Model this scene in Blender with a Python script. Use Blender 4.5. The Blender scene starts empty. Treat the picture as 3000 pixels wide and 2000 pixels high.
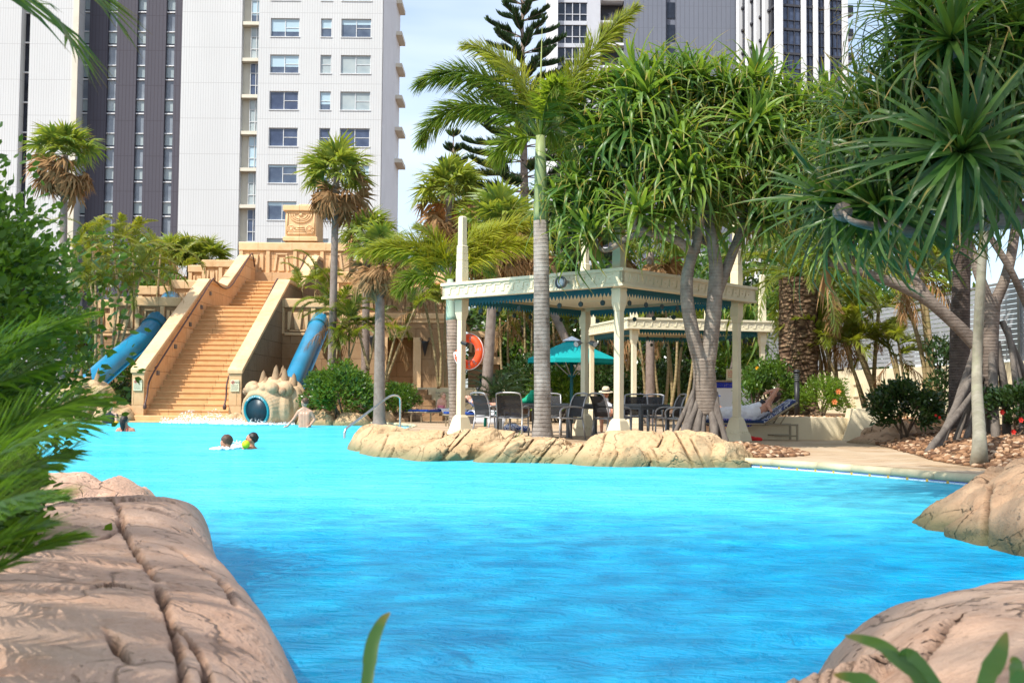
import bpy, math, random
import numpy as np
from mathutils import Vector, Matrix, noise

SC = bpy.context.scene
COL = SC.collection
R = math.radians
PI = math.pi

# ------------------------------------------------------------------ camera model
FPX = 3300.0
TILT = math.atan(165 / FPX)
ROLL = 0.008
EYE = Vector((0, 0, 0.95))
_fw = Vector((0, math.cos(TILT), math.sin(TILT)))
_r0 = Vector((1, 0, 0))
_u0 = Vector((0, -math.sin(TILT), math.cos(TILT)))
_r = _r0 * math.cos(ROLL) + _u0 * math.sin(ROLL)
_u = _u0 * math.cos(ROLL) - _r0 * math.sin(ROLL)


def ray(px, py):
    return _fw * FPX + _r * (px - 1500) - _u * (py - 1000)


def P(px, py, Y):
    d = ray(px, py)
    return EYE + d * ((Y - EYE.y) / d.y)


def G(px, py, z=0.1):
    d = ray(px, py)
    return EYE + d * ((z - EYE.z) / d.z)


cam_d = bpy.data.cameras.new('camera')
cam = bpy.data.objects.new('camera', cam_d)
COL.objects.link(cam)
cam.matrix_world = Matrix(((_r.x, _u.x, -_fw.x, EYE.x), (_r.y, _u.y, -_fw.y, EYE.y), (_r.z, _u.z, -_fw.z, EYE.z), (0, 0, 0, 1)))
cam_d.sensor_width = 36
cam_d.lens = 36 * FPX / 3000
cam_d.clip_start = 0.05
cam_d.clip_end = 3000
cam_d.dof.use_dof = True
cam_d.dof.focus_distance = 22
cam_d.dof.aperture_fstop = 8
SC.camera = cam

# ------------------------------------------------------------------ world and sun
SUN = Vector((-0.50, -0.45, 0.88)).normalized()
elev = math.asin(SUN.z)
w = bpy.data.worlds.new('World')
SC.world = w
w.use_nodes = True
wn = w.node_tree.nodes
wl = w.node_tree.links
wn.clear()
sky = wn.new('ShaderNodeTexSky')
sky.sky_type = 'NISHITA'
sky.sun_disc = False
sky.sun_elevation = elev
sky.sun_rotation = math.atan2(SUN.x, SUN.y)
sky.altitude = 0
sky.air_density = 1.0
sky.dust_density = 1.4
sky.ozone_density = 1.0
tc = wn.new('ShaderNodeTexCoord')
mp = wn.new('ShaderNodeMapping')
mp.inputs['Scale'].default_value = (1.0, 1.0, 2.6)
mp.inputs['Location'].default_value = (0.35, 0.1, 0.2)
nz = wn.new('ShaderNodeTexNoise')
nz.inputs['Scale'].default_value = 1.7
nz.inputs['Detail'].default_value = 4.5
nz.inputs['Roughness'].default_value = 0.58
nz.inputs['Distortion'].default_value = 0.35
rp = wn.new('ShaderNodeValToRGB')
rp.color_ramp.elements[0].position = 0.42
rp.color_ramp.elements[0].color = (0.22, 0.22, 0.22, 1)
rp.color_ramp.elements[1].position = 0.80
rp.color_ramp.elements[1].color = (0.9, 0.9, 0.9, 1)
mx = wn.new('ShaderNodeMix')
mx.data_type = 'RGBA'
mx.inputs[7].default_value = (7.6, 7.9, 8.1, 1)
bg = wn.new('ShaderNodeBackground')
bg.inputs['Strength'].default_value = 0.15
wo = wn.new('ShaderNodeOutputWorld')
wl.new(tc.outputs['Generated'], mp.inputs['Vector'])
wl.new(mp.outputs['Vector'], nz.inputs['Vector'])
wl.new(nz.outputs['Fac'], rp.inputs['Fac'])
wl.new(rp.outputs['Color'], mx.inputs[0])
tn = wn.new('ShaderNodeMix')
tn.data_type = 'RGBA'
tn.blend_type = 'MULTIPLY'
tn.inputs[0].default_value = 1.0
tn.inputs[7].default_value = (0.97, 1.09, 1.16, 1)
wl.new(sky.outputs['Color'], tn.inputs[6])
wl.new(tn.outputs[2], mx.inputs[6])
wl.new(mx.outputs[2], bg.inputs['Color'])
wl.new(bg.outputs['Background'], wo.inputs['Surface'])

sl = bpy.data.lights.new('sun', 'SUN')
sl.energy = 4.8
sl.angle = R(0.5)
sl.color = (1.0, 0.95, 0.86)
so = bpy.data.objects.new('sun', sl)
COL.objects.link(so)
so.rotation_euler = (-SUN).to_track_quat('-Z', 'Y').to_euler()
so.location = SUN * 60

SC.view_settings.view_transform = 'Standard'
SC.view_settings.look = 'None'
SC.view_settings.gamma = 1
SC.view_settings.exposure = 0.42
SC.cycles.max_bounces = 7
SC.cycles.diffuse_bounces = 3
SC.cycles.glossy_bounces = 3
SC.cycles.transmission_bounces = 4
SC.cycles.transparent_max_bounces = 6
SC.cycles.caustics_reflective = False
SC.cycles.caustics_refractive = False
SC.cycles.sample_clamp_indirect = 6
SC.cycles.use_denoising = True
SC.cycles.use_adaptive_sampling = True
SC.cycles.adaptive_threshold = 0.02

# ------------------------------------------------------------------ mesh builder
class MB:
    def __init__(s):
        s.v = []
        s.f = []
        s.a = []
        s.n = 0

    def add(s, verts, faces, v=0.5, t=0.0):
        verts = np.asarray(verts, float).reshape(-1, 3)
        k = len(verts)
        s.v.append(verts)
        n = s.n
        s.f.extend([tuple(i + n for i in f) for f in faces])
        a = np.empty((k, 2))
        a[:, 0] = v
        a[:, 1] = t
        s.a.append(a)
        s.n += k
        return s

    def join(s, o, M=None, dv=0.0):
        if not o.v:
            return s
        V = np.concatenate(o.v)
        if M is not None:
            m = np.array(M)
            V = V @ m[:3, :3].T + m[:3, 3]
        n = s.n
        s.v.append(V)
        s.f.extend([tuple(i + n for i in f) for f in o.f])
        a = np.concatenate(o.a).copy()
        a[:, 0] = np.clip(a[:, 0] + dv, 0, 1)
        s.a.append(a)
        s.n += len(V)
        return s

    def box(s, c, d, rz=0.0, v=0.5):
        x, y, z = d[0] / 2, d[1] / 2, d[2] / 2
        q = np.array([(-x, -y, -z), (x, -y, -z), (x, y, -z), (-x, y, -z), (-x, -y, z), (x, -y, z), (x, y, z), (-x, y, z)])
        if rz:
            cs, sn = math.cos(rz), math.sin(rz)
            q = np.stack([q[:, 0] * cs - q[:, 1] * sn, q[:, 0] * sn + q[:, 1] * cs, q[:, 2]], 1)
        return s.add(q + np.array(c), [(0, 3, 2, 1), (4, 5, 6, 7), (0, 1, 5, 4), (1, 2, 6, 5), (2, 3, 7, 6), (3, 0, 4, 7)], v)

    def bb(s, lo, hi, v=0.5):
        return s.box([(lo[i] + hi[i]) / 2 for i in range(3)], [hi[i] - lo[i] for i in range(3)], 0, v)

    def frustum(s, c, z0, z1, a0, a1, rz=0.0, v=0.5):
        """square frustum: half sides a0 at z0, a1 at z1"""
        q = []
        for a, z in ((a0, z0), (a1, z1)):
            a = (a, a) if not isinstance(a, tuple) else a
            for sx, sy in ((-1, -1), (1, -1), (1, 1), (-1, 1)):
                x, y = sx * a[0], sy * a[1]
                q.append((c[0] + x * math.cos(rz) - y * math.sin(rz), c[1] + x * math.sin(rz) + y * math.cos(rz), z))
        return s.add(q, [(0, 3, 2, 1), (4, 5, 6, 7), (0, 1, 5, 4), (1, 2, 6, 5), (2, 3, 7, 6), (3, 0, 4, 7)], v)

    def prism(s, poly, z0, z1, v=0.5):
        n = len(poly)
        area = sum(poly[i][0] * poly[(i + 1) % n][1] - poly[(i + 1) % n][0] * poly[i][1] for i in range(n))
        if area < 0:
            poly = poly[::-1]
        q = [(p[0], p[1], z0) for p in poly] + [(p[0], p[1], z1) for p in poly]
        f = [tuple(range(n - 1, -1, -1)), tuple(range(n, 2 * n))] + [(i, (i + 1) % n, n + (i + 1) % n, n + i) for i in range(n)]
        return s.add(q, f, v)

    def extrude(s, poly3, d):
        """closed planar polygon of 3-D points extruded by vector d"""
        n = len(poly3)
        d = np.array(d)
        q = np.array([tuple(p) for p in poly3])
        f = [tuple(range(n - 1, -1, -1)), tuple(range(n, 2 * n))] + [(i, (i + 1) % n, n + (i + 1) % n, n + i) for i in range(n)]
        return s.add(np.concatenate([q, q + d]), f)

    def tube(s, pts, rad, n=10, v=0.5, caps=True, closed=False):
        pts = [Vector(p) for p in pts]
        k = len(pts)
        if not hasattr(rad, '__len__'):
            rad = [rad] * k
        V, T = [], []
        up = None
        for i, p in enumerate(pts):
            a = pts[i - 1] if (i > 0 or closed) else p
            b = pts[(i + 1) % k] if (i < k - 1 or closed) else p
            t = (b - a)
            t = t.normalized() if t.length > 1e-9 else Vector((0, 0, 1))
            if up is None:
                up = Vector((1, 0, 0)) if abs(t.z) > 0.7 else Vector((0, 0, 1))
            x = up - t * up.dot(t)
            if x.length < 1e-4:
                x = t.orthogonal()
            x.normalize()
            up = x
            y = t.cross(x)
            for j in range(n):
                an = 2 * PI * j / n
                V.append(p + (x * math.cos(an) + y * math.sin(an)) * rad[i])
                T.append(i / max(1, k - 1))
        f = []
        for i in range(k if closed else k - 1):
            i2 = (i + 1) % k
            for j in range(n):
                j2 = (j + 1) % n
                f.append((i * n + j, i * n + j2, i2 * n + j2, i2 * n + j))
        if caps and not closed:
            f.append(tuple(range(n - 1, -1, -1)))
            f.append(tuple((k - 1) * n + j for j in range(n)))
        return s.add([tuple(p) for p in V], f, v, np.array(T))

    def lathe(s, c, prof, n=24, axis=None, v=0.5):
        """profile [(r, z)] around z through c (or along axis matrix)"""
        V = []
        for r, z in prof:
            for j in range(n):
                an = 2 * PI * j / n
                V.append((r * math.cos(an), r * math.sin(an), z))
        k = len(prof)
        f = [(i * n + j, i * n + (j + 1) % n, (i + 1) * n + (j + 1) % n, (i + 1) * n + j) for i in range(k - 1) for j in range(n)]
        if prof[0][0] > 1e-6:
            f.append(tuple(range(n - 1, -1, -1)))
        if prof[-1][0] > 1e-6:
            f.append(tuple((k - 1) * n + j for j in range(n)))
        V = np.array(V)
        if axis is not None:
            m = np.array(axis)
            V = V @ m[:3, :3].T
        return s.add(V + np.array(c), f, v)

    def ball(s, c, r, nu=12, nv=8, M=None, v=0.5):
        r = (r, r, r) if not hasattr(r, '__len__') else r
        V = []
        for i in range(nv + 1):
            ph = PI * i / nv
            for j in range(nu):
                th = 2 * PI * j / nu
                V.append((math.sin(ph) * math.cos(th) * r[0], math.sin(ph) * math.sin(th) * r[1], math.cos(ph) * r[2]))
        V = np.array(V)
        if M is not None:
            V = V @ np.array(M)[:3, :3].T
        f = [(i * nu + j, (i + 1) * nu + j, (i + 1) * nu + (j + 1) % nu, i * nu + (j + 1) % nu) for i in range(nv) for j in range(nu)]
        return s.add(V + np.array(c), f, v)

    def leaflets(s, b, d, side, L, wd, droop, v, sag=None, t0=0.0):
        """many pointed leaflets: arrays b,d,side (N,3); L,wd,droop,v (N)"""
        N = len(b)
        L = np.broadcast_to(np.asarray(L, float), (N,))[:, None]
        wd = np.broadcast_to(np.asarray(wd, float), (N,))[:, None]
        dr = np.broadcast_to(np.asarray(droop, float), (N,))[:, None]
        z = np.array([[0, 0, -1.0]])
        m = b + d * L * 0.5 + z * dr * L * 0.22
        tip = b + d * L * (1 - 0.12 * np.abs(dr)) + z * dr * L * 0.75
        q = np.stack([b - side * wd * .3, b + side * wd * .3, m - side * wd * .5, m + side * wd * .5, tip], 1).reshape(-1, 3)
        n = s.n
        idx = np.arange(N)[:, None] * 5 + n
        fq = (idx + np.array([[0, 1, 3, 2]])).tolist()
        ft = (idx + np.array([[2, 3, 4]])).tolist()
        s.v.append(q)
        s.f.extend(map(tuple, fq))
        s.f.extend(map(tuple, ft))
        a = np.empty((N, 5, 2))
        a[:, :, 0] = np.broadcast_to(np.asarray(v, float), (N,))[:, None]
        a[:, :, 1] = np.array([0, 0, .5, .5, 1.0])[None, :]
        s.a.append(a.reshape(-1, 2))
        s.n += N * 5
        return s

    def mesh(s, name, mat=None, smooth=False):
        me = bpy.data.meshes.new(name)
        V = np.concatenate(s.v)
        me.from_pydata(V.tolist(), [], s.f)
        a = np.concatenate(s.a)
        at = me.attributes.new('v', 'FLOAT', 'POINT')
        at.data.foreach_set('value', np.ascontiguousarray(a[:, 0], dtype=np.float32))
        at = me.attributes.new('t', 'FLOAT', 'POINT')
        at.data.foreach_set('value', np.ascontiguousarray(a[:, 1], dtype=np.float32))
        if smooth:
            me.polygons.foreach_set('use_smooth', np.ones(len(me.polygons), dtype=bool))
        me.update()
        if mat:
            me.materials.append(mat)
        return me


def link(name, me, parent=None, world=True):
    o = bpy.data.objects.new(name, me)
    COL.objects.link(o)
    if parent is not None:
        o.parent = parent
        if world:
            top = parent
            off = Vector((0, 0, 0))
            while top is not None:
                if top.type == 'EMPTY' and top.parent is None:
                    off = Vector(top.location)
                top = top.parent
            if parent.parent is None:
                o.matrix_parent_inverse = Matrix.Translation(-off)
    return o


def obj(name, mb, mat, parent=None, smooth=False, world=True, bevel=0.0):
    o = link(name, mb.mesh(name, mat, smooth), parent, world)
    if bevel:
        md = o.modifiers.new('bevel', 'BEVEL')
        md.width = bevel
        md.segments = 2
        md.limit_method = 'ANGLE'
        md.angle_limit = R(40)
    return o


def tag(o, label, cat, group=None, kind=None):
    o['label'] = label
    o['category'] = cat
    if group:
        o['group'] = group
    if kind:
        o['kind'] = kind
    return o


def thing(name, label, cat, loc=(0, 0, 0), rz=0.0, group=None):
    o = bpy.data.objects.new(name, None)
    COL.objects.link(o)
    o.empty_display_size = 0.1
    o.location = loc
    o.rotation_euler = (0, 0, rz)
    return tag(o, label, cat, group)


def setting(name, mb, mat, label=None, cat=None, smooth=False):
    o = obj(name, mb, mat, None, smooth)
    o['kind'] = 'structure'
    if label:
        o['label'] = label
        o['category'] = cat
    return o


KIDS = {}


def dup(root, loc, rz=0.0, label=None, scale=None):
    r = root.copy()
    COL.objects.link(r)
    r.location = loc
    r.rotation_euler = (0, 0, rz)
    if scale:
        r.scale = (scale, scale, scale)
    if label:
        r['label'] = label
    for ch in [c for c in root.children]:
        c = ch.copy()
        COL.objects.link(c)
        c.parent = r
        for g in ch.children:
            d = g.copy()
            COL.objects.link(d)
            d.parent = c
    return r


def catmull(pts, n, closed=False):
    pts = [Vector(p) for p in pts]
    k = len(pts)
    out = []
    m = k if closed else k - 1
    for i in range(m):
        p0 = pts[(i - 1) % k] if (closed or i > 0) else pts[0]
        p1 = pts[i]
        p2 = pts[(i + 1) % k]
        p3 = pts[(i + 2) % k] if (closed or i + 2 < k) else pts[-1]
        for j in range(n):
            t = j / n
            out.append(0.5 * ((2 * p1) + (p2 - p0) * t + (2 * p0 - 5 * p1 + 4 * p2 - p3) * t * t + (3 * p1 - p0 - 3 * p2 + p3) * t ** 3))
    if not closed:
        out.append(pts[-1])
    return out


def lerp(a, b, t):
    return a + (b - a) * t

# ------------------------------------------------------------------ materials
class Mat:
    def __init__(s, name):
        s.m = bpy.data.materials.new(name)
        s.m.use_nodes = True
        s.n = s.m.node_tree.nodes
        s.l = s.m.node_tree.links
        s.b = s.n['Principled BSDF']
        s.out = s.n['Material Output']

    def node(s, t, **k):
        x = s.n.new('ShaderNode' + t)
        for a, b in k.items():
            setattr(x, a, b)
        return x

    def set(s, sock, val):
        if hasattr(val, 'is_output'):
            s.l.new(val, sock)
        elif isinstance(val, (tuple, list)) and len(val) == 3 and sock.type == 'RGBA':
            sock.default_value = (*val, 1)
        else:
            sock.default_value = val

    def mix(s, fac, a, b, mode='MIX'):
        x = s.node('Mix', data_type='RGBA', blend_type=mode)
        s.set(x.inputs[0], fac)
        s.set(x.inputs[6], a)
        s.set(x.inputs[7], b)
        return x.outputs[2]

    def math(s, op, a, b=0.0, c=None, clamp=False):
        x = s.node('Math', operation=op, use_clamp=clamp)
        s.set(x.inputs[0], a)
        s.set(x.inputs[1], b)
        if c is not None:
            s.set(x.inputs[2], c)
        return x.outputs[0]

    def ramp(s, fac, stops):
        x = s.node('ValToRGB')
        e = x.color_ramp.elements
        while len(e) < len(stops):
            e.new(0.5)
        for i, (p, c) in enumerate(stops):
            e[i].position = p
            if not hasattr(c, '__len__'):
                c = (c, c, c)
            e[i].color = (*c, 1)
        s.set(x.inputs[0], fac)
        return x.outputs[0]

    def coord(s, kind='Object', scale=(1, 1, 1), rot=(0, 0, 0), loc=(0, 0, 0)):
        c = s.node('TexCoord')
        m = s.node('Mapping')
        m.inputs['Scale'].default_value = scale
        m.inputs['Rotation'].default_value = rot
        m.inputs['Location'].default_value = loc
        s.l.new(c.outputs[kind], m.inputs['Vector'])
        return m.outputs[0]

    def noise(s, vec, scale, detail=4, rough=0.55, dist=0.0):
        x = s.node('TexNoise')
        s.set(x.inputs['Vector'], vec)
        x.inputs['Scale'].default_value = scale
        x.inputs['Detail'].default_value = detail
        x.inputs['Roughness'].default_value = rough
        x.inputs['Distortion'].default_value = dist
        return x.outputs['Fac']

    def voronoi(s, vec, scale, feature='F1', out='Distance'):
        x = s.node('TexVoronoi', feature=feature)
        s.set(x.inputs['Vector'], vec)
        x.inputs['Scale'].default_value = scale
        return x.outputs[out]

    def attr(s, name):
        return s.node('Attribute', attribute_name=name).outputs['Fac']

    def bump(s, h, strength=0.3, dist=0.02, prev=None):
        x = s.node('Bump')
        x.inputs['Strength'].default_value = strength
        x.inputs['Distance'].default_value = dist
        s.set(x.inputs['Height'], h)
        if prev is not None:
            s.l.new(prev, x.inputs['Normal'])
        return x.outputs[0]

    def fin(s, col=None, rough=None, spec=None, metal=None, normal=None, sheen=None):
        if col is not None:
            s.set(s.b.inputs['Base Color'], col)
        if rough is not None:
            s.set(s.b.inputs['Roughness'], rough)
        if spec is not None:
            s.b.inputs['Specular IOR Level'].default_value = spec
        if metal is not None:
            s.b.inputs['Metallic'].default_value = metal
        if normal is not None:
            s.l.new(normal, s.b.inputs['Normal'])
        return s.m


def simple(name, col, rough=0.6, spec=0.4, metal=0.0, var=0.12, scale=6.0, bump=0.0, bscale=40.0):
    m = Mat(name)
    c = m.coord()
    f = m.noise(c, scale, 5, 0.6)
    lo = tuple(x * (1 - var) for x in col)
    hi = tuple(min(1, x * (1 + var)) for x in col)
    k = m.mix(m.ramp(f, [(0.3, 0.0), (0.7, 1.0)]), lo, hi)
    nrm = None
    if bump:
        nrm = m.bump(m.noise(c, bscale, 4), bump, 0.01)
    return m.fin(k, rough, spec, metal, nrm)


def leafmat(name, ca, cb, tip=None, tip0=0.75, rough=0.45, trans=0.35, spec=0.4, tcol=None):
    m = Mat(name)
    v = m.attr('v')
    t = m.attr('t')
    oi = m.node('ObjectInfo')
    vv = m.math('ADD', v, m.math('MULTIPLY', m.math('SUBTRACT', oi.outputs['Random'], 0.5), 0.25), clamp=True)
    k = m.mix(vv, ca, cb)
    if tip:
        f = m.math('MULTIPLY', m.ramp(t, [(tip0, 0.0), (min(1.0, tip0 + 0.3), 1.0)]), m.ramp(m.noise(m.coord(), 3.0, 2), [(0.35, 0.0), (0.6, 1.0)]))
        k = m.mix(f, k, tip)
    m.fin(k, rough, spec)
    tr = m.node('BsdfTranslucent')
    tk = m.mix(1.0, k, tcol or (2.2, 2.0, 0.9), 'MULTIPLY')
    m.l.new(tk, tr.inputs['Color'])
    ms = m.node('MixShader')
    ms.inputs[0].default_value = trans
    m.l.new(m.b.outputs[0], ms.inputs[1])
    m.l.new(tr.outputs[0], ms.inputs[2])
    m.l.new(ms.outputs[0], m.out.inputs['Surface'])
    return m.m
# ------------------------------------------------------------------ shared materials
M_ = {}


def sandstone(name, base, dark, block=(1.2, 0.6), bump=0.6, mortar=0.012):
    """cast sandstone with block joints on the walls, warm stains"""
    m = Mat(name)
    c = m.node('TexCoord').outputs['Object']
    g = m.node('NewGeometry').outputs['Normal']
    sx = m.node('SeparateXYZ')
    m.l.new(c, sx.inputs[0])
    sn = m.node('SeparateXYZ')
    m.l.new(g, sn.inputs[0])
    side = m.math('GREATER_THAN', m.math('ABSOLUTE', sn.outputs[0]), 0.7)
    u = m.math('ADD', m.math('MULTIPLY', sx.outputs[0], m.math('SUBTRACT', 1.0, side)), m.math('MULTIPLY', sx.outputs[1], side))
    cb = m.node('CombineXYZ')
    m.l.new(u, cb.inputs[0])
    m.l.new(sx.outputs[2], cb.inputs[1])
    br = m.node('TexBrick')
    m.l.new(cb.outputs[0], br.inputs['Vector'])
    br.inputs['Scale'].default_value = 1.0
    br.inputs['Mortar Size'].default_value = mortar
    br.inputs['Mortar Smooth'].default_value = 0.3
    br.inputs['Brick Width'].default_value = block[0]
    br.inputs['Row Height'].default_value = block[1]
    br.inputs['Color1'].default_value = (*base, 1)
    br.inputs['Color2'].default_value = (base[0] * .88, base[1] * .82, base[2] * .75, 1)
    br.inputs['Mortar'].default_value = (*[x * 0.45 for x in dark], 1)
    n1 = m.noise(c, 0.9, 6, 0.65, 0.4)
    n2 = m.noise(c, 5.0, 5, 0.6)
    k = m.mix(m.ramp(n1, [(0.42, 0.0), (0.68, 0.75)]), br.outputs['Color'], dark)
    k = m.mix(m.ramp(n2, [(0.3, 0.0), (0.75, 0.45)]), k, (min(1, base[0] * 1.2), min(1, base[1] * 1.25), base[2] * 1.35))
    h = m.math('ADD', m.math('MULTIPLY', br.outputs['Fac'], -1.0), m.math('MULTIPLY', m.noise(c, 9.0, 6), 0.5))
    return m.fin(k, 0.85, 0.2, None, m.bump(h, bump, 0.03))


def rockmat(name, light, mid, dark, scale=1.0, crack=0.8, seed=0.0, pits=0.0, bump=0.5, algae=None):
    m = Mat(name)
    c = m.coord('Object', (1, 1, 1), (0, 0, 0), (seed, seed * 1.7, seed * 0.3))
    n1 = m.noise(c, 1.3 * scale, 7, 0.6, 0.3)
    n2 = m.noise(c, 6.0 * scale, 7, 0.65, 0.6)
    n3 = m.noise(c, 40.0 * scale, 4, 0.6)
    k = m.mix(m.ramp(n1, [(0.32, 0.0), (0.66, 1.0)]), mid, light)
    k = m.mix(m.ramp(n2, [(0.5, 0.0), (0.78, 0.75)]), k, dark)
    k = m.mix(m.ramp(n3, [(0.35, 0.0), (0.7, 0.35)]), k, light)
    # joints: distorted cells
    w = m.node('VectorMath', operation='ADD')
    nv = m.node('TexNoise')
    m.l.new(c, nv.inputs['Vector'])
    nv.inputs['Scale'].default_value = 1.7 * scale
    nv.inputs['Detail'].default_value = 4
    sc = m.node('VectorMath', operation='SCALE')
    m.l.new(nv.outputs['Color'], sc.inputs[0])
    sc.inputs[3].default_value = 0.9 / scale
    m.l.new(c, w.inputs[0])
    m.l.new(sc.outputs[0], w.inputs[1])
    st = m.node('Mapping')
    m.l.new(w.outputs[0], st.inputs['Vector'])
    st.inputs['Scale'].default_value = (1.0, 0.75, 0.7)
    e = m.voronoi(st.outputs[0], 1.25 * scale, 'DISTANCE_TO_EDGE')
    line = m.ramp(e, [(0.0, 1.0), (0.013, 0.0)])
    gate = m.ramp(m.noise(c, 0.9 * scale, 2), [(0.36, 0.0), (0.48, 1.0)])
    line = m.math('MULTIPLY', line, gate)
    k = m.mix(m.math('MULTIPLY', line, crack), k, tuple(x * 0.25 for x in dark))
    h = m.math('SUBTRACT', m.math('ADD', m.math('MULTIPLY', n2, 0.8), m.math('MULTIPLY', n3, 0.42)), m.math('MULTIPLY', line, 1.2))
    if pits:
        pv = m.node('Mapping')
        m.l.new(w.outputs[0], pv.inputs['Vector'])
        pv.inputs['Scale'].default_value = (1.0, 1.6, 1.6)
        pp = m.ramp(m.voronoi(pv.outputs[0], 13.0 * scale), [(0.12, 1.0), (0.3, 0.0)])
        pg = m.ramp(m.noise(c, 2.2 * scale, 3), [(0.48, 0.0), (0.58, 1.0)])
        pp = m.math('MULTIPLY', pp, pg)
        k = m.mix(m.math('MULTIPLY', pp, pits), k, tuple(x * 0.3 for x in dark))
        h = m.math('SUBTRACT', h, m.math('MULTIPLY', pp, 1.0))
    ct = m.attr('t')
    k = m.mix(m.math('MULTIPLY', ct, 0.85), k, tuple(x * 0.22 for x in dark))
    if algae:
        sx = m.node('SeparateXYZ')
        m.l.new(m.node('TexCoord').outputs['Object'], sx.inputs[0])
        zz = m.math('ADD', sx.outputs[2], m.math('MULTIPLY', n1, -0.10))
        k = m.mix(m.ramp(zz, [(0.0, 0.9), (0.16, 0.0)]), k, algae)
    return m.fin(k, 0.88, 0.2, None, m.bump(h, bump, 0.05))


M_['cream'] = simple('cream_paint', (0.72, 0.64, 0.45), 0.55, 0.3, 0, 0.06, 3.0, 0.06, 30)
M_['stucco'] = simple('cream_stucco', (0.74, 0.63, 0.43), 0.8, 0.2, 0, 0.07, 2.0, 0.25, 60)
M_['ceil'] = simple('gazebo_ceiling', (0.78, 0.68, 0.48), 0.7, 0.2, 0, 0.04, 2.0)
M_['sand'] = sandstone('sandstone_blocks', (0.64, 0.41, 0.22), (0.55, 0.29, 0.125))
M_['sand_plain'] = sandstone('sandstone_plain', (0.70, 0.48, 0.27), (0.58, 0.33, 0.15), (1.7, 50.0), 0.5)
M_['sand_step'] = sandstone('sandstone_steps', (0.68, 0.42, 0.205), (0.57, 0.29, 0.115), (1.15, 50.0), 0.5)
M_['sand_dark'] = sandstone('sandstone_mossy_shaded', (0.235, 0.17, 0.105), (0.16, 0.105, 0.06), (1.3, 0.62))  # weathered stone, with shade mixed into its colour as extra darkness
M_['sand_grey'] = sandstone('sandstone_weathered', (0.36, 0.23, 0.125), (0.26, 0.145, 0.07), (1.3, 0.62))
M_['rock_tan'] = rockmat('rock_tan', (0.56, 0.40, 0.235), (0.48, 0.305, 0.16), (0.37, 0.20, 0.095), 1.1, 0.5, 3.1, 0.45, 0.6, (0.20, 0.19, 0.10))
M_['rock_pink'] = rockmat('rock_pink', (0.69, 0.47, 0.345), (0.58, 0.345, 0.235), (0.44, 0.22, 0.12), 1.5, 0.3, 7.7, 0.3, 0.65)
M_['rock_pit'] = rockmat('rock_pitted', (0.70, 0.48, 0.34), (0.59, 0.36, 0.24), (0.44, 0.22, 0.12), 1.5, 0.15, 1.9, 1.0, 0.9)
M_['rock_brown'] = rockmat('rock_brown', (0.48, 0.32, 0.20), (0.38, 0.23, 0.135), (0.25, 0.13, 0.07), 1.3, 0.9, 5.2, 0.2, 0.65, (0.10, 0.10, 0.05))

# pool water: milky aqua body under a rippled skin
m = Mat('pool_water')
c = m.coord('Object', (0.55, 1.0, 1))
c2 = m.coord('Object', (1, 1, 1), (0, 0, R(14)))
n1 = m.noise(c, 1.1, 3, 0.5, 0.6)
n2 = m.noise(c, 4.2, 4, 0.6, 1.2)
n3 = m.noise(c2, 16.0, 3, 0.55, 1.0)
h = m.math('ADD', m.math('MULTIPLY', n1, 1.0), m.math('ADD', m.math('MULTIPLY', n2, 0.6), m.math('MULTIPLY', n3, 0.18)))
k = m.mix(m.ramp(m.noise(c2, 0.35, 4, 0.6), [(0.35, 0.0), (0.65, 1.0)]), (0.045, 0.44, 0.62), (0.085, 0.53, 0.67))
k = m.mix(m.ramp(n2, [(0.5, 0.0), (0.75, 0.5)]), k, (0.13, 0.60, 0.70))
k = m.mix(m.ramp(m.noise(m.coord('Object', (0.22, 1.3, 1), (0, 0, R(4))), 1.0, 6, 0.68, 0.9), [(0.42, 0.0), (0.64, 0.5)]), k, (0.03, 0.40, 0.59))
k = m.mix(m.ramp(m.noise(m.coord('Object', (0.5, 2.6, 1), (0, 0, R(-6))), 1.6, 5, 0.7, 0.6), [(0.54, 0.0), (0.72, 0.55)]), k, (0.20, 0.64, 0.72))
# near water: shade and steep view put into the colour as stronger blue
sy = m.node('SeparateXYZ')
m.l.new(m.node('TexCoord').outputs['Object'], sy.inputs[0])
shade_y = m.math('ADD', sy.outputs[1], m.math('MULTIPLY', m.math('SUBTRACT', m.noise(c2, 0.8, 5, 0.65, 0.8), 0.5), 4.5))
deep = m.mix(m.ramp(n2, [(0.4, 0.0), (0.72, 0.6)]), (0.002, 0.36, 0.66), (0.012, 0.48, 0.74))  # bluer tone standing for the shaded near water
k = m.mix(m.ramp(m.math('DIVIDE', shade_y, 14.0), [(0.50, 0.0), (0.74, 1.0)]), deep, k)  # deep: bluer tone for shade, mixed in over the near water
nb_ = m.bump(h, 0.85, 0.13)
m.fin(k, 0.6, 0.0, None, nb_)
gl_ = m.node('BsdfGlossy')
gl_.inputs['Roughness'].default_value = 0.10
m.l.new(nb_, gl_.inputs['Normal'])
ms = m.node('MixShader')
ms.inputs[0].default_value = 0.13
m.l.new(m.b.outputs[0], ms.inputs[1])
m.l.new(gl_.outputs[0], ms.inputs[2])
m.l.new(ms.outputs[0], m.out.inputs['Surface'])
M_['water'] = m.m

m = Mat('wet_foam')
M_['foam'] = m.fin((0.86, 0.92, 0.95), 0.4, 0.5)

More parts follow.
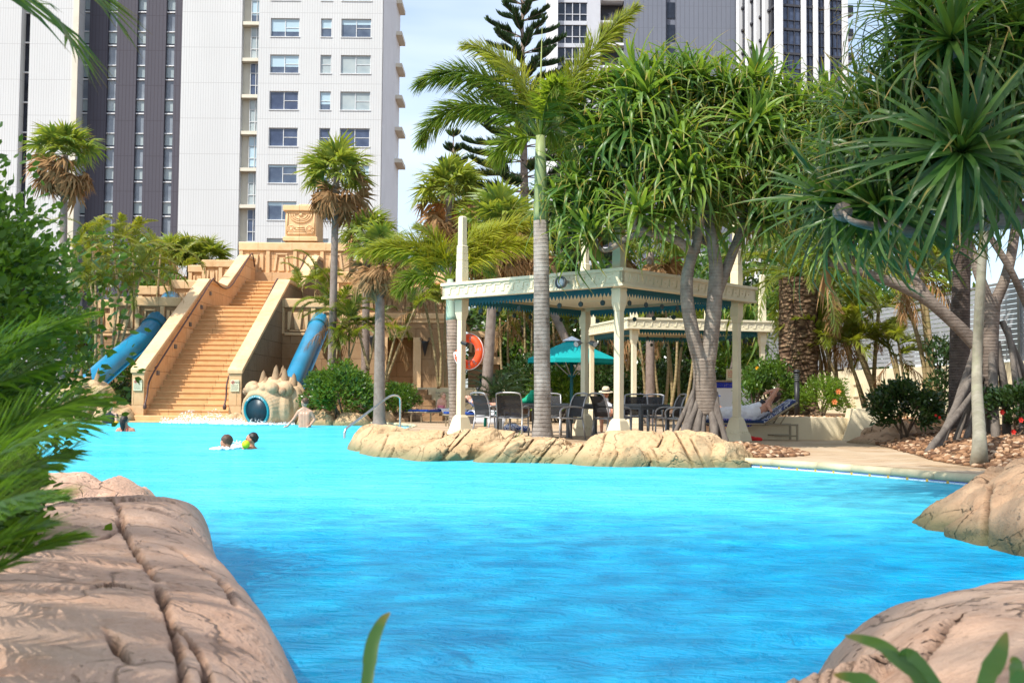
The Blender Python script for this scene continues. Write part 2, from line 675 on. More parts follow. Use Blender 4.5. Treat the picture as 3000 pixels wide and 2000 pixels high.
# travertine paving
m = Mat('travertine_paving')
c = m.coord('Object', (1, 1, 1), (0, 0, R(47)))
br = m.node('TexBrick')
m.l.new(c, br.inputs['Vector'])
br.inputs['Scale'].default_value = 1.0
br.inputs['Brick Width'].default_value = 0.6
br.inputs['Row Height'].default_value = 0.4
br.inputs['Mortar Size'].default_value = 0.016
br.inputs['Color1'].default_value = (0.50, 0.38, 0.255, 1)
br.inputs['Color2'].default_value = (0.42, 0.29, 0.17, 1)
br.inputs['Mortar'].default_value = (0.26, 0.19, 0.12, 1)
n1 = m.noise(m.coord('Object', (0.5, 1.6, 1)), 2.6, 7, 0.7, 0.5)
k = m.mix(m.ramp(n1, [(0.45, 0.0), (0.72, 0.85)]), br.outputs['Color'], (0.33, 0.17, 0.075))
k = m.mix(m.ramp(m.noise(m.coord(), 0.8, 4), [(0.4, 0.0), (0.7, 0.5)]), k, (0.56, 0.46, 0.34))
M_['paving'] = m.fin(k, 0.7, 0.25, None, m.bump(m.math('ADD', m.math('MULTIPLY', br.outputs['Fac'], -1.0), m.math('MULTIPLY', n1, 0.4)), 0.35, 0.01))
M_['coping'] = simple('coping_stone', (0.55, 0.47, 0.30), 0.6, 0.3, 0, 0.2, 3.0, 0.2, 20)

# waterline tiles, blue and white with yellow accents
m = Mat('waterline_tiles')
c = m.node('TexCoord').outputs['Object']
sx = m.node('SeparateXYZ')
m.l.new(c, sx.inputs[0])
u = m.math('ADD', m.math('MULTIPLY', sx.outputs[0], -0.53), m.math('MULTIPLY', sx.outputs[1], 0.85))
fr = m.math('FRACT', m.math('MULTIPLY', u, 3.2))
acc = m.math('LESS_THAN', fr, 0.14)
hi = m.math('GREATER_THAN', sx.outputs[2], 0.02)
k = m.mix(hi, (0.62, 0.72, 0.80), (0.03, 0.07, 0.36))
k = m.mix(acc, k, (0.62, 0.36, 0.05))
jn = m.math('LESS_THAN', m.math('FRACT', m.math('MULTIPLY', u, 12.8)), 0.07)
k = m.mix(jn, k, (0.35, 0.4, 0.45))
M_['tiles'] = m.fin(k, 0.2, 0.5)

m = Mat('garden_soil')
c = m.coord()
k = m.mix(m.ramp(m.noise(c, 5, 6, 0.7), [(0.35, 0.0), (0.65, 1.0)]), (0.10, 0.06, 0.035), (0.20, 0.12, 0.07))
M_['soil'] = m.fin(k, 0.95, 0.1, None, m.bump(m.noise(c, 25, 5), 0.6, 0.03))
m = Mat('pebbles')
k = m.ramp(m.attr('v'), [(0.0, (0.20, 0.10, 0.05)), (0.35, (0.42, 0.22, 0.10)), (0.6, (0.55, 0.34, 0.19)), (1.0, (0.70, 0.56, 0.42))])
M_['pebble'] = m.fin(k, 0.7, 0.3)
m = Mat('brown_mulch_pebbles')
k = m.ramp(m.attr('v'), [(0.0, (0.07, 0.035, 0.02)), (0.45, (0.20, 0.10, 0.05)), (0.75, (0.34, 0.19, 0.10)), (1.0, (0.52, 0.38, 0.26))])
M_['pebble_brown'] = m.fin(k, 0.75, 0.25)


def bark(name, ca, cb, ring=0.0, ringscale=9.0, rough=0.9, bump=0.6, lichen=None, nscale=(6, 6, 6)):
    m = Mat(name)
    c = m.coord('Object', nscale)
    n = m.noise(c, 1.0, 6, 0.65, 0.3)
    k = m.mix(m.ramp(n, [(0.32, 0.0), (0.7, 1.0)]), ca, cb)
    h = n
    if ring:
        w = m.node('TexWave', bands_direction='Z', wave_profile='SAW')
        m.l.new(m.node('TexCoord').outputs['Object'], w.inputs['Vector'])
        w.inputs['Scale'].default_value = ringscale
        w.inputs['Distortion'].default_value = 1.2
        w.inputs['Detail'].default_value = 2
        w.inputs['Detail Scale'].default_value = 1.5
        f = m.ramp(w.outputs['Fac'], [(0.0, 1.0), (0.16, 0.0)])
        k = m.mix(m.math('MULTIPLY', f, ring), k, tuple(x * 0.45 for x in ca))
        h = m.math('SUBTRACT', n, m.math('MULTIPLY', f, 0.8))
    if lichen:
        k = m.mix(m.ramp(m.noise(m.coord('Object', (2.2, 2.2, 1.6)), 1.3, 6, 0.7), [(0.5, 0.0), (0.72, 0.8)]), k, lichen)
    return m.fin(k, rough, 0.2, None, m.bump(h, bump, 0.04))


M_['bark_fox'] = bark('ringed_grey_bark', (0.16, 0.135, 0.115), (0.30, 0.27, 0.24), 0.7, 4.4, 0.85, 0.5, (0.40, 0.38, 0.35))
M_['bark_fox2'] = bark('ringed_brown_bark', (0.20, 0.145, 0.11), (0.34, 0.27, 0.22), 0.8, 4.0, 0.85, 0.6)
M_['bark_fan'] = bark('fan_palm_bark', (0.21, 0.155, 0.125), (0.33, 0.26, 0.22), 0.3, 8.0, 0.9, 0.5)
M_['bark_pan'] = bark('screw_pine_bark', (0.17, 0.132, 0.105), (0.30, 0.247, 0.20), 0.45, 5.5, 0.85, 0.45, (0.40, 0.34, 0.27))
M_['bark_root'] = bark('prop_root_bark', (0.10, 0.082, 0.07), (0.195, 0.165, 0.14), 0.0, 5, 0.9, 0.7, None, (9, 9, 3))
M_['bark_pale'] = bark('pale_mottled_bark', (0.20, 0.18, 0.13), (0.33, 0.30, 0.235), 0.0, 5, 0.9, 0.35, (0.27, 0.27, 0.17))
M_['bark_dark'] = bark('dark_fibrous_bark', (0.075, 0.055, 0.045), (0.17, 0.13, 0.11), 0.5, 6.0, 0.95, 0.8)
M_['cane'] = bark('cane_stem', (0.24, 0.20, 0.08), (0.36, 0.25, 0.15), 0.9, 2.2, 0.6, 0.3)
M_['shaft'] = simple('green_crownshaft', (0.26, 0.31, 0.13), 0.45, 0.4, 0, 0.15, 3)
M_['shaft_pale'] = simple('pale_crownshaft', (0.40, 0.50, 0.38), 0.5, 0.4, 0, 0.1, 3)
M_['petiole'] = simple('leaf_stalk', (0.30, 0.34, 0.10), 0.5, 0.4)
m = Mat('canary_palm_bark')
c = m.coord('Object', (1, 1, 1))
vo = m.node('TexVoronoi', feature='F1')
mm = m.node('Mapping')
m.l.new(c, mm.inputs['Vector'])
mm.inputs['Scale'].default_value = (6.0, 6.0, 13.0)
m.l.new(mm.outputs[0], vo.inputs['Vector'])
vo.inputs['Scale'].default_value = 1.0
k = m.mix(m.ramp(vo.outputs['Distance'], [(0.2, 0.0), (0.62, 1.0)]), (0.30, 0.20, 0.12), (0.07, 0.04, 0.025))
k = m.mix(m.ramp(m.noise(c, 4, 4), [(0.4, 0.0), (0.7, 0.6)]), k, (0.20, 0.13, 0.085))
M_['bark_canary'] = m.fin(k, 0.95, 0.1, None, m.bump(vo.outputs['Distance'], 1.0, -0.08))

# foliage
M_['l_fox'] = leafmat('foxtail_leaf', (0.06, 0.105, 0.022), (0.21, 0.30, 0.03), (0.20, 0.11, 0.05), 0.72, 0.4, 0.45)
M_['l_fox_y'] = leafmat('yellowing_palm_leaf', (0.09, 0.17, 0.02), (0.31, 0.33, 0.03), (0.26, 0.13, 0.03), 0.7, 0.4, 0.4)
M_['l_pan'] = leafmat('screw_pine_leaf', (0.045, 0.12, 0.034), (0.18, 0.28, 0.045), (0.40, 0.24, 0.05), 0.74, 0.38, 0.34, 0.35)
M_['l_pan_dk'] = leafmat('shaded_old_screw_pine_leaf', (0.022, 0.068, 0.018), (0.105, 0.18, 0.032), (0.36, 0.20, 0.045), 0.74, 0.36, 0.28, 0.4)  # older leaf, darkened further with the near tree's shade put into its colour
M_['l_fan'] = leafmat('fan_palm_leaf', (0.10, 0.165, 0.03), (0.28, 0.32, 0.055), (0.22, 0.14, 0.04), 0.75, 0.45, 0.3)
M_['l_dead'] = leafmat('dead_palm_leaf', (0.23, 0.12, 0.05), (0.42, 0.25, 0.12), None, 0.7, 0.8, 0.2, 0.1, (1.3, 1.2, 1.0))
M_['l_cane'] = leafmat('cane_palm_leaf', (0.075, 0.13, 0.02), (0.26, 0.29, 0.035), (0.22, 0.15, 0.08), 0.62, 0.4, 0.4)
M_['l_bush'] = leafmat('shrub_leaf', (0.017, 0.055, 0.011), (0.14, 0.25, 0.022), None, 0.8, 0.38, 0.32, 0.3)
M_['l_bright'] = leafmat('bright_shrub_leaf', (0.075, 0.15, 0.018), (0.19, 0.29, 0.03), None, 0.8, 0.35, 0.35)
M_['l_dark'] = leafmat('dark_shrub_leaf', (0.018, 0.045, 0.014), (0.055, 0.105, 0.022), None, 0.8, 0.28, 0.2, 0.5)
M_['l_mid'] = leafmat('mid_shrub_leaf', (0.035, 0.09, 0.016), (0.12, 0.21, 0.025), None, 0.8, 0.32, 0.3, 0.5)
M_['l_pine'] = leafmat('norfolk_pine_needles', (0.035, 0.075, 0.036), (0.10, 0.155, 0.065), None, 0.8, 0.6, 0.15, 0.2)
M_['l_cycad'] = leafmat('cycad_leaf', (0.016, 0.042, 0.018), (0.045, 0.09, 0.028), None, 0.8, 0.35, 0.15, 0.5)
M_['l_feather'] = leafmat('feather_palm_leaf', (0.045, 0.12, 0.012), (0.14, 0.26, 0.02), None, 0.8, 0.4, 0.4)
M_['twig'] = simple('brown_twig', (0.13, 0.09, 0.06), 0.85, 0.2)

# man-made
M_['steel'] = simple('stainless_steel', (0.62, 0.62, 0.60), 0.22, 0.5, 1.0, 0.04)
M_['alu'] = simple('satin_grey_metal', (0.36, 0.36, 0.37), 0.42, 0.5, 0.6, 0.06)
M_['alu_dark'] = simple('dark_grey_metal', (0.13, 0.135, 0.14), 0.45, 0.5, 0.3, 0.06)
M_['bronze'] = simple('bronze_metal', (0.32, 0.26, 0.17), 0.5, 0.4, 0.2, 0.08)
M_['black'] = simple('black_metal', (0.02, 0.02, 0.022), 0.45, 0.4, 0, 0.1)
M_['rail_brown'] = simple('brown_handrail', (0.075, 0.035, 0.03), 0.45, 0.4, 0, 0.2)
M_['teal'] = simple('teal_canvas', (0.005, 0.30, 0.30), 0.75, 0.2, 0, 0.06, 4)
M_['teal_dk'] = simple('teal_paint', (0.006, 0.105, 0.145), 0.5, 0.3, 0, 0.1, 4)
M_['slide'] = simple('blue_slide_fibreglass', (0.012, 0.20, 0.36), 0.28, 0.5, 0, 0.16, 1.4)
M_['slide_lip'] = simple('teal_slide_lip', (0.01, 0.22, 0.27), 0.3, 0.5, 0, 0.1)
M_['slide_in'] = simple('dark_slide_bore', (0.008, 0.03, 0.045), 0.4, 0.4)
M_['blue'] = simple('blue_vinyl', (0.015, 0.055, 0.27), 0.6, 0.3, 0, 0.12)
M_['towel'] = simple('white_towel', (0.72, 0.74, 0.78), 0.95, 0.1, 0, 0.08, 20, 0.3, 80)
M_['orange'] = simple('orange_vinyl', (0.80, 0.085, 0.02), 0.45, 0.35, 0, 0.08)
M_['grey_patch'] = simple('grey_reflective_tape', (0.22, 0.22, 0.23), 0.5, 0.4)
M_['white'] = simple('white_paint', (0.78, 0.78, 0.77), 0.5, 0.4, 0, 0.04)
M_['red'] = simple('red_cloth', (0.62, 0.03, 0.03), 0.8, 0.2)
M_['signplate'] = simple('cream_sign_plate', (0.66, 0.62, 0.42), 0.5, 0.3, 0, 0.04)
M_['ink'] = simple('dark_sign_ink', (0.10, 0.09, 0.07), 0.6, 0.2)
M_['ink_red'] = simple('red_sign_ink', (0.55, 0.04, 0.03), 0.6, 0.2)
M_['ink_white'] = simple('white_lettering', (0.82, 0.86, 0.86), 0.6, 0.2)
m = Mat('black_sling_mesh')
c = m.coord()
m.fin((0.022, 0.022, 0.025), 0.6, 0.35)
tr = m.node('BsdfTransparent')
ms = m.node('MixShader')
ms.inputs[0].default_value = 0.16
m.l.new(m.b.outputs[0], ms.inputs[1])
m.l.new(tr.outputs[0], ms.inputs[2])
m.l.new(ms.outputs[0], m.out.inputs['Surface'])
M_['sling'] = m.m
m = Mat('patterned_navy_cloth')
k = m.ramp(m.voronoi(m.coord(), 16.0), [(0.25, (0.02, 0.03, 0.08)), (0.45, (0.65, 0.66, 0.70)), (0.6, (0.05, 0.07, 0.18))])
M_['pattern'] = m.fin(k, 0.9, 0.1)
m = Mat('striped_blue_towel')
w2 = m.node('TexWave', bands_direction='X')
m.l.new(m.node('TexCoord').outputs['Object'], w2.inputs['Vector'])
w2.inputs['Scale'].default_value = 3.0
k = m.ramp(w2.outputs['Fac'], [(0.3, (0.03, 0.05, 0.32)), (0.5, (0.75, 0.75, 0.8)), (0.62, (0.5, 0.03, 0.05)), (0.75, (0.03, 0.05, 0.32))])
M_['stripe'] = m.fin(k, 0.95, 0.1)


def skinmat(name, col):
    m = Mat(name)
    c = m.coord()
    k = m.mix(m.ramp(m.noise(c, 9, 4), [(0.3, 0.0), (0.7, 1.0)]), tuple(x * 0.9 for x in col), tuple(min(1, x * 1.08) for x in col))
    m.fin(k, 0.45, 0.4)
    m.b.inputs['Subsurface Weight'].default_value = 0.1
    m.b.inputs['Subsurface Radius'].default_value = (0.02, 0.008, 0.004)
    return m.m


M_['skin_pale'] = skinmat('pale_skin', (0.52, 0.31, 0.215))
M_['skin_pink'] = skinmat('pink_skin', (0.60, 0.31, 0.21))  # pinker skin tone
M_['skin_tan'] = skinmat('tanned_skin', (0.48, 0.22, 0.13))
M_['hair_dark'] = simple('dark_hair', (0.018, 0.013, 0.011), 0.45, 0.4, 0, 0.3, 30, 0.5, 90)
M_['hair_brown'] = simple('brown_hair', (0.085, 0.045, 0.025), 0.5, 0.4, 0, 0.3, 30, 0.5, 90)
M_['hair_blond'] = simple('fair_hair', (0.38, 0.25, 0.13), 0.5, 0.4, 0, 0.2, 30, 0.5, 90)
M_['cl_black'] = simple('black_swim_fabric', (0.02, 0.022, 0.03), 0.6, 0.3)
M_['cl_pink'] = simple('pink_swim_fabric', (0.72, 0.22, 0.27), 0.7, 0.2)
M_['cl_red'] = simple('red_swim_fabric', (0.55, 0.10, 0.08), 0.7, 0.2)
M_['cl_yellow'] = simple('orange_float_vinyl', (0.85, 0.42, 0.02), 0.4, 0.4)
M_['cl_lime'] = simple('lime_ball_rubber', (0.50, 0.60, 0.02), 0.5, 0.3)
M_['cl_denim'] = simple('navy_denim', (0.03, 0.05, 0.12), 0.9, 0.1)
M_['cl_white'] = simple('white_cotton', (0.78, 0.77, 0.80), 0.9, 0.1)
M_['cl_cap'] = simple('blue_cap_cloth', (0.015, 0.085, 0.36), 0.8, 0.2)
M_['hat'] = simple('straw_hat', (0.60, 0.50, 0.34), 0.8, 0.2, 0, 0.1, 20)
M_['hatband'] = simple('dark_hat_band', (0.05, 0.05, 0.06), 0.8, 0.2)

# buildings
def cladding(name, base, groove, step, vert=True, rough=0.7):
    m = Mat(name)
    c = m.node('TexCoord').outputs['Object']
    sx = m.node('SeparateXYZ')
    m.l.new(c, sx.inputs[0])
    u = m.math('ADD', sx.outputs[0], sx.outputs[1])
    fr = m.math('FRACT', m.math('DIVIDE', u, step))
    g = m.math('LESS_THAN', fr, 0.16)
    n = m.noise(m.coord('Object', (0.3, 0.3, 0.08)), 1.0, 5)
    k = m.mix(m.ramp(n, [(0.35, 0.0), (0.7, 1.0)]), tuple(x * 0.93 for x in base), base)
    jn = m.math('LESS_THAN', m.math('FRACT', m.math('DIVIDE', sx.outputs[2], 3.0)), 0.018)
    k = m.mix(m.math('MULTIPLY', m.math('MAXIMUM', g, jn), 0.75), k, groove)
    return m.fin(k, rough, 0.25, None, m.bump(g, 0.4, -0.03))


M_['clad_white'] = cladding('white_ribbed_cladding', (0.62, 0.625, 0.625), (0.42, 0.42, 0.42), 0.21)
M_['clad_brown'] = cladding('dark_brown_cladding', (0.085, 0.08, 0.10), (0.055, 0.048, 0.06), 0.3)
M_['clad_grey'] = cladding('grey_ribbed_cladding', (0.175, 0.19, 0.235), (0.12, 0.13, 0.16), 0.62)
M_['render_cream'] = simple('cream_render', (0.68, 0.63, 0.52), 0.8, 0.2, 0, 0.06, 1)
M_['render_grey'] = simple('pale_grey_render', (0.52, 0.53, 0.57), 0.8, 0.2, 0, 0.06, 0.5)
M_['render_white'] = simple('white_render', (0.76, 0.76, 0.77), 0.7, 0.2, 0, 0.05, 0.5)
M_['winframe'] = simple('pale_window_frame', (0.62, 0.63, 0.64), 0.5, 0.4)
M_['winframe_dk'] = simple('dark_window_frame', (0.055, 0.055, 0.065), 0.5, 0.4)


def glass(name, a, b, rough=0.08, blind=None, bz=0.5):
    m = Mat(name)
    oi = m.node('ObjectInfo')
    n = m.noise(m.coord('Object', (0.7, 0.7, 0.7)), 1.2, 3)
    k = m.mix(m.ramp(n, [(0.35, 0.0), (0.7, 1.0)]), a, b)
    if blind:
        # a roller blind drawn part of the way down behind the pane
        g = m.node('TexCoord').outputs['Generated']
        sx = m.node('SeparateXYZ')
        m.l.new(g, sx.inputs[0])
        thr = m.math('ADD', bz, m.math('MULTIPLY', m.math('SUBTRACT', oi.outputs['Random'], 0.5), 0.9))
        k = m.mix(m.math('GREATER_THAN', sx.outputs[2], thr), k, blind)
    return m.fin(k, rough, 0.5)


M_['glass_blue'] = glass('blue_tinted_glass', (0.035, 0.05, 0.10), (0.09, 0.12, 0.20), 0.06)
M_['glass_blind'] = glass('glass_with_blind', (0.05, 0.07, 0.12), (0.13, 0.17, 0.23), 0.08, (0.42, 0.56, 0.64), 0.45)
M_['glass_dark'] = glass('dark_glass', (0.012, 0.014, 0.022), (0.035, 0.04, 0.06), 0.06)
M_['glass_grey'] = glass('grey_spandrel_glass', (0.17, 0.19, 0.23), (0.28, 0.31, 0.35), 0.12)
M_['glass_pale'] = glass('pale_curtained_glass', (0.30, 0.36, 0.38), (0.42, 0.47, 0.47), 0.15)
M_['fence'] = simple('silver_slat_fence', (0.42, 0.43, 0.46), 0.45, 0.5, 0.3, 0.08)
M_['conc'] = simple('pale_concrete', (0.45, 0.43, 0.40), 0.85, 0.2)
# ------------------------------------------------------------------ ground, water, paving
g = MB()
S = 1500
g.add([(-S, -S, -0.03), (S, -S, -0.03), (S, S, -0.03), (-S, S, -0.03)], [(0, 1, 2, 3)])
setting('ground', g, M_['soil'], 'bare brown ground reaching back behind the pool and the towers', 'ground')

wt = MB()
wt.add([(-24, -4, 0), (9, -4, 0), (9, 42, 0), (-24, 42, 0)], [(0, 1, 2, 3)])
setting('pool_water', wt, M_['water'], 'bright aqua water of the winding resort pool', 'water')

EDGE = [(6.6, 9.6), (5.9, 11.4), (5.15, 13.0), (4.25, 14.8), (3.35, 16.05), (2.6, 16.9), (1.2, 17.5), (-0.4, 17.9), (-1.5, 18.9), (-2.3, 21.5), (-2.3, 25), (-2.75, 29.5),
        (-2.9, 34), (-4.2, 36.8), (-6.8, 38.2), (-9.3, 38.9)]
edge = [tuple(p)[:2] for p in catmull([(x, y, 0) for x, y in EDGE], 6)]
deck = MB()
deck.prism(edge + [(-9.3, 40.5), (-9.3, 60), (40, 60), (40, 9.6)], -0.6, 0.1)
setting('pool_deck', deck, M_['paving'], 'tan travertine paving round the pool and under the gazebos', 'paving')


# rounded coping along the edge and the tile band under it
def strip(path, w, z0, z1, inset=0.0):
    b = MB()
    V = []
    pts = [Vector((x, y, 0)) for x, y in path]
    for i, p in enumerate(pts):
        t = (pts[min(i + 1, len(pts) - 1)] - pts[max(i - 1, 0)]).normalized()
        n = Vector((t.y, -t.x, 0))  # to the land side
        if n.dot(Vector((1, 0, 0))) < 0 and False:
            n = -n
        a = p + n * inset
        c = p + n * (inset + w)
        V += [(a.x, a.y, z0), (a.x, a.y, z1), (c.x, c.y, z1), (c.x, c.y, z0)]
    f = []
    for i in range(len(pts) - 1):
        for j in range(4):
            f.append((i * 4 + j, i * 4 + (j + 1) % 4, i * 4 + 4 + (j + 1) % 4, i * 4 + 4 + j))
    b.add(V, f)
    return b


cp = MB()
k = 0
pts = [Vector((x, y, 0.075)) for x, y in edge]
# coping stones of 0.45 m each, with a joint between
seg = []
acc = 0.0
for i in range(len(pts) - 1):
    seg.append(pts[i])
    acc += (pts[i + 1] - pts[i]).length
    if acc > 0.55:
        seg.append(pts[i + 1])
        a = [p.copy() for p in seg]
        a[0] = a[0].lerp(a[1], 0.03)
        cp.tube(a, [0.055] * len(a), 10, random.random())
        seg = []
        acc = 0
setting('pool_coping', cp, M_['coping'], 'rounded pale coping stones along the pool edge', 'coping', True)
tl = strip(edge, 0.02, -0.25, 0.03, -0.035)
setting('waterline_tiles', tl, M_['tiles'], 'blue and white tile band with yellow accents at the waterline', 'tiles')

# raised garden beds
bed = MB()
bed.prism([(5.15, 24.62), (10.5, 24.62), (11.8, 42), (6.5, 42), (5.15, 30)], 0.05, 0.55)
setting('raised_garden_bed', bed, M_['soil'], 'raised soil bed behind the low cream wall', 'garden bed')
gb = MB()
GE = [(7.3, 24.3), (7.05, 22), (6.5, 18.5), (6.02, 15.9), (6.1, 13.5), (6.35, 11), (6.6, 9)]
ge = [tuple(p) for p in catmull([(x, y, 0) for x, y in GE], 6)]
V = []
W = 14
for p in ge:
    for j in range(W):
        t = j / (W - 1)
        x = p[0] + t * (14 - p[0])
        z = 0.10 + 0.38 * (1 - (1 - t) ** 5) + 0.05 * noise.noise(Vector((x, p[1], 0))) * min(1, t * 4)
        V.append((x, p[1], z + 0.004))
n = len(ge)
gb.add(V, [(i * W + j, i * W + j + 1, (i + 1) * W + j + 1, (i + 1) * W + j) for i in range(n - 1) for j in range(W - 1)])
setting('garden_mound', gb, M_['soil'], 'mounded garden soil under the screw pine', 'garden bed', True)


def gz(x, y):
    # height of the garden mound
    best = min(ge, key=lambda p: abs(p[1] - y))
    if x < best[0]:
        return 0.1
    t = min(1, (x - best[0]) / (14 - best[0]))
    return 0.10 + 0.38 * (1 - (1 - t) ** 5)


def pebbles(name, label, spots, size, seed, mat='pebble'):
    rnd = np.random.default_rng(seed)
    base = MB().ball((0, 0, 0), 1.0, 7, 5)
    BV = np.concatenate(base.v)
    b = MB()
    for (x, y, z) in spots:
        s = size * rnd.uniform(0.6, 1.35)
        sc = np.array([s * rnd.uniform(.8, 1.3), s * rnd.uniform(.7, 1.1), s * rnd.uniform(.45, .75)])
        a = rnd.uniform(0, 2 * PI)
        q = BV * sc
        q = np.stack([q[:, 0] * math.cos(a) - q[:, 1] * math.sin(a), q[:, 0] * math.sin(a) + q[:, 1] * math.cos(a), q[:, 2]], 1)
        b.add(q + np.array((x, y, z + sc[2] * 0.45)), base.f, rnd.uniform(0, 1))
    o = obj(name, b, M_[mat], None, True)
    return tag(o, label, 'pebbles', None, 'stuff')


rnd = random.Random(4)
sp = []
for i in range(5200):
    y = 10.6 + 11.6 * rnd.random() ** 1.25
    e = min(ge, key=lambda p: abs(p[1] - y))[0]
    x = e + 0.03 + 3.6 * rnd.random() ** 1.3
    sp.append((x, y, gz(x, y)))
pebbles('pebbles', 'river pebbles spread over the garden mound beside the path', sp, 0.042, 1, 'pebble_brown')
sp = [(rnd.uniform(0.05, 1.5), rnd.uniform(17.9, 19.8), 0.1 + 0.03 * rnd.random()) for i in range(900)]
pebbles('pebbles', 'pale pebbles round the foot of the tall ringed palm', sp, 0.04, 2)
sp = []
for i in range(1300):
    a = rnd.uniform(0, 2 * PI)
    r = math.sqrt(rnd.random())
    x, y = 3.75 + 1.0 * r * math.cos(a), 18.6 + 1.9 * r * math.sin(a)
    sp.append((x, y, 0.1 + 0.12 * (1 - r)))
pebbles('pebbles', 'pebble mulch heaped round the forked screw pine roots', sp, 0.042, 3, 'pebble_brown')
sp = [(rnd.uniform(5.3, 9.2), 24.75 + rnd.random() * 0.9, 0.55) for i in range(700)]
pebbles('pebbles', 'line of pebbles on the raised bed behind the low wall', sp, 0.05, 5)


# ------------------------------------------------------------------ rocks
def fbm(p, o=4):
    return noise.fractal(p, 1.0, 2.1, o)


def rock(name, label, poly, top, mat, seed, rough=0.10, group=None, nth=110, nr=34, z0=-0.12, ex=3.2, grooves=0.0, gscale=1.0, planes=14, cut=(.72, .95), cracks=(), cw=.022, cd=.05, shear=0.0):
    """top: height or function(x, y) -> height; poly: plan outline; random planes shear flat facets off the block"""
    pl = catmull([(x, y, 0) for x, y in poly], 14, True)
    L = [0]
    for i in range(len(pl)):
        L.append(L[-1] + (pl[(i + 1) % len(pl)] - pl[i]).length)
    ring = []
    j = 0
    for i in range(nth):
        d = L[-1] * i / nth
        while L[j + 1] < d:
            j += 1
        t = (d - L[j]) / max(1e-9, L[j + 1] - L[j])
        ring.append(pl[j].lerp(pl[(j + 1) % len(pl)], t))
    c = sum(ring, Vector((0, 0, 0))) / nth
    size = max((p - c).length for p in ring)
    off = Vector((seed * 13.7, seed * 7.1, seed * 3.3))
    RG = np.array([(p.x, p.y) for p in ring])
    ss = np.linspace(0, 1, nr + 1)
    rr = 1 - (1 - ss) ** 1.35
    XY = np.array([c.x, c.y]) + (RG - np.array([c.x, c.y]))[None] * rr[:, None, None]
    H = np.array([[top(x, y) for x, y in row] for row in XY]) if callable(top) else np.full(XY.shape[:2], top)
    pr = np.maximum(0, 1 - rr ** ex) ** (1 / 2.2)
    Zz = z0 + (H - z0) * pr[:, None]
    A = np.concatenate([XY, Zz[..., None]], 2).reshape(-1, 3)
    g_ = np.random.default_rng(seed)
    cen = np.array([c.x, c.y, z0])
    for k in range(planes):
        a_, e_ = g_.uniform(0, 2 * PI), g_.uniform(.15, 1.15)
        n_ = np.array([math.cos(a_) * math.cos(e_), math.sin(a_) * math.cos(e_), math.sin(e_)])
        # bias: work near a random spot of the surface, so that long rocks get local facets
        q = A[g_.integers(0, len(A))]
        lim = (q - cen) @ n_
        sup = ((A - cen) @ n_)
        near = np.linalg.norm(A - q, axis=1) < size * g_.uniform(.45, .9)
        if not near.any():
            continue
        o_ = sup[near].max() * g_.uniform(*cut)
        ex_ = np.maximum(sup - o_, 0) * near
        ex_ = np.minimum(ex_, rough * 2.2)
        A -= ex_[:, None] * n_[None] * .85
    OUT = nrm_(np.concatenate([RG - np.array([c.x, c.y]), np.zeros((nth, 1))], 1))
    RR = np.repeat(rr, nth)
    N_ = nrm_(np.tile(OUT, (nr + 1, 1)) * (RR ** 2)[:, None] + np.array([0, 0, 1.0]) * (1 - RR ** 2 * .75)[:, None])
    s1 = 1.1 / max(size, 0.5)
    amp = min(1, 0.25 + size)
    D = np.empty(len(A))
    for i, p in enumerate(A):
        q = Vector(p)
        d = fbm(q * s1 * 1.3 + off, 2) * rough * .55 + fbm(q * s1 * 6.0 + off, 5) * rough * 0.22
        if grooves:
            w3 = q * gscale + off + Vector((fbm(q * 1.5 + off, 2), fbm(q * 1.5 - off, 2), 0)) * 0.25
            dd, _ = noise.voronoi(w3)
            e = dd[1] - dd[0]
            if e < 0.09:
                d -= grooves * (1 - e / 0.09)
        D[i] = d * amp
    A = A + N_ * D[:, None]
    T = np.zeros(len(A))
    wob = np.array([.014 * fbm(Vector((p[0] * 9, p[1] * 9, seed)), 2) for p in A]) if cracks else 0
    for line in cracks:
        for (x0, y0), (x1, y1) in zip(line[:-1], line[1:]):
            u = np.array([x1 - x0, y1 - y0])
            ll = max(1e-6, (u ** 2).sum())
            t = np.clip(((A[:, 0] - x0) * u[0] + (A[:, 1] - y0) * u[1]) / ll, 0, 1)
            dist = np.hypot(A[:, 0] - x0 - t * u[0], A[:, 1] - y0 - t * u[1]) + wob
            T = np.maximum(T, np.clip(1 - dist / cw, 0, 1))
    A = A - N_ * (T ** .7 * cd)[:, None]
    A[:, 0] += shear * np.maximum(A[:, 2] - z0, 0)
    f = []
    for k in range(nr):
        for i in range(nth):
            i2 = (i + 1) % nth
            f.append((k * nth + i, (k + 1) * nth + i, (k + 1) * nth + i2, k * nth + i2))
    b = MB().add(A, f, .5, np.clip(T * 1.4, 0, 1))
    o = obj(name, b, mat, None, True)
    return tag(o, label, 'rock', group)


def nrm_(a):
    return a / np.maximum(1e-9, np.linalg.norm(a, axis=-1, keepdims=True))


def pxline(z, *pts):
    return [tuple(G(a, b, z))[:2] for a, b in pts]


def rpoly(cx, cy, a, b, rot=0, n=9, seed=1, irr=0.18):
    q = random.Random(seed)
    out = []
    for i in range(n):
        t = 2 * PI * i / n
        k = 1 + q.uniform(-irr, irr)
        # squarish plan
        x, y = math.cos(t), math.sin(t)
        s = max(abs(x), abs(y)) ** -0.5
        x, y = x * a * k * s, y * b * k * s
        out.append((cx + x * math.cos(rot) - y * math.sin(rot), cy + x * math.sin(rot) + y * math.cos(rot)))
    return out


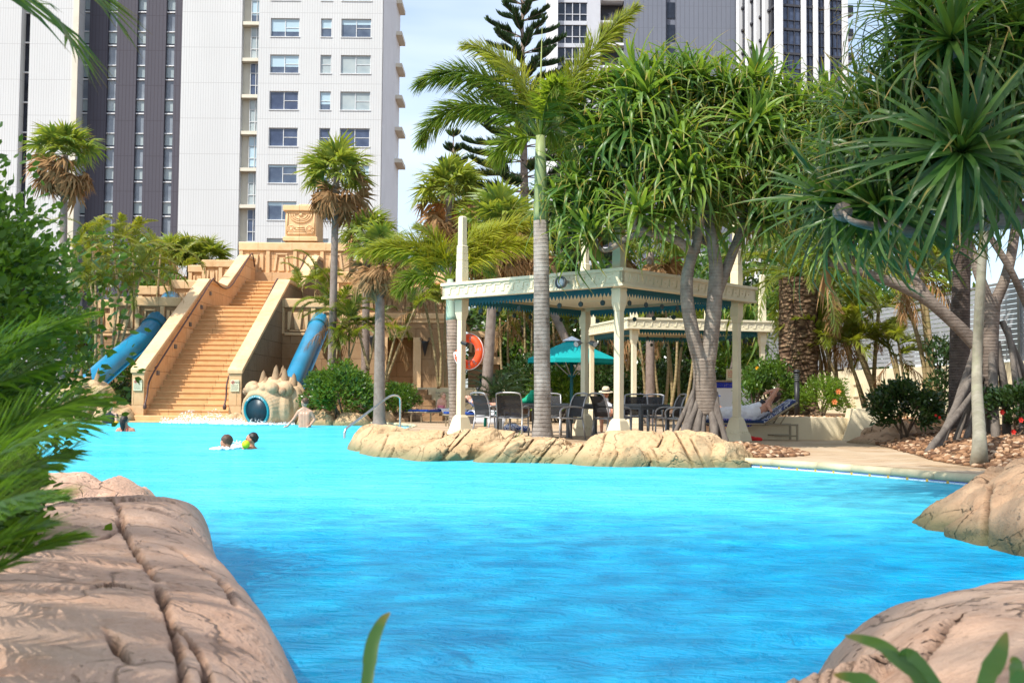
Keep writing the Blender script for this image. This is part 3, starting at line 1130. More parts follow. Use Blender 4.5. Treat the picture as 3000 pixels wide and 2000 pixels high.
# big foreground rock on the left of the pool
lr = [(-0.16, 1.2), (-0.28, 2.0), (-0.38, 2.6), (-0.60, 3.3), (-0.90, 4.1), (-1.24, 5.0), (-1.60, 6.15), (-1.72, 6.5), (-2.05, 6.6), (-2.35, 6.0), (-2.3, 5.0), (-2.1, 4.0), (-1.95, 3.0), (-1.85, 2.0), (-1.7, 1.0), (-1.0, 0.7)]
zt_ = .40
ck = [pxline(zt_, (310, 1500), (345, 1545), (362, 1600), (392, 1652), (430, 1700), (458, 1765), (485, 1830), (512, 1890), (530, 1960), (548, 2060)),
      pxline(zt_, (498, 1858), (560, 1880), (600, 1925), (632, 2030)),
      pxline(zt_, (235, 1640), (300, 1625), (350, 1600), (362, 1560)),
      pxline(zt_, (325, 1535), (400, 1500), (480, 1478), (560, 1470)),
      pxline(zt_, (140, 1810), (230, 1795), (330, 1775), (455, 1785)),
      pxline(zt_, (315, 1900), (345, 1940), (380, 1970)),
      pxline(zt_, (400, 1625), (500, 1628), (560, 1650), (650, 1700), (690, 1770))]
rock('boulder', 'huge pinkish brown foreground boulder with long dark cracks beside the leafy shrub', lr, lambda x, y: 0.385 + 0.014 * y + 0.05 * min(1, max(0, (-x - .28 * y) / .5)), M_['rock_pink'], 2, 0.06, 'boulders edging the near pool', 560, 110, -0.2, 5.2, 0, 1.6, 14, (.88, .99), ck, .013, .035)
rock('boulder', 'pink boulder with a rounded top just behind the huge foreground boulder', [(-3.7, 7.4), (-2.85, 7.2), (-2.55, 7.9), (-2.75, 8.9), (-3.4, 9.3), (-4.2, 8.6)], 0.36, M_['rock_pink'], 5, 0.08, 'boulders edging the near pool', 140, 40)
rock('boulder', 'small reddish boulder wedged between two pink boulders at the water', [(-2.7, 7.0), (-2.2, 6.9), (-2.0, 7.3), (-2.3, 7.9), (-2.7, 7.9)], 0.24, M_['rock_pink'], 8, 0.06, 'boulders edging the near pool', 100, 30)
rock('boulder', 'pitted pink boulder in the corner under the strap leaves', [(0.5, 1.9), (0.60, 2.55), (0.76, 3.1), (1.0, 3.7), (1.6, 4.15), (2.4, 4.2), (3.0, 3.3), (2.8, 1.6), (1.4, 0.9), (0.6, 1.2)],
     lambda x, y: 0.50 + 0.03 * math.sin(x * 3), M_['rock_pit'], 3, 0.06, 'boulders edging the near pool', 420, 100, -0.2, 3.4, 0, 1, 16, (.9, .99), [pxline(.5, (2480, 1905), (2620, 1830), (2720, 1760), (2800, 1720))], .02, .03)
rock('boulder', 'low pale boulder at the bottom edge below the pitted boulder', [(0.36, 1.5), (0.44, 2.2), (0.60, 2.75), (0.92, 2.85), (1.15, 2.4), (1.0, 1.5), (0.7, 1.2)], 0.50, M_['rock_pit'], 9, 0.04, 'boulders edging the near pool', 160, 50, -0.2, 3.2)
rock('boulder', 'tall creased brown boulder standing in the water below the path', [(3.10, 7.6), (3.08, 8.4), (3.3, 9.2), (3.9, 9.6), (4.8, 9.5), (5.2, 8.4), (4.9, 7.0), (3.9, 6.5), (3.25, 6.75)],
     lambda x, y: 0.50 + 0.06 * (x > 3.6) - 0.02 * (x - 3), M_['rock_brown'], 4, 0.14, 'boulders edging the near pool', 300, 90, -0.2, 3.6, 0.02, 1.5, 40, (.7, .95),
     [pxline(.4, (2735, 1480), (2790, 1490), (2830, 1520)), pxline(.3, (2900, 1440), (2860, 1500), (2840, 1560), (2850, 1620))], .02, .05)
rock('boulder', 'rounded brown boulder leaning on the tall creased boulder', [(4.0, 6.7), (4.7, 6.5), (5.6, 7.2), (5.5, 8.4), (4.6, 8.6), (4.0, 7.8)], 0.54, M_['rock_brown'], 6, 0.10, 'boulders edging the near pool', 150, 50)
rock('boulder', 'flat brown boulder between the path edge and the creased boulder', [(4.25, 9.4), (5.0, 9.3), (6.6, 9.6), (6.7, 11.0), (5.4, 11.4), (4.6, 10.6)], 0.30, M_['rock_brown'], 7, 0.09, 'boulders edging the near pool', 140, 40)

# rock ledge in front of the gazebo
GR = 'rock ledge between the gazebo and the pool'
led = [
    ('rounded tan rock at the pool end of the ledge, nearest the handrail', -2.22, 20.3, .60, 1.45, .2, .44, .2),
    ('cracked tan rock below the left gazebo column', -1.68, 18.8, .82, 1.1, .35, .34, .5),
    ('tilted slab of tan rock in front of the left gazebo column', -.80, 17.85, .85, .95, .3, .40, .9),
    ('blocky tan rock with diagonal cracks below the tall ringed palm', .22, 17.3, .78, .8, 0, .33, .8),
    ('low tan rock in front of the palm pebbles', 1.0, 16.95, .55, .65, .1, .24, .6),
    ('large humped tan rock below the front gazebo column', 1.72, 16.8, .80, .95, -.1, .46, .5),
    ('deeply cracked tan rock below the screw pine prop roots', 2.62, 16.62, .78, .9, -.1, .43, -.5),
    ('squared end rock of the ledge beside the tiled pool edge', 3.12, 16.35, .40, .6, -.3, .30, -.2),
]
LC = [pxline(.22, (1215, 1330), (1262, 1308), (1300, 1290), (1338, 1279)), pxline(.2, (1258, 1315), (1256, 1290), (1262, 1275)), pxline(.15, (1398, 1352), (1412, 1330), (1440, 1303)), pxline(.2, (1440, 1303), (1475, 1315), (1492, 1318)), pxline(.15, (1452, 1352), (1490, 1320)),
      pxline(.15, (1520, 1354), (1545, 1330), (1572, 1308)), pxline(.15, (1485, 1330), (1515, 1352)), pxline(.15, (1642, 1358), (1655, 1330), (1672, 1312)), pxline(.15, (1718, 1364), (1722, 1330), (1700, 1318)), pxline(.2, (1722, 1330), (1770, 1322), (1830, 1360)),
      pxline(.25, (1890, 1285), (1898, 1300), (1880, 1320), (1925, 1340), (1915, 1364)), pxline(.2, (1955, 1300), (1950, 1325), (1920, 1345)), pxline(.2, (2000, 1290), (2040, 1320), (2075, 1352)), pxline(.2, (2080, 1325), (2115, 1355)), pxline(.2, (1093, 1325), (1094, 1295)), pxline(.2, (1135, 1330), (1128, 1300)), pxline(.2, (1065, 1300), (1055, 1318))]
for i, (lb, x, y, a, b, r, z, sh) in enumerate(led):
    rock('ledge_rock', lb, rpoly(x - sh * z * .5, y, a * 1.06, b, r, 8, i + 3, .12), z * 1.05, M_['rock_tan'], i + 11, 0.12, GR, 240, 64, -0.15, 6.5, 0, 2.4, 26, (.72, .95), LC, .017, .06, sh)
for lb, x, y, a, b, z, s in [
        ('peaked tan rock behind the pool end of the ledge', -2.35, 21.7, .55, .8, .40, 31),
        ('reddish split rock left of the gazebo column foot', -1.55, 21.2, .6, .5, .34, 32),
        ('small tan rock between the split rock and the ledge', -1.8, 20.0, .45, .5, .26, 33)]:
    rock('ledge_rock', lb, rpoly(x, y, a, b, .2, 8, s, .15), z, M_['rock_tan'], s, 0.10, GR, 120, 36, -0.1, 3.6, 0, 1.8, 26, (.66, .94))

GF = 'boulders on the far shore'
for lb, px, Y, a, b, z, s in [
        ('pale boulder at the left foot of the stairs behind the swimmer in black', 345, 39.6, .75, .8, .65, 41),
        ('small pale boulder left of the stair plinth', 388, 40.0, .4, .6, .5, 42),
        ('cream boulder wedged between the stairs and the serpent mouth', 700, 38.8, .42, .5, .38, 43),
        ('wide cream boulder beside the serpent head, behind the bather', 935, 37.6, .8, .7, .52, 44),
        ('long low tan boulder behind the handrail', 1030, 37.4, .75, .6, .42, 45),
        ('tan boulder leaning on the grey boulder by the far shrubs', 1122, 38.2, .42, .5, .55, 46),
        ('grey rounded boulder next to the blue lounger', 1170, 38.6, .42, .5, .5, 47),
        ('dark brown boulder under the round shrub', 1200, 39.6, .45, .5, .75, 48)]:
    p = P(px, 1200, Y)
    rock('shore_boulder', lb, rpoly(p.x, Y, a, b, .1, 8, s, .15), z, M_['rock_tan'] if s != 47 and s != 48 else M_['rock_brown'], s, 0.10, GF, 80, 26, -0.1, 3.0)
for lb, x, y, a, b, z, s in [
        ('flat brown rock slab at the garden edge beside the cream pillar', 7.35, 22.3, .55, .8, .34, 51),
        ('rounded brown rock behind the slab, below the dark shrub', 7.9, 23.4, .6, .5, .58, 52)]:
    rock('garden_rock', lb, rpoly(x, y, a, b, .1, 8, s, .15), z, M_['rock_brown'], s, 0.08, 'rocks edging the garden mound', 80, 26, 0.0, 3.0)
# ------------------------------------------------------------------ white apartment tower (Y = 93)
YT = 93.0


def X_(px, Y, py=400):
    return P(px, py, Y).x


def Z_(py, Y, px=900):
    return P(px, py, Y).z


tw = thing('apartment_tower', 'tall white ribbed apartment tower with a dark brown striped wing behind the temple', 'building', (X_(700, YT), YT, 0))
ZT = 46.0
xs = [X_(p, YT) for p in (752, 787, 872, 935, 967, 995, 1083, 1117)]
F0 = Z_(54, YT, 850)      # a window head
FH = F0 - Z_(160.5, YT, 850)   # storey height
WH = F0 - Z_(108, YT, 850)
heads = [F0 + FH * 2, F0 + FH] + [F0 - FH * k for k in range(0, 9)]
b = MB()
for i in range(0, 7, 2):
    b.bb((xs[i], YT, 0), (xs[i + 1], YT + .35, ZT))
for i in (1, 3, 5):
    zz = sorted(heads)
    lo = 0
    for h in zz:
        b.bb((xs[i] + .002, YT + .003, lo), (xs[i + 1] - .002, YT + .33, h - WH))
        lo = h
    b.bb((xs[i] + .002, YT + .003, lo), (xs[i + 1] - .002, YT + .33, ZT))
obj('wall', b, M_['clad_white'], tw)
b = MB()
b.bb((xs[0] + .05, YT + .36, 0), (xs[-1] - .4, YT + 14.0, ZT - .3))
obj('core', b, M_['render_cream'], tw)
b = MB().bb((xs[-1] - .38, YT + .02, 0), (xs[-1], YT + 14.2, ZT - .1))
obj('side_wall', b, M_['render_white'], tw)
b = MB().bb((X_(527, YT), YT - .05, 0), (X_(703, YT), YT + 6, ZT))
obj('wall', b, M_['clad_white'], tw)


def wframe(x0, x1, h, split, twin):
    """window frame with sash bars; twin: two lights side by side, the right one split"""
    f = MB()
    t = .05
    y0, y1 = .12, .2
    f.bb((x0, y0, 0), (x1, y1, t)); f.bb((x0, y0, h - t), (x1, y1, h))
    f.bb((x0, y0 + .001, t), (x0 + t, y1 - .001, h - t)); f.bb((x1 - t, y0 + .001, t), (x1, y1 - .001, h - t))
    if twin:
        xm = (x0 + x1) / 2
        f.bb((xm - t * .6, y0 - .01, t), (xm + t * .6, y1 - .002, h - t))
        f.bb((xm + t * .6, y0 + .002, h * .5 - t * .5), (x1 - t, y1 - .003, h * .5 + t * .5))
    else:
        f.bb((x0 + t, y0 + .002, h * .5 - t * .5), (x1 - t, y1 - .003, h * .5 + t * .5))
    f.bb((x0 - .06, -.05, -.07), (x1 + .06, .11, 0))
    return f


protos = {}
rw = random.Random(3)
for i, twin in ((1, True), (3, False), (5, True)):
    x0, x1 = xs[i] + .01, xs[i + 1] - .01
    fm = wframe(x0, x1, WH - .02, True, twin).mesh('window', M_['winframe'])
    pms = []
    for gm in ('glass_blind', 'glass_blue', 'glass_pale'):
        pb = MB()
        if twin:
            xm = (x0 + x1) / 2
            pb.bb((x0 + .04, .16, .04), (xm, .175, WH - .06)); pb.bb((xm + .001, .158, .04), (x1 - .04, .176, WH - .06))
        else:
            pb.bb((x0 + .04, .16, .04), (x1 - .04, .175, WH - .06))
        pms.append(pb.mesh('pane', M_[gm]))
    for h in heads[1:]:
        z = h - WH + .01
        if z < 3:
            continue
        o = link('window', fm, tw)
        o.matrix_parent_inverse = Matrix.Translation(-Vector(tw.location))
        o.location = (0, YT, z)
        c = rw.choices((0, 1, 2), (6, 2, 3))[0] if i != 5 else rw.choices((0, 1, 2), (2, 2, 5))[0]
        q = link('pane', pms[c], o, False)
# recessed balcony strip
xa, xb = X_(714, YT), X_(752, YT)
b = MB().bb((xa - .35, YT + .7, 0), (xb + .2, YT + .9, ZT - .5))
obj('recess_wall', b, M_['render_cream'], tw)
for k in range(-1, 9):
    z = Z_(63 - 0, YT, 730) - FH * k
    b = MB().bb((xa - .34, YT + .02, z - .28), (xb - .01, YT + .69, z))
    obj('floor_slab', b, M_['render_cream'], tw)
    if z - FH < 2:
        continue
    f = MB()
    x0, x1 = X_(725, YT), X_(751, YT)
    zb, zt = z - FH + .05, z - .32
    for xx in (x0, lerp(x0, x1, .62), x1 - .05):
        f.bb((xx, YT + .5, zb), (xx + .05, YT + .56, zt))
    for zz in (zb, lerp(zb, zt, .3), lerp(zb, zt, .68), zt - .05):
        f.bb((x0 + .05, YT + .502, zz), (x1 - .05, YT + .558, zz + .05))
    w_ = obj('window', f, M_['winframe'], tw)
    obj('pane', MB().bb((x0 + .03, YT + .57, zb), (x1 - .03, YT + .59, zt)), M_[('glass_pale', 'glass_blue', 'glass_pale', 'glass_blind')[k % 4]], w_)
# dark striped wing
YD = YT + 1.0
b = MB()
st = [(230, 254), (308, 335), (394, 420), (479, 505)]
edges = [222] + [e for s_ in st for e in s_] + [527]
for i in range(0, len(edges), 2):
    b.bb((X_(edges[i], YD), YD, 0), (X_(edges[i + 1], YD), YD + .5, ZT - .6))
obj('brown_cladding', b, M_['clad_brown'], tw)
FD = (P(350, 31, YD).z - P(350, 130, YD).z)
zd0 = P(350, 31, YD).z
obj('wing_core', MB().bb((X_(200, YD), YD + .52, 0), (X_(540, YD), YD + 10, ZT - .8)), M_['render_grey'], tw)
for x0p, x1p in st:
    x0, x1 = X_(x0p, YD), X_(x1p, YD)
    for k in range(-1, 8):
        zt = zd0 - FD * k
        f = MB()
        f.bb((x0 + .003, YD + .2, zt - .10), (x1 - .003, YD + .34, zt))
        f.bb((x0 + .003, YD + .21, zt - FD * .60 - .04), (x1 - .003, YD + .33, zt - FD * .60 + .04))
        w_ = obj('window', f, M_['render_white'], tw)
        obj('pane', MB().bb((x0 + .003, YD + .36, zt - FD * .60 + .05), (x1 - .003, YD + .40, zt - .11)), M_['glass_grey'], w_)
        obj('pane', MB().bb((x0 + .003, YD + .36, zt - FD + .18), (x1 - .003, YD + .40, zt - FD * .60 - .05)), M_['glass_pale'], w_)
        obj('lower_pane', MB().bb((x0 + .003, YD + .36, zt - FD), (x1 - .003, YD + .40, zt - FD + .175)), M_['glass_dark'], w_)
# far left white panels with a dark slit
obj('wall', MB().bb((X_(88, YT), YT - .6, 0), (X_(222, YT), YT + 6, ZT)), M_['clad_white'], tw)
obj('pilaster', MB().bb((X_(206, YT - .7), YT - .75, 0), (X_(222, YT - .7), YT - .61, ZT)), M_['render_cream'], tw)
obj('wall', MB().bb((X_(-260, YT), YT - .6, 0), (X_(62, YT), YT + 6, ZT)), M_['clad_white'], tw)
for k in range(-1, 8):
    zt = P(75, 122, YT).z - FH * .82 * k
    f = MB().bb((X_(62, YT) + .005, YT + .1, zt - .1), (X_(88, YT) - .005, YT + .3, zt))
    w_ = obj('window', f, M_['render_white'], tw)
    obj('pane', MB().bb((X_(62, YT) + .005, YT + .3, zt - FH * .82), (X_(88, YT) - .005, YT + .34, zt - .1)), M_['glass_dark'], w_)
obj('slit_back', MB().bb((X_(55, YT), YT + .5, 0), (X_(95, YT), YT + 5, ZT - .2)), M_['render_grey'], tw)
# balconies at the far right corner
for k in range(0, 6):
    z = P(1170, 8 + 92 * k, 105).z
    x0, x1 = xs[-1] + .002, P(1179, 8 + 92 * k, 104).x
    bc = obj('balcony', MB().bb((x0, 103.6, z - .55), (x1, 107.0, z - .2)), M_['render_cream'], tw)
    r_ = MB()
    for q in range(8):
        r_.bb((x1 - .9 - .02, 103.75 + q * .42, z - .2), (x1 - .9 + .02, 103.79 + q * .42, z + .75))
    r_.bb((x1 - .93, 103.7, z + .75), (x1 - .87, 106.9, z + .81))
    obj('railing', r_, M_['winframe'], bc)

# ------------------------------------------------------------------ grey ribbed tower (Y = 150)
YG = 150.0
tg = thing('apartment_tower', 'tall grey ribbed tower with a dark column of balconies behind the pine', 'building', (X_(1880, YG), YG, 0))
obj('ribbed_wall', MB().bb((X_(1827, YG), YG, 0), (X_(1950, YG), YG + 18, 75)), M_['clad_grey'], tg)
obj('ribbed_wall', MB().bb((X_(1982, YG), YG, 0), (X_(2160, YG), YG + 18, 75)), M_['clad_grey'], tg)
obj('slot_wall', MB().bb((X_(1950, YG) + .005, YG + .6, 0), (X_(1982, YG) - .005, YG + 17, 74)), M_['clad_grey'], tg)
FG = P(1850, 129, YG).z - P(1850, 195, YG).z
for k in range(-2, 9):
    z = P(1965, 4, YG).z - FG * k
    obj('slot_window', MB().bb((X_(1956, YG), YG + .5, z - 2.2), (X_(1978, YG), YG + .58, z)), M_['glass_dark'], tg)
obj('pilaster', MB().bb((X_(1720, YG), YG - .3, 0), (X_(1757, YG), YG + 12, 75)), M_['render_grey'], tg)
obj('pilaster', MB().bb((X_(1605, YG), YG - .3, 0), (X_(1632, YG), YG + 12, 75)), M_['render_white'], tg)
obj('back_wall', MB().bb((X_(1632, YG) + .01, YG + 2.2, 0), (X_(1827, YG) - .01, YG + 12, 74)), M_['winframe_dk'], tg)
for k in range(-2, 16):
    z = P(1790, 129, YG).z - FG * (k - 1)
    if z < 2:
        continue
    sl_ = obj('balcony', MB().bb((X_(1757, YG) + .01, YG + .05, z - .16), (X_(1827, YG) - .01, YG + 2.1, z + .16)), M_['render_white'], tg)
    ac = MB()
    x0, x1 = X_(1757, YG) + .4, X_(1827, YG) - .4
    for q in range(3):
        xx = lerp(x0, x1, (q + .5) / 3)
        ac.bb((xx - .42, YG + .9, z + .17), (xx + .42, YG + 1.4, z + 1.0 + .5 * (q % 2)))
    obj('air_conditioner', ac, M_['winframe_dk'], sl_)
    xw0, xw1 = X_(1632, YG) + .02, X_(1720, YG) - .02
    f = MB()
    f.bb((xw0, YG + .5, z - .35), (xw1, YG + .9, z + .2))
    for q in range(5):
        xx = lerp(xw0, xw1, q / 4)
        f.bb((xx - .06, YG + .6, z + .2), (xx + .06, YG + .75, z + FG - .35))
    f.bb((xw0, YG + .61, z + 1.1), (xw1, YG + .74, z + 1.2))
    w_ = obj('window', f, M_['render_grey'], tg)
    obj('pane', MB().bb((xw0, YG + .77, z + .2), (xw1, YG + .82, z + FG - .35)), M_['glass_dark'], w_)

# ------------------------------------------------------------------ tower with white fins (rotated 12 degrees)
tr_ = thing('apartment_tower', 'blue glass tower with tall white fins behind the screw pines', 'building', (P(2274, 100, 138).x, 138, 0), R(12.3))


def L(name, mb, mat, par=None):
    return obj(name, mb, mat, par or tr_, False, False)


WU, WV, HT = 9.4, 14.3, 75
L('core', MB().bb((.25, .25, 0), (WU - .25, WV, HT - 1)), M_['winframe_dk'])
for u0, u1 in ((-.15, .75), (3.35, 3.9), (5.0, 5.5), (6.55, 7.1), (8.95, 9.6)):
    L('fin', MB().bb((u0, -.35, 0), (u1, .2, HT)), M_['render_white'])
for v0 in (2.6, 5.1, 7.8, 10.6, 13.2):
    L('fin', MB().bb((-.35, v0, 0), (.2, v0 + .75, HT)), M_['render_white'])
FR = 3.05
z0 = P(2300, 80, 138).z
spans = [(.76, 3.34), (3.91, 4.99), (5.51, 6.54), (7.11, 8.94)]
for k in range(-2, 10):
    z = z0 - FR * k
    for a, c in spans:
        f = MB()
        f.bb((a, -.02, z - .28), (c, .22, z))
        nb = 3 if c - a > 1.5 else 2
        for q in range(nb + 1):
            xx = lerp(a + .03, c - .03, q / nb)
            f.bb((xx - .03, .03, z), (xx + .03, .2, z + FR - .28))
        f.bb((a, .031, z + 1.0), (c, .199, z + 1.06))
        w_ = L('window', f, M_['winframe_dk'])
        L('pane', MB().bb((a, .21, z), (c, .24, z + FR - .28)), M_['glass_blue'], w_)
    for a, c in ((.3, 2.6), (3.36, 5.1), (5.86, 7.8), (8.56, 10.6), (11.36, 13.2)):
        f = MB().bb((-.02, a, z - .28), (.22, c, z))
        f.bb((.03, (a + c) / 2 - .04, z), (.2, (a + c) / 2 + .04, z + FR - .28))
        w_ = L('window', f, M_['winframe_dk'])
        L('pane', MB().bb((.21, a, z), (.24, c, z + FR - .28)), M_['glass_dark'], w_)
    bc = L('balcony', MB().bb((WU + .1, .6, z - .5), (WU + 1.5, 4.5, z - .2)), M_['render_grey'])
    r_ = MB().bb((WU + 1.42, .6, z - .2), (WU + 1.48, 4.5, z + .8)).bb((WU + .2, .6, z - .2), (WU + 1.4, .66, z + .8))
    L('railing', r_, M_['glass_dark'], bc)

# low white building glimpsed behind the gardens
lw = thing('white_house', 'low white building glimpsed between the palms behind the lifebuoy', 'building', (P(1470, 1000, 70).x, 70, 0))
x0, x1 = P(1405, 1000, 70).x, P(1600, 1000, 70).x
obj('wall', MB().bb((x0, 70, 0), (x1, 78, 5.2)), M_['render_white'], lw)
obj('roof_slab', MB().bb((x0 - .4, 69.4, 5.2), (x1 + .4, 78.4, 5.6)), M_['render_grey'], lw)
for q in range(3):
    xx = lerp(x0, x1, (q + .3) / 3)
    w_ = obj('window', MB().bb((xx - .1, 69.9, 1.9), (xx + 1.1, 69.99, 3.4)), M_['winframe'], lw)
    obj('pane', MB().bb((xx, 69.86, 2.0), (xx + 1.0, 69.895, 3.3)), M_['glass_blue'], w_)
# ------------------------------------------------------------------ staircase
XL0, XL1, XR0, XR1 = -13.27, -12.85, -9.88, -9.45
st = thing('stone_staircase', 'broad orange sandstone staircase climbing from the pool between two parapets', 'staircase', (-11.4, 39.4, 0))
plinth = MB()
plinth.prism([(-13.85, 38.95), (-9.65, 38.95), (-9.65, 39.9), (-13.85, 39.9)], -.2, .05)
plinth.prism([(-13.35, 39.2), (-9.75, 39.2), (-9.75, 40.2), (-13.35, 40.2)], -.1, .24)
obj('plinth', plinth, M_['sand_step'], st, bevel=.03)


def flight(y0, z0, y1, z1, n):
    b = MB()
    prof = []
    for i in range(n):
        ya, yb = lerp(y0, y1, i / n), lerp(y0, y1, (i + 1) / n)
        z = lerp(z0, z1, (i + 1) / n)
        # nosing stands slightly proud of the riser
        prof += [(ya, z - .05), (ya - .035, z - .05), (ya - .035, z), (yb, z)]
    poly = [(XL1 + .001, y, z) for y, z in [(y0, z0 - .3)] + prof + [(y1, z0 - .3)]]
    b.extrude(poly, (XR0 - XL1 - .002, 0, 0))
    return b


obj('lower_flight', flight(39.75, .24, 47.6, 4.70, 21), M_['sand_step'], st)
obj('landing', MB().bb((XL1 + .001, 47.6, 4.3), (XR0 - .001, 50.6, 4.70)), M_['sand_step'], st)
obj('upper_flight', flight(50.6, 4.70, 54.4, 6.45, 8), M_['sand_step'], st)
top_line = [(39.4, 1.70), (47.5, 5.72), (48.6, 5.72), (50.4, 5.72), (54.5, 7.62), (56, 7.62)]


def parapet(x0, x1, line):
    poly = [(x0, 39.4, -.2)] + [(x0, y, z) for y, z in line] + [(x0, 56, -.2)]
    b = MB().extrude(poly, (x1 - x0, 0, 0))
    return b


def coping(x0, x1, line):
    b = MB()
    lo = [(x0, y - .05 * (i == 0), z + .004) for i, (y, z) in enumerate(line)]
    hi = [(x0, y - .05 * (i == 0), z + .16) for i, (y, z) in enumerate(line)][::-1]
    b.extrude(lo + hi, (x1 - x0, 0, 0))
    return b


for x0, x1 in ((XL0, XL1), (XR0, XR1)):
    pr = obj('parapet', parapet(x0, x1, top_line), M_['sand'], st)
    if x0 == XR0:
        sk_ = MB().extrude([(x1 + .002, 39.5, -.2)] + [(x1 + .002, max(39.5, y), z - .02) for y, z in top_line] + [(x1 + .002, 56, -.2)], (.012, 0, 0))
        obj('shaded_weathered_side', sk_, M_['sand_dark'], pr)  # thin skin carrying the flank's wear and its shade as colour
    obj('coping', coping(x0 - .05, x1 + .05, top_line), M_['sand_plain'], pr, bevel=.03)


def rail(x, inner):
    pts = [(x + inner * .10, 39.25, .62), (x + inner * .10, 39.45, .95), (x + inner * .12, 39.75, 1.55)]
    for y, z in top_line[:2]:
        if y > 39.5:
            pts.append((x + inner * .12, y, z + .12))
    mid = [(x + inner * .12, lerp(39.75, 47.5, t), lerp(1.62, 5.78, t)) for t in (.25, .5, .75)]
    pts = pts[:3] + mid + [(x + inner * .12, 47.6, 5.85), (x + inner * .12, 48.1, 5.83), (x + inner * .12, 50.5, 5.80), (x + inner * .12, 54.3, 7.72), (x + inner * .12, 55.0, 7.75), (x + inner * .12, 55.3, 7.3)]
    b = MB().tube(catmull(pts, 5), .032, 8)
    for t in (.1, .35, .6, .85):
        y, z = lerp(39.75, 47.5, t), lerp(1.62, 5.78, t)
        b.tube([(x + inner * .12, y, z), (x, y, z - .12)], .018, 6)
    b.lathe((x + inner * .10, 39.25, .55), [(0, -.1), (.06, -.08), (.07, 0), (.04, .1), (0, .12)], 10)
    return b


obj('handrail', rail(XL1, 1), M_['rail_brown'], st, True)
obj('handrail', rail(XR0, -1), M_['rail_brown'], st, True)
for t in (.16, .42, .66, .86, 1.03):
    y = lerp(39.6, 47.5, t)
    z = lerp(.95, 5.0, t) + .15
    obj('step_light', MB().bb((XL1, y - .12, z - .08), (XL1 + .05, y + .12, z + .08)), M_['alu_dark'], st)


def text(name, body, size, mat, M, parent=None, align='CENTER', depth=.002):
    cu = bpy.data.curves.new(name, 'FONT')
    cu.body = body
    cu.size = size
    cu.align_x = align
    cu.align_y = 'CENTER'
    cu.extrude = depth
    o = bpy.data.objects.new(name, cu)
    COL.objects.link(o)
    dg = bpy.context.evaluated_depsgraph_get()
    me = bpy.data.meshes.new_from_object(o.evaluated_get(dg))
    bpy.data.objects.remove(o)
    me.transform(M)
    me.materials.clear()
    me.materials.append(mat)
    return link(name, me, parent, True)


FACE = Matrix(((1, 0, 0, 0), (0, 0, -1, 0), (0, 1, 0, 0), (0, 0, 0, 1)))  # text plane facing -Y


def ring(mb, c, r, w, n=20, th=.004):
    """flat ring facing -Y"""
    V = []
    for y in (0, -th):
        for rr in (r - w, r):
            for j in range(n):
                a = 2 * PI * j / n
                V.append((c[0] + rr * math.cos(a), c[1] + y, c[2] + rr * math.sin(a)))
    f = []
    for j in range(n):
        k = (j + 1) % n
        f += [(2 * n + j, 2 * n + k, 3 * n + k, 3 * n + j)[::-1], (j, k, n + k, n + j), (n + j, n + k, 3 * n + k, 3 * n + j), (j, 2 * n + j, 2 * n + k, k)]
    mb.add(V, f)


for lb, x in (('cream warning sign with a no entry pictogram on the left parapet end', (XL0 + XL1) / 2 + .0), ('cream warning sign with a no entry pictogram on the right parapet end', (XR0 + XR1) / 2)):
    z = 1.30
    s = thing('warning_sign', lb, 'sign', (x, 39.38, z), 0, 'warning signs on the stair parapets')
    obj('plate', MB().bb((x - .15, 39.36, z - .20), (x + .15, 39.395, z + .20)), M_['signplate'], s)
    rg = MB()
    ring(rg, (x - .07, 39.356, z + .11), .055, .014)
    rg.tube([(x - .11, 39.353, z + .07), (x - .03, 39.353, z + .15)], .006, 4)
    obj('prohibition_ring', rg, M_['ink_red'], s)
    obj('pictogram', MB().ball((x - .07, 39.357, z + .11), (.018, .002, .032), 10, 6), M_['ink'], s)
    text('lettering', 'NO', .10, M_['ink'], Matrix.Translation((x + .07, 39.356, z + .11)) @ FACE, s)
    tx = MB()
    rl = random.Random(int(x * 10))
    for q in range(5):
        # rows of small illegible print
        x_ = x - .12
        while x_ < x + .10:
            l_ = rl.uniform(.02, .05)
            tx.bb((x_, 39.356, z + .01 - q * .04), (x_ + l_, 39.358, z + .022 - q * .04))
            x_ += l_ + .012
    obj('small_print', tx, M_['ink'], s)

# ------------------------------------------------------------------ temple tiers
tp = thing('sandstone_temple', 'stepped sandstone temple with carved panels and a block on its summit, wrapped round the stairs', 'temple', (-9, 46, 0))


def motif(mb, x, y, z, w, h, d=.06, kind=0):
    """low relief carving facing -Y: stepped trapezoid strokes around x, z"""
    def quad(p):
        mb.extrude([(x + a * w, y, z + c * h) for a, c in p], (0, -d, 0))
    if kind == 0:
        quad([(-.46, .46), (-.46, -.42), (-.36, -.42), (-.27, .34), (-.27, .46)])
        quad([(.46, .46), (.27, .46), (.27, .34), (.36, -.42), (.46, -.42)])
        quad([(-.2, .42), (-.12, -.42), (.12, -.42), (.2, .42)])
        quad([(-.36, -.44), (-.36, -.5), (.36, -.5), (.36, -.44)])
    else:
        quad([(-.42, -.44), (-.30, .40), (-.2, .40), (-.3, -.44)])
        quad([(.42, -.44), (.30, -.44), (.2, .40), (.30, .40)])
        quad([(-.3, .42), (-.3, .5), (.3, .5), (.3, .42)])
        quad([(-.16, -.44), (-.1, .26), (.1, .26), (.16, -.44)])


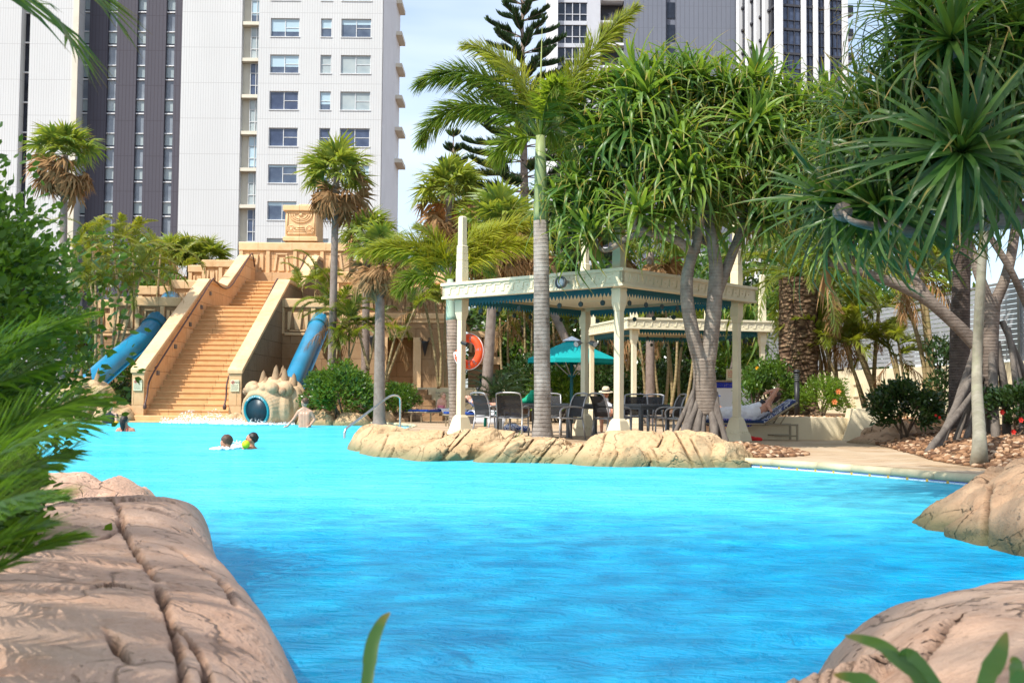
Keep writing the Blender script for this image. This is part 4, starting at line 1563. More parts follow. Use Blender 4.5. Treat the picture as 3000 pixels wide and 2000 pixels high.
def tier(x0, x1, y0, y1, z0, z1, cap=.36, mat='sand', panels=0, ph=.8, capout=.12, pz=None):
    w_ = obj('terrace_wall', MB().bb((x0, y0, z0), (x1, y1, z1 - cap)), M_[mat], tp)
    obj('cap_course', MB().bb((x0 - capout, y0 - capout, z1 - cap + .003), (x1 + capout, y1, z1)), M_['sand_plain'], w_, bevel=.04)
    if panels:
        w = (x1 - x0) / panels
        for i in range(panels):
            b = MB()
            xc = x0 + (i + .5) * w
            zc = (z1 - cap - .12 - ph / 2) if pz is None else pz
            motif(b, xc, y0 - .002, zc, w * .72, ph, .07, i % 2)
            # pilaster between panels
            b.bb((x0 + i * w - .09, y0 - .09, zc - ph / 2 - .1), (x0 + i * w + .09, y0 + .1, z1 - cap))
            b.bb((x0 + i * w + .1, y0 - .07, zc - ph / 2 - .16), (x0 + (i + 1) * w - .1, y0 + .1, zc - ph / 2 - .05))
            obj('carved_panel', b, M_['sand_plain'], w_, bevel=.015)
    return w_


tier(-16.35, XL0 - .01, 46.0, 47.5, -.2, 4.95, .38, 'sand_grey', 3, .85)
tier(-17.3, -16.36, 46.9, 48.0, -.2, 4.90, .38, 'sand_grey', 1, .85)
tier(-15.0, XL0 - .015, 49.6, 50.6, 3, 6.02, .40, 'sand', 2, .7)
tier(-16.6, -15.01, 50.2, 51.2, 3, 5.80, .40, 'sand', 2, .6)
tier(-14.9, XL0 - .02, 54.2, 55.2, 5, 7.48, .36, 'sand', 2, .75)
tier(-15.75, -14.91, 54.9, 55.9, 5, 7.30, .36, 'sand', 1, .7)
tier(-13.6, -8.2, 56.2, 57.6, 5, 8.62, .42, 'sand', 4, .95)
# lower band of the stair-head wall
obj('stair_head_wall', MB().bb((-13.0, 56.0, 5.0), (-9.3, 56.199, 7.1)), M_['sand'], tp)
# carved block on the summit
bx0, bx1 = P(836, 650, 58).x, P(926, 650, 58).x
zb0, zb1 = P(880, 708, 58).z, P(880, 602, 58).z
blk = obj('summit_block', MB().bb((bx0, 58, zb0 + .25), (bx1, 60.2, zb1 - .3)), M_['sand_plain'], tp)
obj('block_cap', MB().bb((bx0 - .12, 57.86, zb1 - .297), (bx1 + .12, 60.4, zb1)).bb((bx0 + .6, 58.4, zb1), (bx1 - .3, 59.6, zb1 + .14)), M_['sand_plain'], blk, bevel=.04)
obj('block_base', MB().bb((bx0 - .1, 57.9, zb0 + .02), (bx1 + .1, 60.3, zb0 + .247)), M_['sand_plain'], blk, bevel=.03)
obj('block_plinth', MB().bb((bx0 + .12, 58.1, zb0 - .9), (bx1 - .1, 60.1, zb0 + .018)), M_['sand'], blk)
cv = MB()
xm, zm = (bx0 + bx1) / 2, (zb0 + zb1) / 2
W2, H2 = (bx1 - bx0), (zb1 - zb0)
fr = .045
for a, c, e, f_ in ((-.42, -.30, .42, -.26), (-.42, .28, .42, .32), (-.46, -.30, -.42, .32), (.42, -.30, .46, .32)):
    cv.bb((xm + a * W2, 57.95, zm + c * H2), (xm + e * W2, 58.0, zm + f_ * H2))
for rr in (.34, .27, .20):
    pts = [(xm + W2 * rr * math.cos(t) * 1.05, 57.97, zm + H2 * (.26 + rr * .75 * math.sin(t) * .9)) for t in [PI + PI * k / 10 for k in range(11)]]
    cv.tube(pts, .035, 6)
for sx in (-1, 1):
    for rr in (.085, .13):
        pts = [(xm + sx * W2 * .30 + W2 * rr * math.cos(t), 57.97, zm - H2 * .16 + W2 * rr * math.sin(t)) for t in [2 * PI * k / 12 for k in range(13)]]
        cv.tube(pts, .03, 6)
    cv.ball((xm + sx * W2 * .30, 57.98, zm - H2 * .16), (.10, .06, .10), 10, 8)
cv.ball((xm, 57.98, zm + H2 * .24), (.11, .07, .09), 10, 8)
for q in range(3):
    cv.tube([(xm - W2 * (.12 + .03 * q), 57.97, zm - H2 * (.10 + .06 * q)), (xm + W2 * (.12 + .03 * q), 57.97, zm - H2 * (.10 + .06 * q))], .028, 6)
obj('carving', cv, M_['sand_plain'], blk, True)
# right of the stairs: side terrace behind the slide, then the long facade with a doorway
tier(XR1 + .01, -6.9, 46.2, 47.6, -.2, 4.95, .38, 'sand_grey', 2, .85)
FX0, FX1, FY = -6.88, -2.35, 45.6
dx0, dx1 = P(1128, 1050, FY).x, P(1218, 1050, FY).x
dz1 = P(1170, 988, FY).z
fw_ = MB()
fw_.bb((FX0, FY, -.2), (dx0, FY + 3, 4.1))
fw_.bb((dx1, FY, -.2), (FX1, FY + 3, 4.1))
fw_.bb((dx0 + .001, FY + .003, dz1), (dx1 - .001, FY + 3, 4.1))
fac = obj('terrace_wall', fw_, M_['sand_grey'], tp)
obj('door_back', MB().bb((dx0 + .002, FY + 1.4, -.2), (dx1 - .002, FY + 1.6, dz1 - .01)), M_['sand'], fac)
obj('door_jamb', MB().prism([(dx0 - .12, FY - .08), (dx0 + .1, FY - .08), (dx0 + .1, FY + .1), (dx0 - .12, FY + .1)], .1, dz1), M_['sand_plain'], fac)
obj('door_jamb', MB().prism([(dx1 - .1, FY - .08), (dx1 + .22, FY - .08), (dx1 + .22, FY + .1), (dx1 - .1, FY + .1)], .1, dz1), M_['sand_plain'], fac)
obj('cornice', MB().bb((FX0 - .05, FY - .12, 4.1), (FX1 + .05, FY + 3, 4.34)).bb((FX0 - .02, FY - .06, 3.95), (FX1 + .02, FY - .001, 4.098)), M_['sand_plain'], fac, bevel=.03)
fz = MB()
n = 6
for i in range(n):
    motif(fz, FX0 + (i + .5) * (FX1 - FX0) / n, FY + .14, 4.72, .6, .5, .06, 1)
fz.bb((FX0, FY + .15, 4.34), (FX1, FY + 3, 5.05))
obj('frieze', fz, M_['sand_grey'], fac)
obj('cap_course', MB().bb((FX0 - .06, FY + .02, 5.053), (FX1 + .06, FY + 3.05, 5.4)), M_['sand_plain'], fac, bevel=.04)
tier(-7.6, -3.0, 48.7, 51, 4, 6.35, .5, 'sand', 4, .5)
tier(-7.0, -3.7, 51.5, 54, 5, 7.3, .4, 'sand', 0)
# right wing past the lifebuoy
wx0, wx1 = P(1372, 1000, 50).x, P(1462, 1000, 50).x
wg = obj('terrace_wall', MB().bb((wx0, 50, -.2), (wx1, 56, 2.4)).bb((wx0, 50.2, 2.4), (wx1 - .1, 56, 3.9)), M_['sand_grey'], tp)
fz = MB()
for i in range(6):
    xx = lerp(wx0, wx1 - .1, (i + .5) / 6)
    fz.bb((xx - .06, 50.1, 2.95), (xx + .06, 50.2, 3.6))
fz.bb((wx0, 50.05, 3.63), (wx1, 50.2, 3.9)).bb((wx0, 49.85, 2.42), (wx1 + .1, 50.15, 2.75))
obj('frieze', fz, M_['sand_plain'], wg)
obj('opening_shade_panel', MB().bb((wx1 - .85, 49.97, .5), (wx1 - .15, 50.02, 2.0)), M_['slide_in'], wg)  # solid dark panel painted as the shaded depth of an opening

# torches on the facade
for lb, px, py in (('black iron wall torch on the temple facade behind the leaning palm trunk', 1092, 985), ('black iron wall torch right of the temple doorway', 1246, 1000)):
    c = P(px, py, FY)
    t = thing('wall_torch', lb, 'torch', (c.x, FY - .15, c.z), 0, 'torches on the temple facade')
    ax = Matrix.Identity(3)
    obj('cone', MB().lathe((c.x, FY - .16, c.z - .62), [(0, 0), (.02, .05), (.14, .55), (.15, .62), (.12, .62)], 12), M_['black'], t, True)
    bk = MB()
    for sx in (-1, 1):
        bk.tube(catmull([(c.x + sx * .14, FY - .16, c.z), (c.x + sx * .2, FY - .14, c.z + .08), (c.x + sx * .16, FY - .1, c.z + .14), (c.x + sx * .11, FY - .06, c.z + .06), (c.x + sx * .1, FY, c.z - .1)], 4), .014, 6)
    bk.tube([(c.x, FY - .16, c.z - .55), (c.x, FY, c.z - .5)], .015, 6)
    obj('bracket', bk, M_['black'], t)

# poolside steps and cream garden wall by the facade, with the sign
sx0, sx1 = P(1212, 1200, 41).x, P(1300, 1200, 41).x
ps = thing('garden_steps', 'short flight of tan steps between the round shrub and the cream wall', 'steps', (sx0, 41, .1))
for i in range(6):
    x1 = lerp(sx1, P(1250, 1200, 42).x, i / 5)
    obj('step', MB().bb((sx0 - .6, 40.2 + i * .34, .1), (x1, 42.6, .28 + i * .19)), M_['sand_grey'], ps)
gwl = thing('garden_wall', 'cream rendered garden wall beside the temple steps, behind the blue loungers', 'wall', (P(1330, 1180, 42.6).x, 42.6, .1))
obj('wall', MB().bb((P(1222, 1180, 42.7).x, 42.7, .1), (P(1532, 1180, 42.7).x, 43.0, P(1300, 1135, 42.7).z)), M_['stucco'], gwl)
sg = P(1297, 1180, 42.65)
s = thing('notice_sign', 'pale notice board on the cream wall behind the kneeling girl', 'sign', (sg.x, 42.66, sg.z))
obj('plate', MB().bb((sg.x - .27, 42.64, sg.z - .55), (sg.x + .27, 42.695, sg.z + .50)), M_['signplate'], s)
for q, tx in enumerate(('FUN STROKES', 'ARE NOT')):
    text('lettering', tx, .085, M_['ink'], Matrix.Translation((sg.x, 42.636, sg.z + .38 - q * .13)) @ FACE, s)

# ------------------------------------------------------------------ water slides


def slide(label, pts, r, mat, flange=True):
    p = [Vector(q) for q in pts]
    t = thing('water_slide', label, 'slide', tuple(p[-1]))
    c = catmull(p, 8)
    obj('tube', MB().tube(c, r, 24), mat, t, True)
    col = MB()
    k = len(c) // 3
    d = (c[k + 1] - c[k]).normalized()
    col.tube([c[k] - d * .05, c[k] + d * .05], r + .045, 24)
    obj('collar', col, M_['teal_dk'], t, True)
    if flange:
        f = MB()
        V = []
        for i, q in enumerate(c):
            dd = (c[min(i + 1, len(c) - 1)] - c[max(i - 1, 0)]).normalized()
            s_ = dd.cross(Vector((0, 0, 1))).normalized()
            if s_.x < 0:
                s_ = -s_
            n_ = s_.cross(dd)
            for a, bz in ((r - .02, .02), (r + .10, .02), (r + .10, -.02), (r - .02, -.02)):
                V.append(tuple(q + s_ * a - Vector((0, 0, 1)) * .02 + Vector((0, 0, bz)) - Vector((0, 0, r * .25))))
        m_ = len(c)
        f.add(V, [(i * 4 + j, i * 4 + (j + 1) % 4, i * 4 + 4 + (j + 1) % 4, i * 4 + 4 + j) for i in range(m_ - 1) for j in range(4)])
        obj('seam_flange', f, mat, t)
    return t


slide('blue tube slide left of the staircase, dappled with sun', [P(500, 880, 49), P(468, 930, 46.6), P(425, 985, 44.6), P(340, 1058, 42.4), P(262, 1128, 40.6), P(215, 1175, 39.6)], .43, M_['slide'])
slide('bright blue tube slide ending in the stone serpent head', [P(972, 880, 49), P(945, 925, 46.8), P(918, 985, 44.8), P(880, 1070, 41.6), P(843, 1150, 39.4), P(800, 1190, 38.4)], .36, M_['slide'])


def blob(name, mb, mat, parent=None, voxel=.02, smooth=6, world=True):
    o = obj(name, mb, mat, parent, True, world)
    md = o.modifiers.new('remesh', 'REMESH')
    md.mode = 'VOXEL'
    md.voxel_size = voxel
    md.use_smooth_shade = True
    md = o.modifiers.new('smooth', 'SMOOTH')
    md.factor = .5
    md.iterations = smooth
    return o


M_['serpent'] = rockmat('carved_pale_stone', (0.58, 0.41, 0.255), (0.49, 0.32, 0.18), (0.36, 0.21, 0.11), 2.0, 0.25, 4.4, 0.0, 0.3)
# stone serpent head round the slide mouth
mo = P(752, 1203, 37.35)
fw2 = Vector((.42, .90, .12)).normalized()       # axis back into the head
sd = fw2.cross(Vector((0, 0, 1))).normalized()
up2 = sd.cross(fw2)


def hp(a, b_, c_):
    """point: a back along the head, b to the right, c up"""
    return mo + fw2 * a + sd * b_ + up2 * c_


sh = thing('serpent_head', 'carved stone serpent head with spiked crest round the slide mouth', 'sculpture', (mo.x, mo.y, 0))
hb = MB()
# hollow snout: ring of balls round the bore, then a swelling head
for k in range(36):
    a = 2 * PI * k / 36
    for d, rr, br in ((.10, .56, .115), (.19, .59, .13), (.30, .62, .15), (.42, .64, .18), (.56, .66, .22), (.8, .70, .28), (1.1, .70, .34)):
        hb.ball(hp(d, rr * math.cos(a), rr * math.sin(a)), br, 10, 8)
hb.ball(hp(1.0, .15, .3), (.62, .62, .55), 16, 12)
hb.ball(hp(.7, .62, -.05), (.35, .5, .62), 14, 10)
hb.ball(hp(1.1, .75, .0), (.35, .5, .72), 14, 10)
for sx in (-1, 1):
    hb.ball(hp(.36, sx * .40, .70), (.24, .26, .22), 12, 10)      # brows
    hb.ball(hp(.72, sx * .66, .62), (.30, .28, .30), 12, 10)      # eye sockets
    hb.ball(hp(.20, sx * .16,   .72), (.14, .14, .13), 10, 8)       # nostrils
    for q in range(4):
        hb.tube([hp(.55 + q * .12, sx * (.88), .35 - q * .02), hp(.45 + q * .12, sx * (.93), -.1), hp(.6 + q * .12, sx * .85, -.55)], [.05, .065, .04], 8)
hb.tube(catmull([hp(1.25, -.8, .1), hp(1.3, -.62, .62), hp(1.3, 0, .95), hp(1.3, .72, .72), hp(1.3, 1.02, .1), hp(1.2, .95, -.5)], 5), .13, 10)
blob('head', hb, M_['serpent'], sh, .022, 6)
for q, (a, b_, h, wd) in enumerate(((.72, -.30, .82, .17), (.62, -.10, .50, .13), (.92, .08, .95, .19), (1.02, .36, .88, .19), (1.12, .66, .75, .17), (.60, -.50, .42, .13), (1.25, .12, .90, .16))):
    base = hp(a, b_, .72 - abs(b_) * .25)
    tip = base + Vector((.03, .10, h * .78))
    m1 = base.lerp(tip, .45) + Vector((.02, -.02, 0))
    obj('crest_spike', MB().tube([base - Vector((0, 0, .25)), base, m1, tip.lerp(m1, .25), tip], [wd, wd, wd * .72, wd * .36, .01], 9), M_['serpent'], sh, True)
for sx in (-1, 1):
    ey = MB().ball(hp(.46, sx * .74, .60), (.13, .13, .14), 14, 10)
    obj('eye', ey, M_['rock_brown'], sh, True)
AX = Matrix((sd, up2, fw2)).transposed()     # lathe axis along the bore
obj('mouth_lip', MB().lathe(mo + fw2 * -.02, [(.43, .25), (.43, 0), (.45, -.03), (.50, -.03), (.52, .01), (.52, .25)], 40, AX), M_['slide_lip'], sh, True)
obj('bore', MB().lathe(mo, [(.425, -.01), (.41, .6), (.39, 1.5), (0, 1.52)], 32, AX), M_['slide_in'], sh, True)
lt = 'KEEP CLEAR OF SLIDE EXIT'
tb = []
for i, ch in enumerate(lt):
    if ch == ' ':
        continue
    an = PI / 2 - (i - (len(lt) - 1) / 2) * .066
    MM = Matrix.Translation(mo + fw2 * -.056 + (sd * math.cos(an) + up2 * math.sin(an)) * .477) @ Matrix((sd, up2, -fw2)).transposed().to_4x4() @ Matrix.Rotation(an - PI / 2, 4, 'Z')
    tb.append((ch, MM))
# one lettering part made of all the characters
cu_me = None
big = MB()
for ch, MM in tb:
    o = text('lettering', ch, .062, M_['ink_white'], MM)
    me = o.data
    big.add([tuple(v.co) for v in me.vertices], [tuple(p.vertices) for p in me.polygons])
    bpy.data.objects.remove(o)
    bpy.data.meshes.remove(me)
obj('lettering', big, M_['ink_white'], sh)
# the second serpent head, mostly hidden behind the leafy shrub
m2 = P(205, 1190, 39.0)
s2 = thing('serpent_head', 'pale stone serpent head half hidden by the leafy shrub at the other slide end', 'sculpture', (m2.x, m2.y, 0))
hb = MB()
for k in range(12):
    a = 2 * PI * k / 12
    hb.ball((m2.x + .5 * math.cos(a), m2.y + .1, m2.z + .5 * math.sin(a)), .2, 8, 6)
    hb.ball((m2.x + .3 + .6 * math.cos(a), m2.y + .6, m2.z + .15 + .6 * math.sin(a)), .28, 8, 6)
hb.ball((m2.x + .5, m2.y + .9, m2.z + .2), (.8, .5, .75), 12, 10)
hb.ball((m2.x + .9, m2.y + .3, m2.z + .45), .3, 10, 8)
blob('head', hb, M_['rock_tan'], s2, .04, 5)
for q in range(4):
    bs = Vector((m2.x - .2 + q * .3, m2.y + .6, m2.z + .8))
    obj('crest_spike', MB().tube([bs - Vector((0, 0, .2)), bs + Vector((0, 0, .2)), bs + Vector((.02, .05, .55))], [.14, .1, .01], 8), M_['rock_tan'], s2, True)
# ------------------------------------------------------------------ gazebos
def gobj(name, mb, mat, par, bevel=0.0, smooth=False):
    return obj(name, mb, mat, par, smooth, False, bevel)


def valance(n=36, Ls=3.5, drop=.085, top=.08):
    pts = [(0, 0, top)]
    b = MB()
    w_ = Ls / n
    q = [(0, 0, 0.0)]
    for i in range(n):
        q += [(i * w_ + w_ / 2, 0, -drop), ((i + 1) * w_, 0, 0)]
    V, F = [], []
    for i in range(n):
        o = len(V)
        V += [(i * w_, 0, top), ((i + 1) * w_, 0, top), ((i + 1) * w_, 0, 0), (i * w_ + w_ / 2, 0, -drop), (i * w_, 0, 0)]
        V += [(a, .012, c) for a, _, c in V[o:o + 5]]
        F += [(o, o + 4, o + 3, o + 2, o + 1), (o + 5, o + 6, o + 7, o + 8, o + 9), (o + 4, o + 9, o + 8, o + 3), (o + 3, o + 8, o + 7, o + 2), (o, o + 1, o + 6, o + 5)]
    return b.add(V, F)


def fascia(Ls=4.6):
    b = MB()
    b.bb((0, 0, 0), (Ls, .07, .32))
    b.bb((-.03, -.035, .265), (Ls + .03, -.001, .325))
    b.bb((-.015, -.02, .0), (Ls + .015, -.001, .05))
    n = 17
    for i in range(n):
        x = .18 + i * (Ls - .36) / n
        w_ = (Ls - .36) / n
        s = 1
        # angular meander: upright, foot and head bars
        b.extrude([(x + .02, -.001, .08), (x + .05, -.001, .08), (x + .075, -.001, .235), (x + .045, -.001, .235)], (0, -.014, 0))
        b.bb((x + .046, -.0145, .212), (x + w_ * .86, -.001, .236))
        b.bb((x - w_ * .12, -.0135, .079), (x + .02, -.001, .10))
        b.ball((x + w_ * .62, -.002, .15), (.014, .012, .014), 8, 6)
    return b


def pm(b, rz, loc):
    out = MB()
    out.join(b, Matrix.Translation(loc) @ Matrix.Rotation(rz, 4, 'Z'))
    return out


M_['pendant'] = simple('dark_green_metal', (0.012, 0.035, 0.035), 0.5, 0.4)


def make_gazebo(name, label, loc, rz):
    t = thing(name, label, 'gazebo', loc, rz, 'cream gazebos on the pool deck')
    S_, H, o_ = 4.0, 2.84, .28
    fa, va = fascia(S_ + 2 * o_), valance(42, S_ - .36)
    a0, a1 = -o_, S_ + o_
    for r_, p in ((0, (a0, a0, H)), (PI / 2, (a1, a0, H)), (PI, (a1, a1, H)), (-PI / 2, (a0, a1, H))):
        gobj('fascia', pm(fa, r_, p), M_['cream'], t, .006)
    v0, v1 = .02, S_ - .02
    for r_, p in ((0, (.18, v0, H - .06)), (PI / 2, (v1, .18, H - .06)), (PI, (S_ - .18, v1, H - .06)), (-PI / 2, (v0, S_ - .18, H - .06))):
        gobj('valance', pm(va, r_, p), M_['teal_dk'], t)
    gobj('roof', MB().bb((a0 + .075, a0 + .075, H + .26), (a1 - .075, a1 - .075, H + .30)), M_['cream'], t)
    ce = MB().bb((a0 + .075, a0 + .075, H + .10), (a1 - .075, a1 - .075, H + .14))
    for k in range(3):
        ce.bb((.9 + k * .9, .9, H + .085), (.92 + k * .9, S_ - .9, H + .0995))
    gobj('ceiling', ce, M_['ceil'], t)
    disc = MB().lathe((0, 0, 0), [(0, -.012), (.05, -.012), (.05, .012), (0, .012)], 14, Matrix.Rotation(PI / 2, 3, 'X'))
    disc.tube([(0, 0, .04), (0, 0, .12)], .004, 4)
    dm = disc.mesh('pendant', M_['pendant'])
    for k in range(7):
        for q in range(4):
            u_ = .45 + k * (S_ - .9) / 6
            x, y = ((u_, .1), (S_ - .1, u_), (u_, S_ - .1), (.1, u_))[q]
            p = link('pendant', dm, t, False)
            p.location = (x, y, H - .24)
            p.rotation_euler = (0, 0, (q % 2) * PI / 2)
    for i, (x, y) in enumerate(((0, 0), (S_, 0), (0, S_), (S_, S_))):
        c = gobj('column', MB().frustum((x, y), .5, H - .42, .066, .066), M_['cream'], t, .008)
        gobj('capital', MB().frustum((x, y), H - .42, H - .28, .067, .098).frustum((x, y), H - .28, H - .002, .098, .098).frustum((x, y), H - .05, H - .02, .105, .105), M_['cream'], c, .005)
        ft = MB()
        ft.frustum((x, y), .0, .15, .225, .20).frustum((x, y), .15, .45, .185, .112).frustum((x, y), .45, .50, .112, .075)
        for s in range(4):
            # zigzag collar carved round the foot
            rot = s * PI / 2
            for k in range(5):
                u0 = -.18 + k * .072
                tri = [(u0, -.188, .15), (u0 + .072, -.188, .15), (u0 + .036, -.170, .215)]
                tri = [(x + p[0] * math.cos(rot) - p[1] * math.sin(rot), y + p[0] * math.sin(rot) + p[1] * math.cos(rot), p[2]) for p in tri]
                dv = Vector((math.sin(rot), -math.cos(rot), 0)) * .016
                ft.extrude(tri, tuple(dv))
        gobj('foot', ft, M_['cream'], c, .004)
        fn = MB().frustum((x, y), H + .30, H + .62, .092, .092).frustum((x, y), H + .62, H + .68, .092, .080)
        for k in range(3):
            fn.frustum((x, y), H + .66 + k * .14, H + .79 + k * .14, .088 - k * .003, .088 - k * .003)
            fn.frustum((x, y), H + .79 + k * .14, H + .80 + k * .14, .080, .080)
        fn.frustum((x, y), H + 1.08, H + 1.12, .086, .066).frustum((x, y), H + 1.12, H + 1.68, .066, .063).frustum((x, y), H + 1.68, H + 1.71, .063, .04)
        gobj('finial', fn, M_['cream'], c, .004)
    return t


GZ = (1.92, 20.2)
gz1 = make_gazebo('gazebo', 'cream gazebo with teal zigzag valance over the dining tables, nearest the pool', (GZ[0], GZ[1], .1), R(47.5))
gz2 = dup(gz1, (3.5, 32.3, .1), R(13.5), 'smaller looking cream gazebo standing behind the dining gazebo, beside the teal umbrella')


def gl(x, y, z=0.0):
    """local gazebo coordinates -> world"""
    a = R(47.5)
    return Vector((GZ[0] + x * math.cos(a) - y * math.sin(a), GZ[1] + x * math.sin(a) + y * math.cos(a), .1 + z))


# flood light on the fascia, spotlights on the rear column
c = gl(-.29, .95, 2.98)
n_ = Vector((math.cos(R(47.5)), math.sin(R(47.5)), 0)) * -1
t = thing('flood_light', 'oval grey flood light fixed to the gazebo fascia', 'lamp', tuple(c))
AXF = Matrix((n_.cross(Vector((0, 0, 1))), Vector((0, 0, 1)), n_)).transposed()
obj('housing', MB().lathe(c + n_ * .10 + Vector((-.06, -.06, -.02)), [(.05, -.07), (.10, -.04), (.12, .02), (.12, .05), (.10, .055), (.10, .03), (0, .03)], 18, AXF), M_['alu_dark'], t, True)
obj('lens', MB().lathe(c + n_ * .135 + Vector((-.06, -.06, -.02)), [(.098, 0), (.05, .012), (0, .015)], 18, AXF), M_['towel'], t, True)
obj('bracket', MB().tube([c - n_ * .0, c + n_ * .06, c + n_ * .08 + Vector((-.05, -.05, 0))], .03, 8), M_['alu'], t)
for lb, dx, in (('small grey spotlight on the left side of the rear gazebo column', -1), ('small grey spotlight on the right side of the rear gazebo column', 1)):
    c = gl(4, 4, 2.12) + Vector((dx * .13, -.18, 0))
    t = thing('spotlight', lb, 'lamp', tuple(c), 0, 'spotlights on the rear gazebo column')
    d = Vector((dx * .5, -.75, -.25)).normalized()
    obj('can', MB().tube([c, c + d * .16], [.055, .07], 12), M_['alu_dark'], t)
    obj('lens', MB().tube([c + d * .161, c + d * .168], .06, 12), M_['towel'], t)
    obj('arm', MB().tube([c, c - Vector((dx * .06, -.12, 0))], .018, 6), M_['alu'], t)
c = gl(-.02, 4.0, 1.98)
t = thing('security_camera', 'small dark camera under the capital of the left gazebo column', 'camera', tuple(c))
obj('body', MB().tube([c + Vector((.02, -.13, -.02)), c + Vector((.14, -.22, -.06))], [.035, .04], 10), M_['black'], t)
obj('bracket', MB().tube([c, c + Vector((.02, -.13, -.02))], .015, 6), M_['black'], t)

# ------------------------------------------------------------------ dining chairs and tables (local: sitter faces +y)
def make_chair(label):
    t = thing('patio_chair', label, 'chair', (0, 0, 0), 0, 'grey patio chairs under the gazebo')
    w_ = .27
    bk = lambda s: catmull([(s * w_, -.25, .44), (s * w_, -.27, .62), (s * w_ * .97, -.33, .82), (s * w_ * .93, -.40, .93)], 4)
    fr = MB()
    for s in (-1, 1):
        fr.tube(bk(s), .018, 8)
        fr.tube([(s * w_, -.27, .43), (s * w_, .25, .45)], .017, 8)
    fr.tube(catmull([(-w_ * .93, -.40, .93), (-w_ * .5, -.41, .955), (w_ * .5, -.41, .955), (w_ * .93, -.40, .93)], 5), .018, 8)
    fr.tube([(-w_, .25, .45), (w_, .25, .45)], .015, 8)
    fr.tube([(-w_, -.26, .43), (w_, -.26, .43)], .015, 8)
    gobj('frame', fr, M_['alu'], t, 0, True)
    for s in (-1, 1):
        gobj('armrest', MB().tube(catmull([(s * (w_ + .015), -.28, .66), (s * (w_ + .03), 0, .68), (s * (w_ + .03), .2, .66), (s * (w_ + .02), .28, .58), (s * (w_ + .01), .27, .45)], 5), .019, 8), M_['alu'], t, 0, True)
        gobj('leg', MB().tube([(s * w_, .27, .46), (s * (w_ + .01), .29, 0)], .018, 8), M_['alu'], t, 0, True)
        gobj('leg', MB().tube([(s * w_, -.26, .46), (s * (w_ + .01), -.33, 0)], .018, 8), M_['alu'], t, 0, True)
    V, F = [], []
    prof = [(-.255, .47), (-.285, .62), (-.335, .80), (-.385, .90)]
    for y, z in prof:
        V += [(-w_ + .015, y, z), (w_ - .015, y, z), (-w_ + .015, y - .012, z), (w_ - .015, y - .012, z)]
    for i in range(3):
        a = i * 4
        F += [(a, a + 1, a + 5, a + 4), (a + 2, a + 6, a + 7, a + 3)]
    gobj('backrest', MB().add(V, F), M_['sling'], t, 0, True)
    gobj('seat', MB().add([(-w_ + .012, -.25, .44), (w_ - .012, -.25, .44), (w_ - .012, .24, .455), (-w_ + .012, .24, .455), (-w_ + .012, 0, .425), (w_ - .012, 0, .425)], [(0, 1, 5, 4), (4, 5, 2, 3)]), M_['sling'], t)
    return t


CH = [
    (1442, 24.6, -52, 'grey patio chair turned to the right, beside the left gazebo column'),
    (1502, 23.7, -14, 'grey patio chair seen from behind, left of the ringed palm trunk'),
    (1655, 23.4, 118, 'grey patio chair with a bare armrest just right of the ringed palm trunk'),
    (1607, 25.6, 175, 'grey patio chair facing the pool behind the ringed palm trunk'),
    (1793, 23.5, -62, 'grey patio chair with a curved back half behind the front gazebo column'),
    (1862, 25.9, 172, 'grey patio chair facing the pool behind the right dining table'),
    (1896, 26.6, 148, 'slanted grey patio chair deep under the gazebo behind the right table'),
    (1948, 24.2, 98, 'grey patio chair with a wide dark back at the right end of the right table'),
    (2000, 23.2, 66, 'dark patio chair tucked behind the screw pine roots')]
chair0 = make_chair(CH[0][3])
for i, (px, Y, a, lb) in enumerate(CH):
    p = P(px, 1200, Y)
    if i == 0:
        chair0.location = (p.x, Y, .1)
        chair0.rotation_euler = (0, 0, R(a))
    else:
        dup(chair0, (p.x, Y, .1), R(a), lb)


def make_table(label):
    t = thing('patio_table', label, 'table', (0, 0, 0), 0, 'grey dining tables under the gazebo')
    gobj('tabletop', MB().bb((-.45, -.45, .68), (.45, .45, .735)).bb((-.42, -.42, .62), (.42, .42, .68)), M_['alu_dark'], t, .008)
    for x in (-.40, .40):
        for y in (-.40, .40):
            gobj('leg', MB().bb((x - .035, y - .035, 0), (x + .035, y + .035, .619)), M_['alu_dark'], t, .004)
    return t


TB = [(1517, 24.7, 6, 'grey dining table left of the ringed palm trunk with the green bag on it'),
      (1668, 24.9, 40, 'grey dining table between the ringed palm trunk and the front column'),
      (1878, 24.5, 38, 'grey dining table right of the front gazebo column')]
table0 = make_table(TB[0][3])
for i, (px, Y, a, lb) in enumerate(TB):
    p = P(px, 1200, Y)
    if i == 0:
        table0.location = (p.x, Y, .1)
        table0.rotation_euler = (0, 0, R(a))
    else:
        dup(table0, (p.x, Y, .1), R(a), lb)
# green bag on the left table
p = P(1556, 1180, 24.7)
bg_ = MB()
bg_.ball((p.x - .02, 24.7, .92), (.13, .12, .11), 10, 8).ball((p.x - .14, 24.7, .88), (.10, .10, .07), 10, 8).tube(catmull([(p.x - .05, 24.7, .93), (p.x + .04, 24.68, 1.03), (p.x + .07, 24.68, 1.12)], 4), [.09] * 8 + [.03], 8)
o = blob('beach_bag', bg_, M_['teal'], None, .02, 4)
tag(o, 'crumpled green beach bag on the left dining table', 'bag')
M_['green_bag'] = simple('green_bag_cloth', (0.01, 0.30, 0.17), 0.7, 0.2, 0, 0.1)
o.data.materials[0] = M_['green_bag']

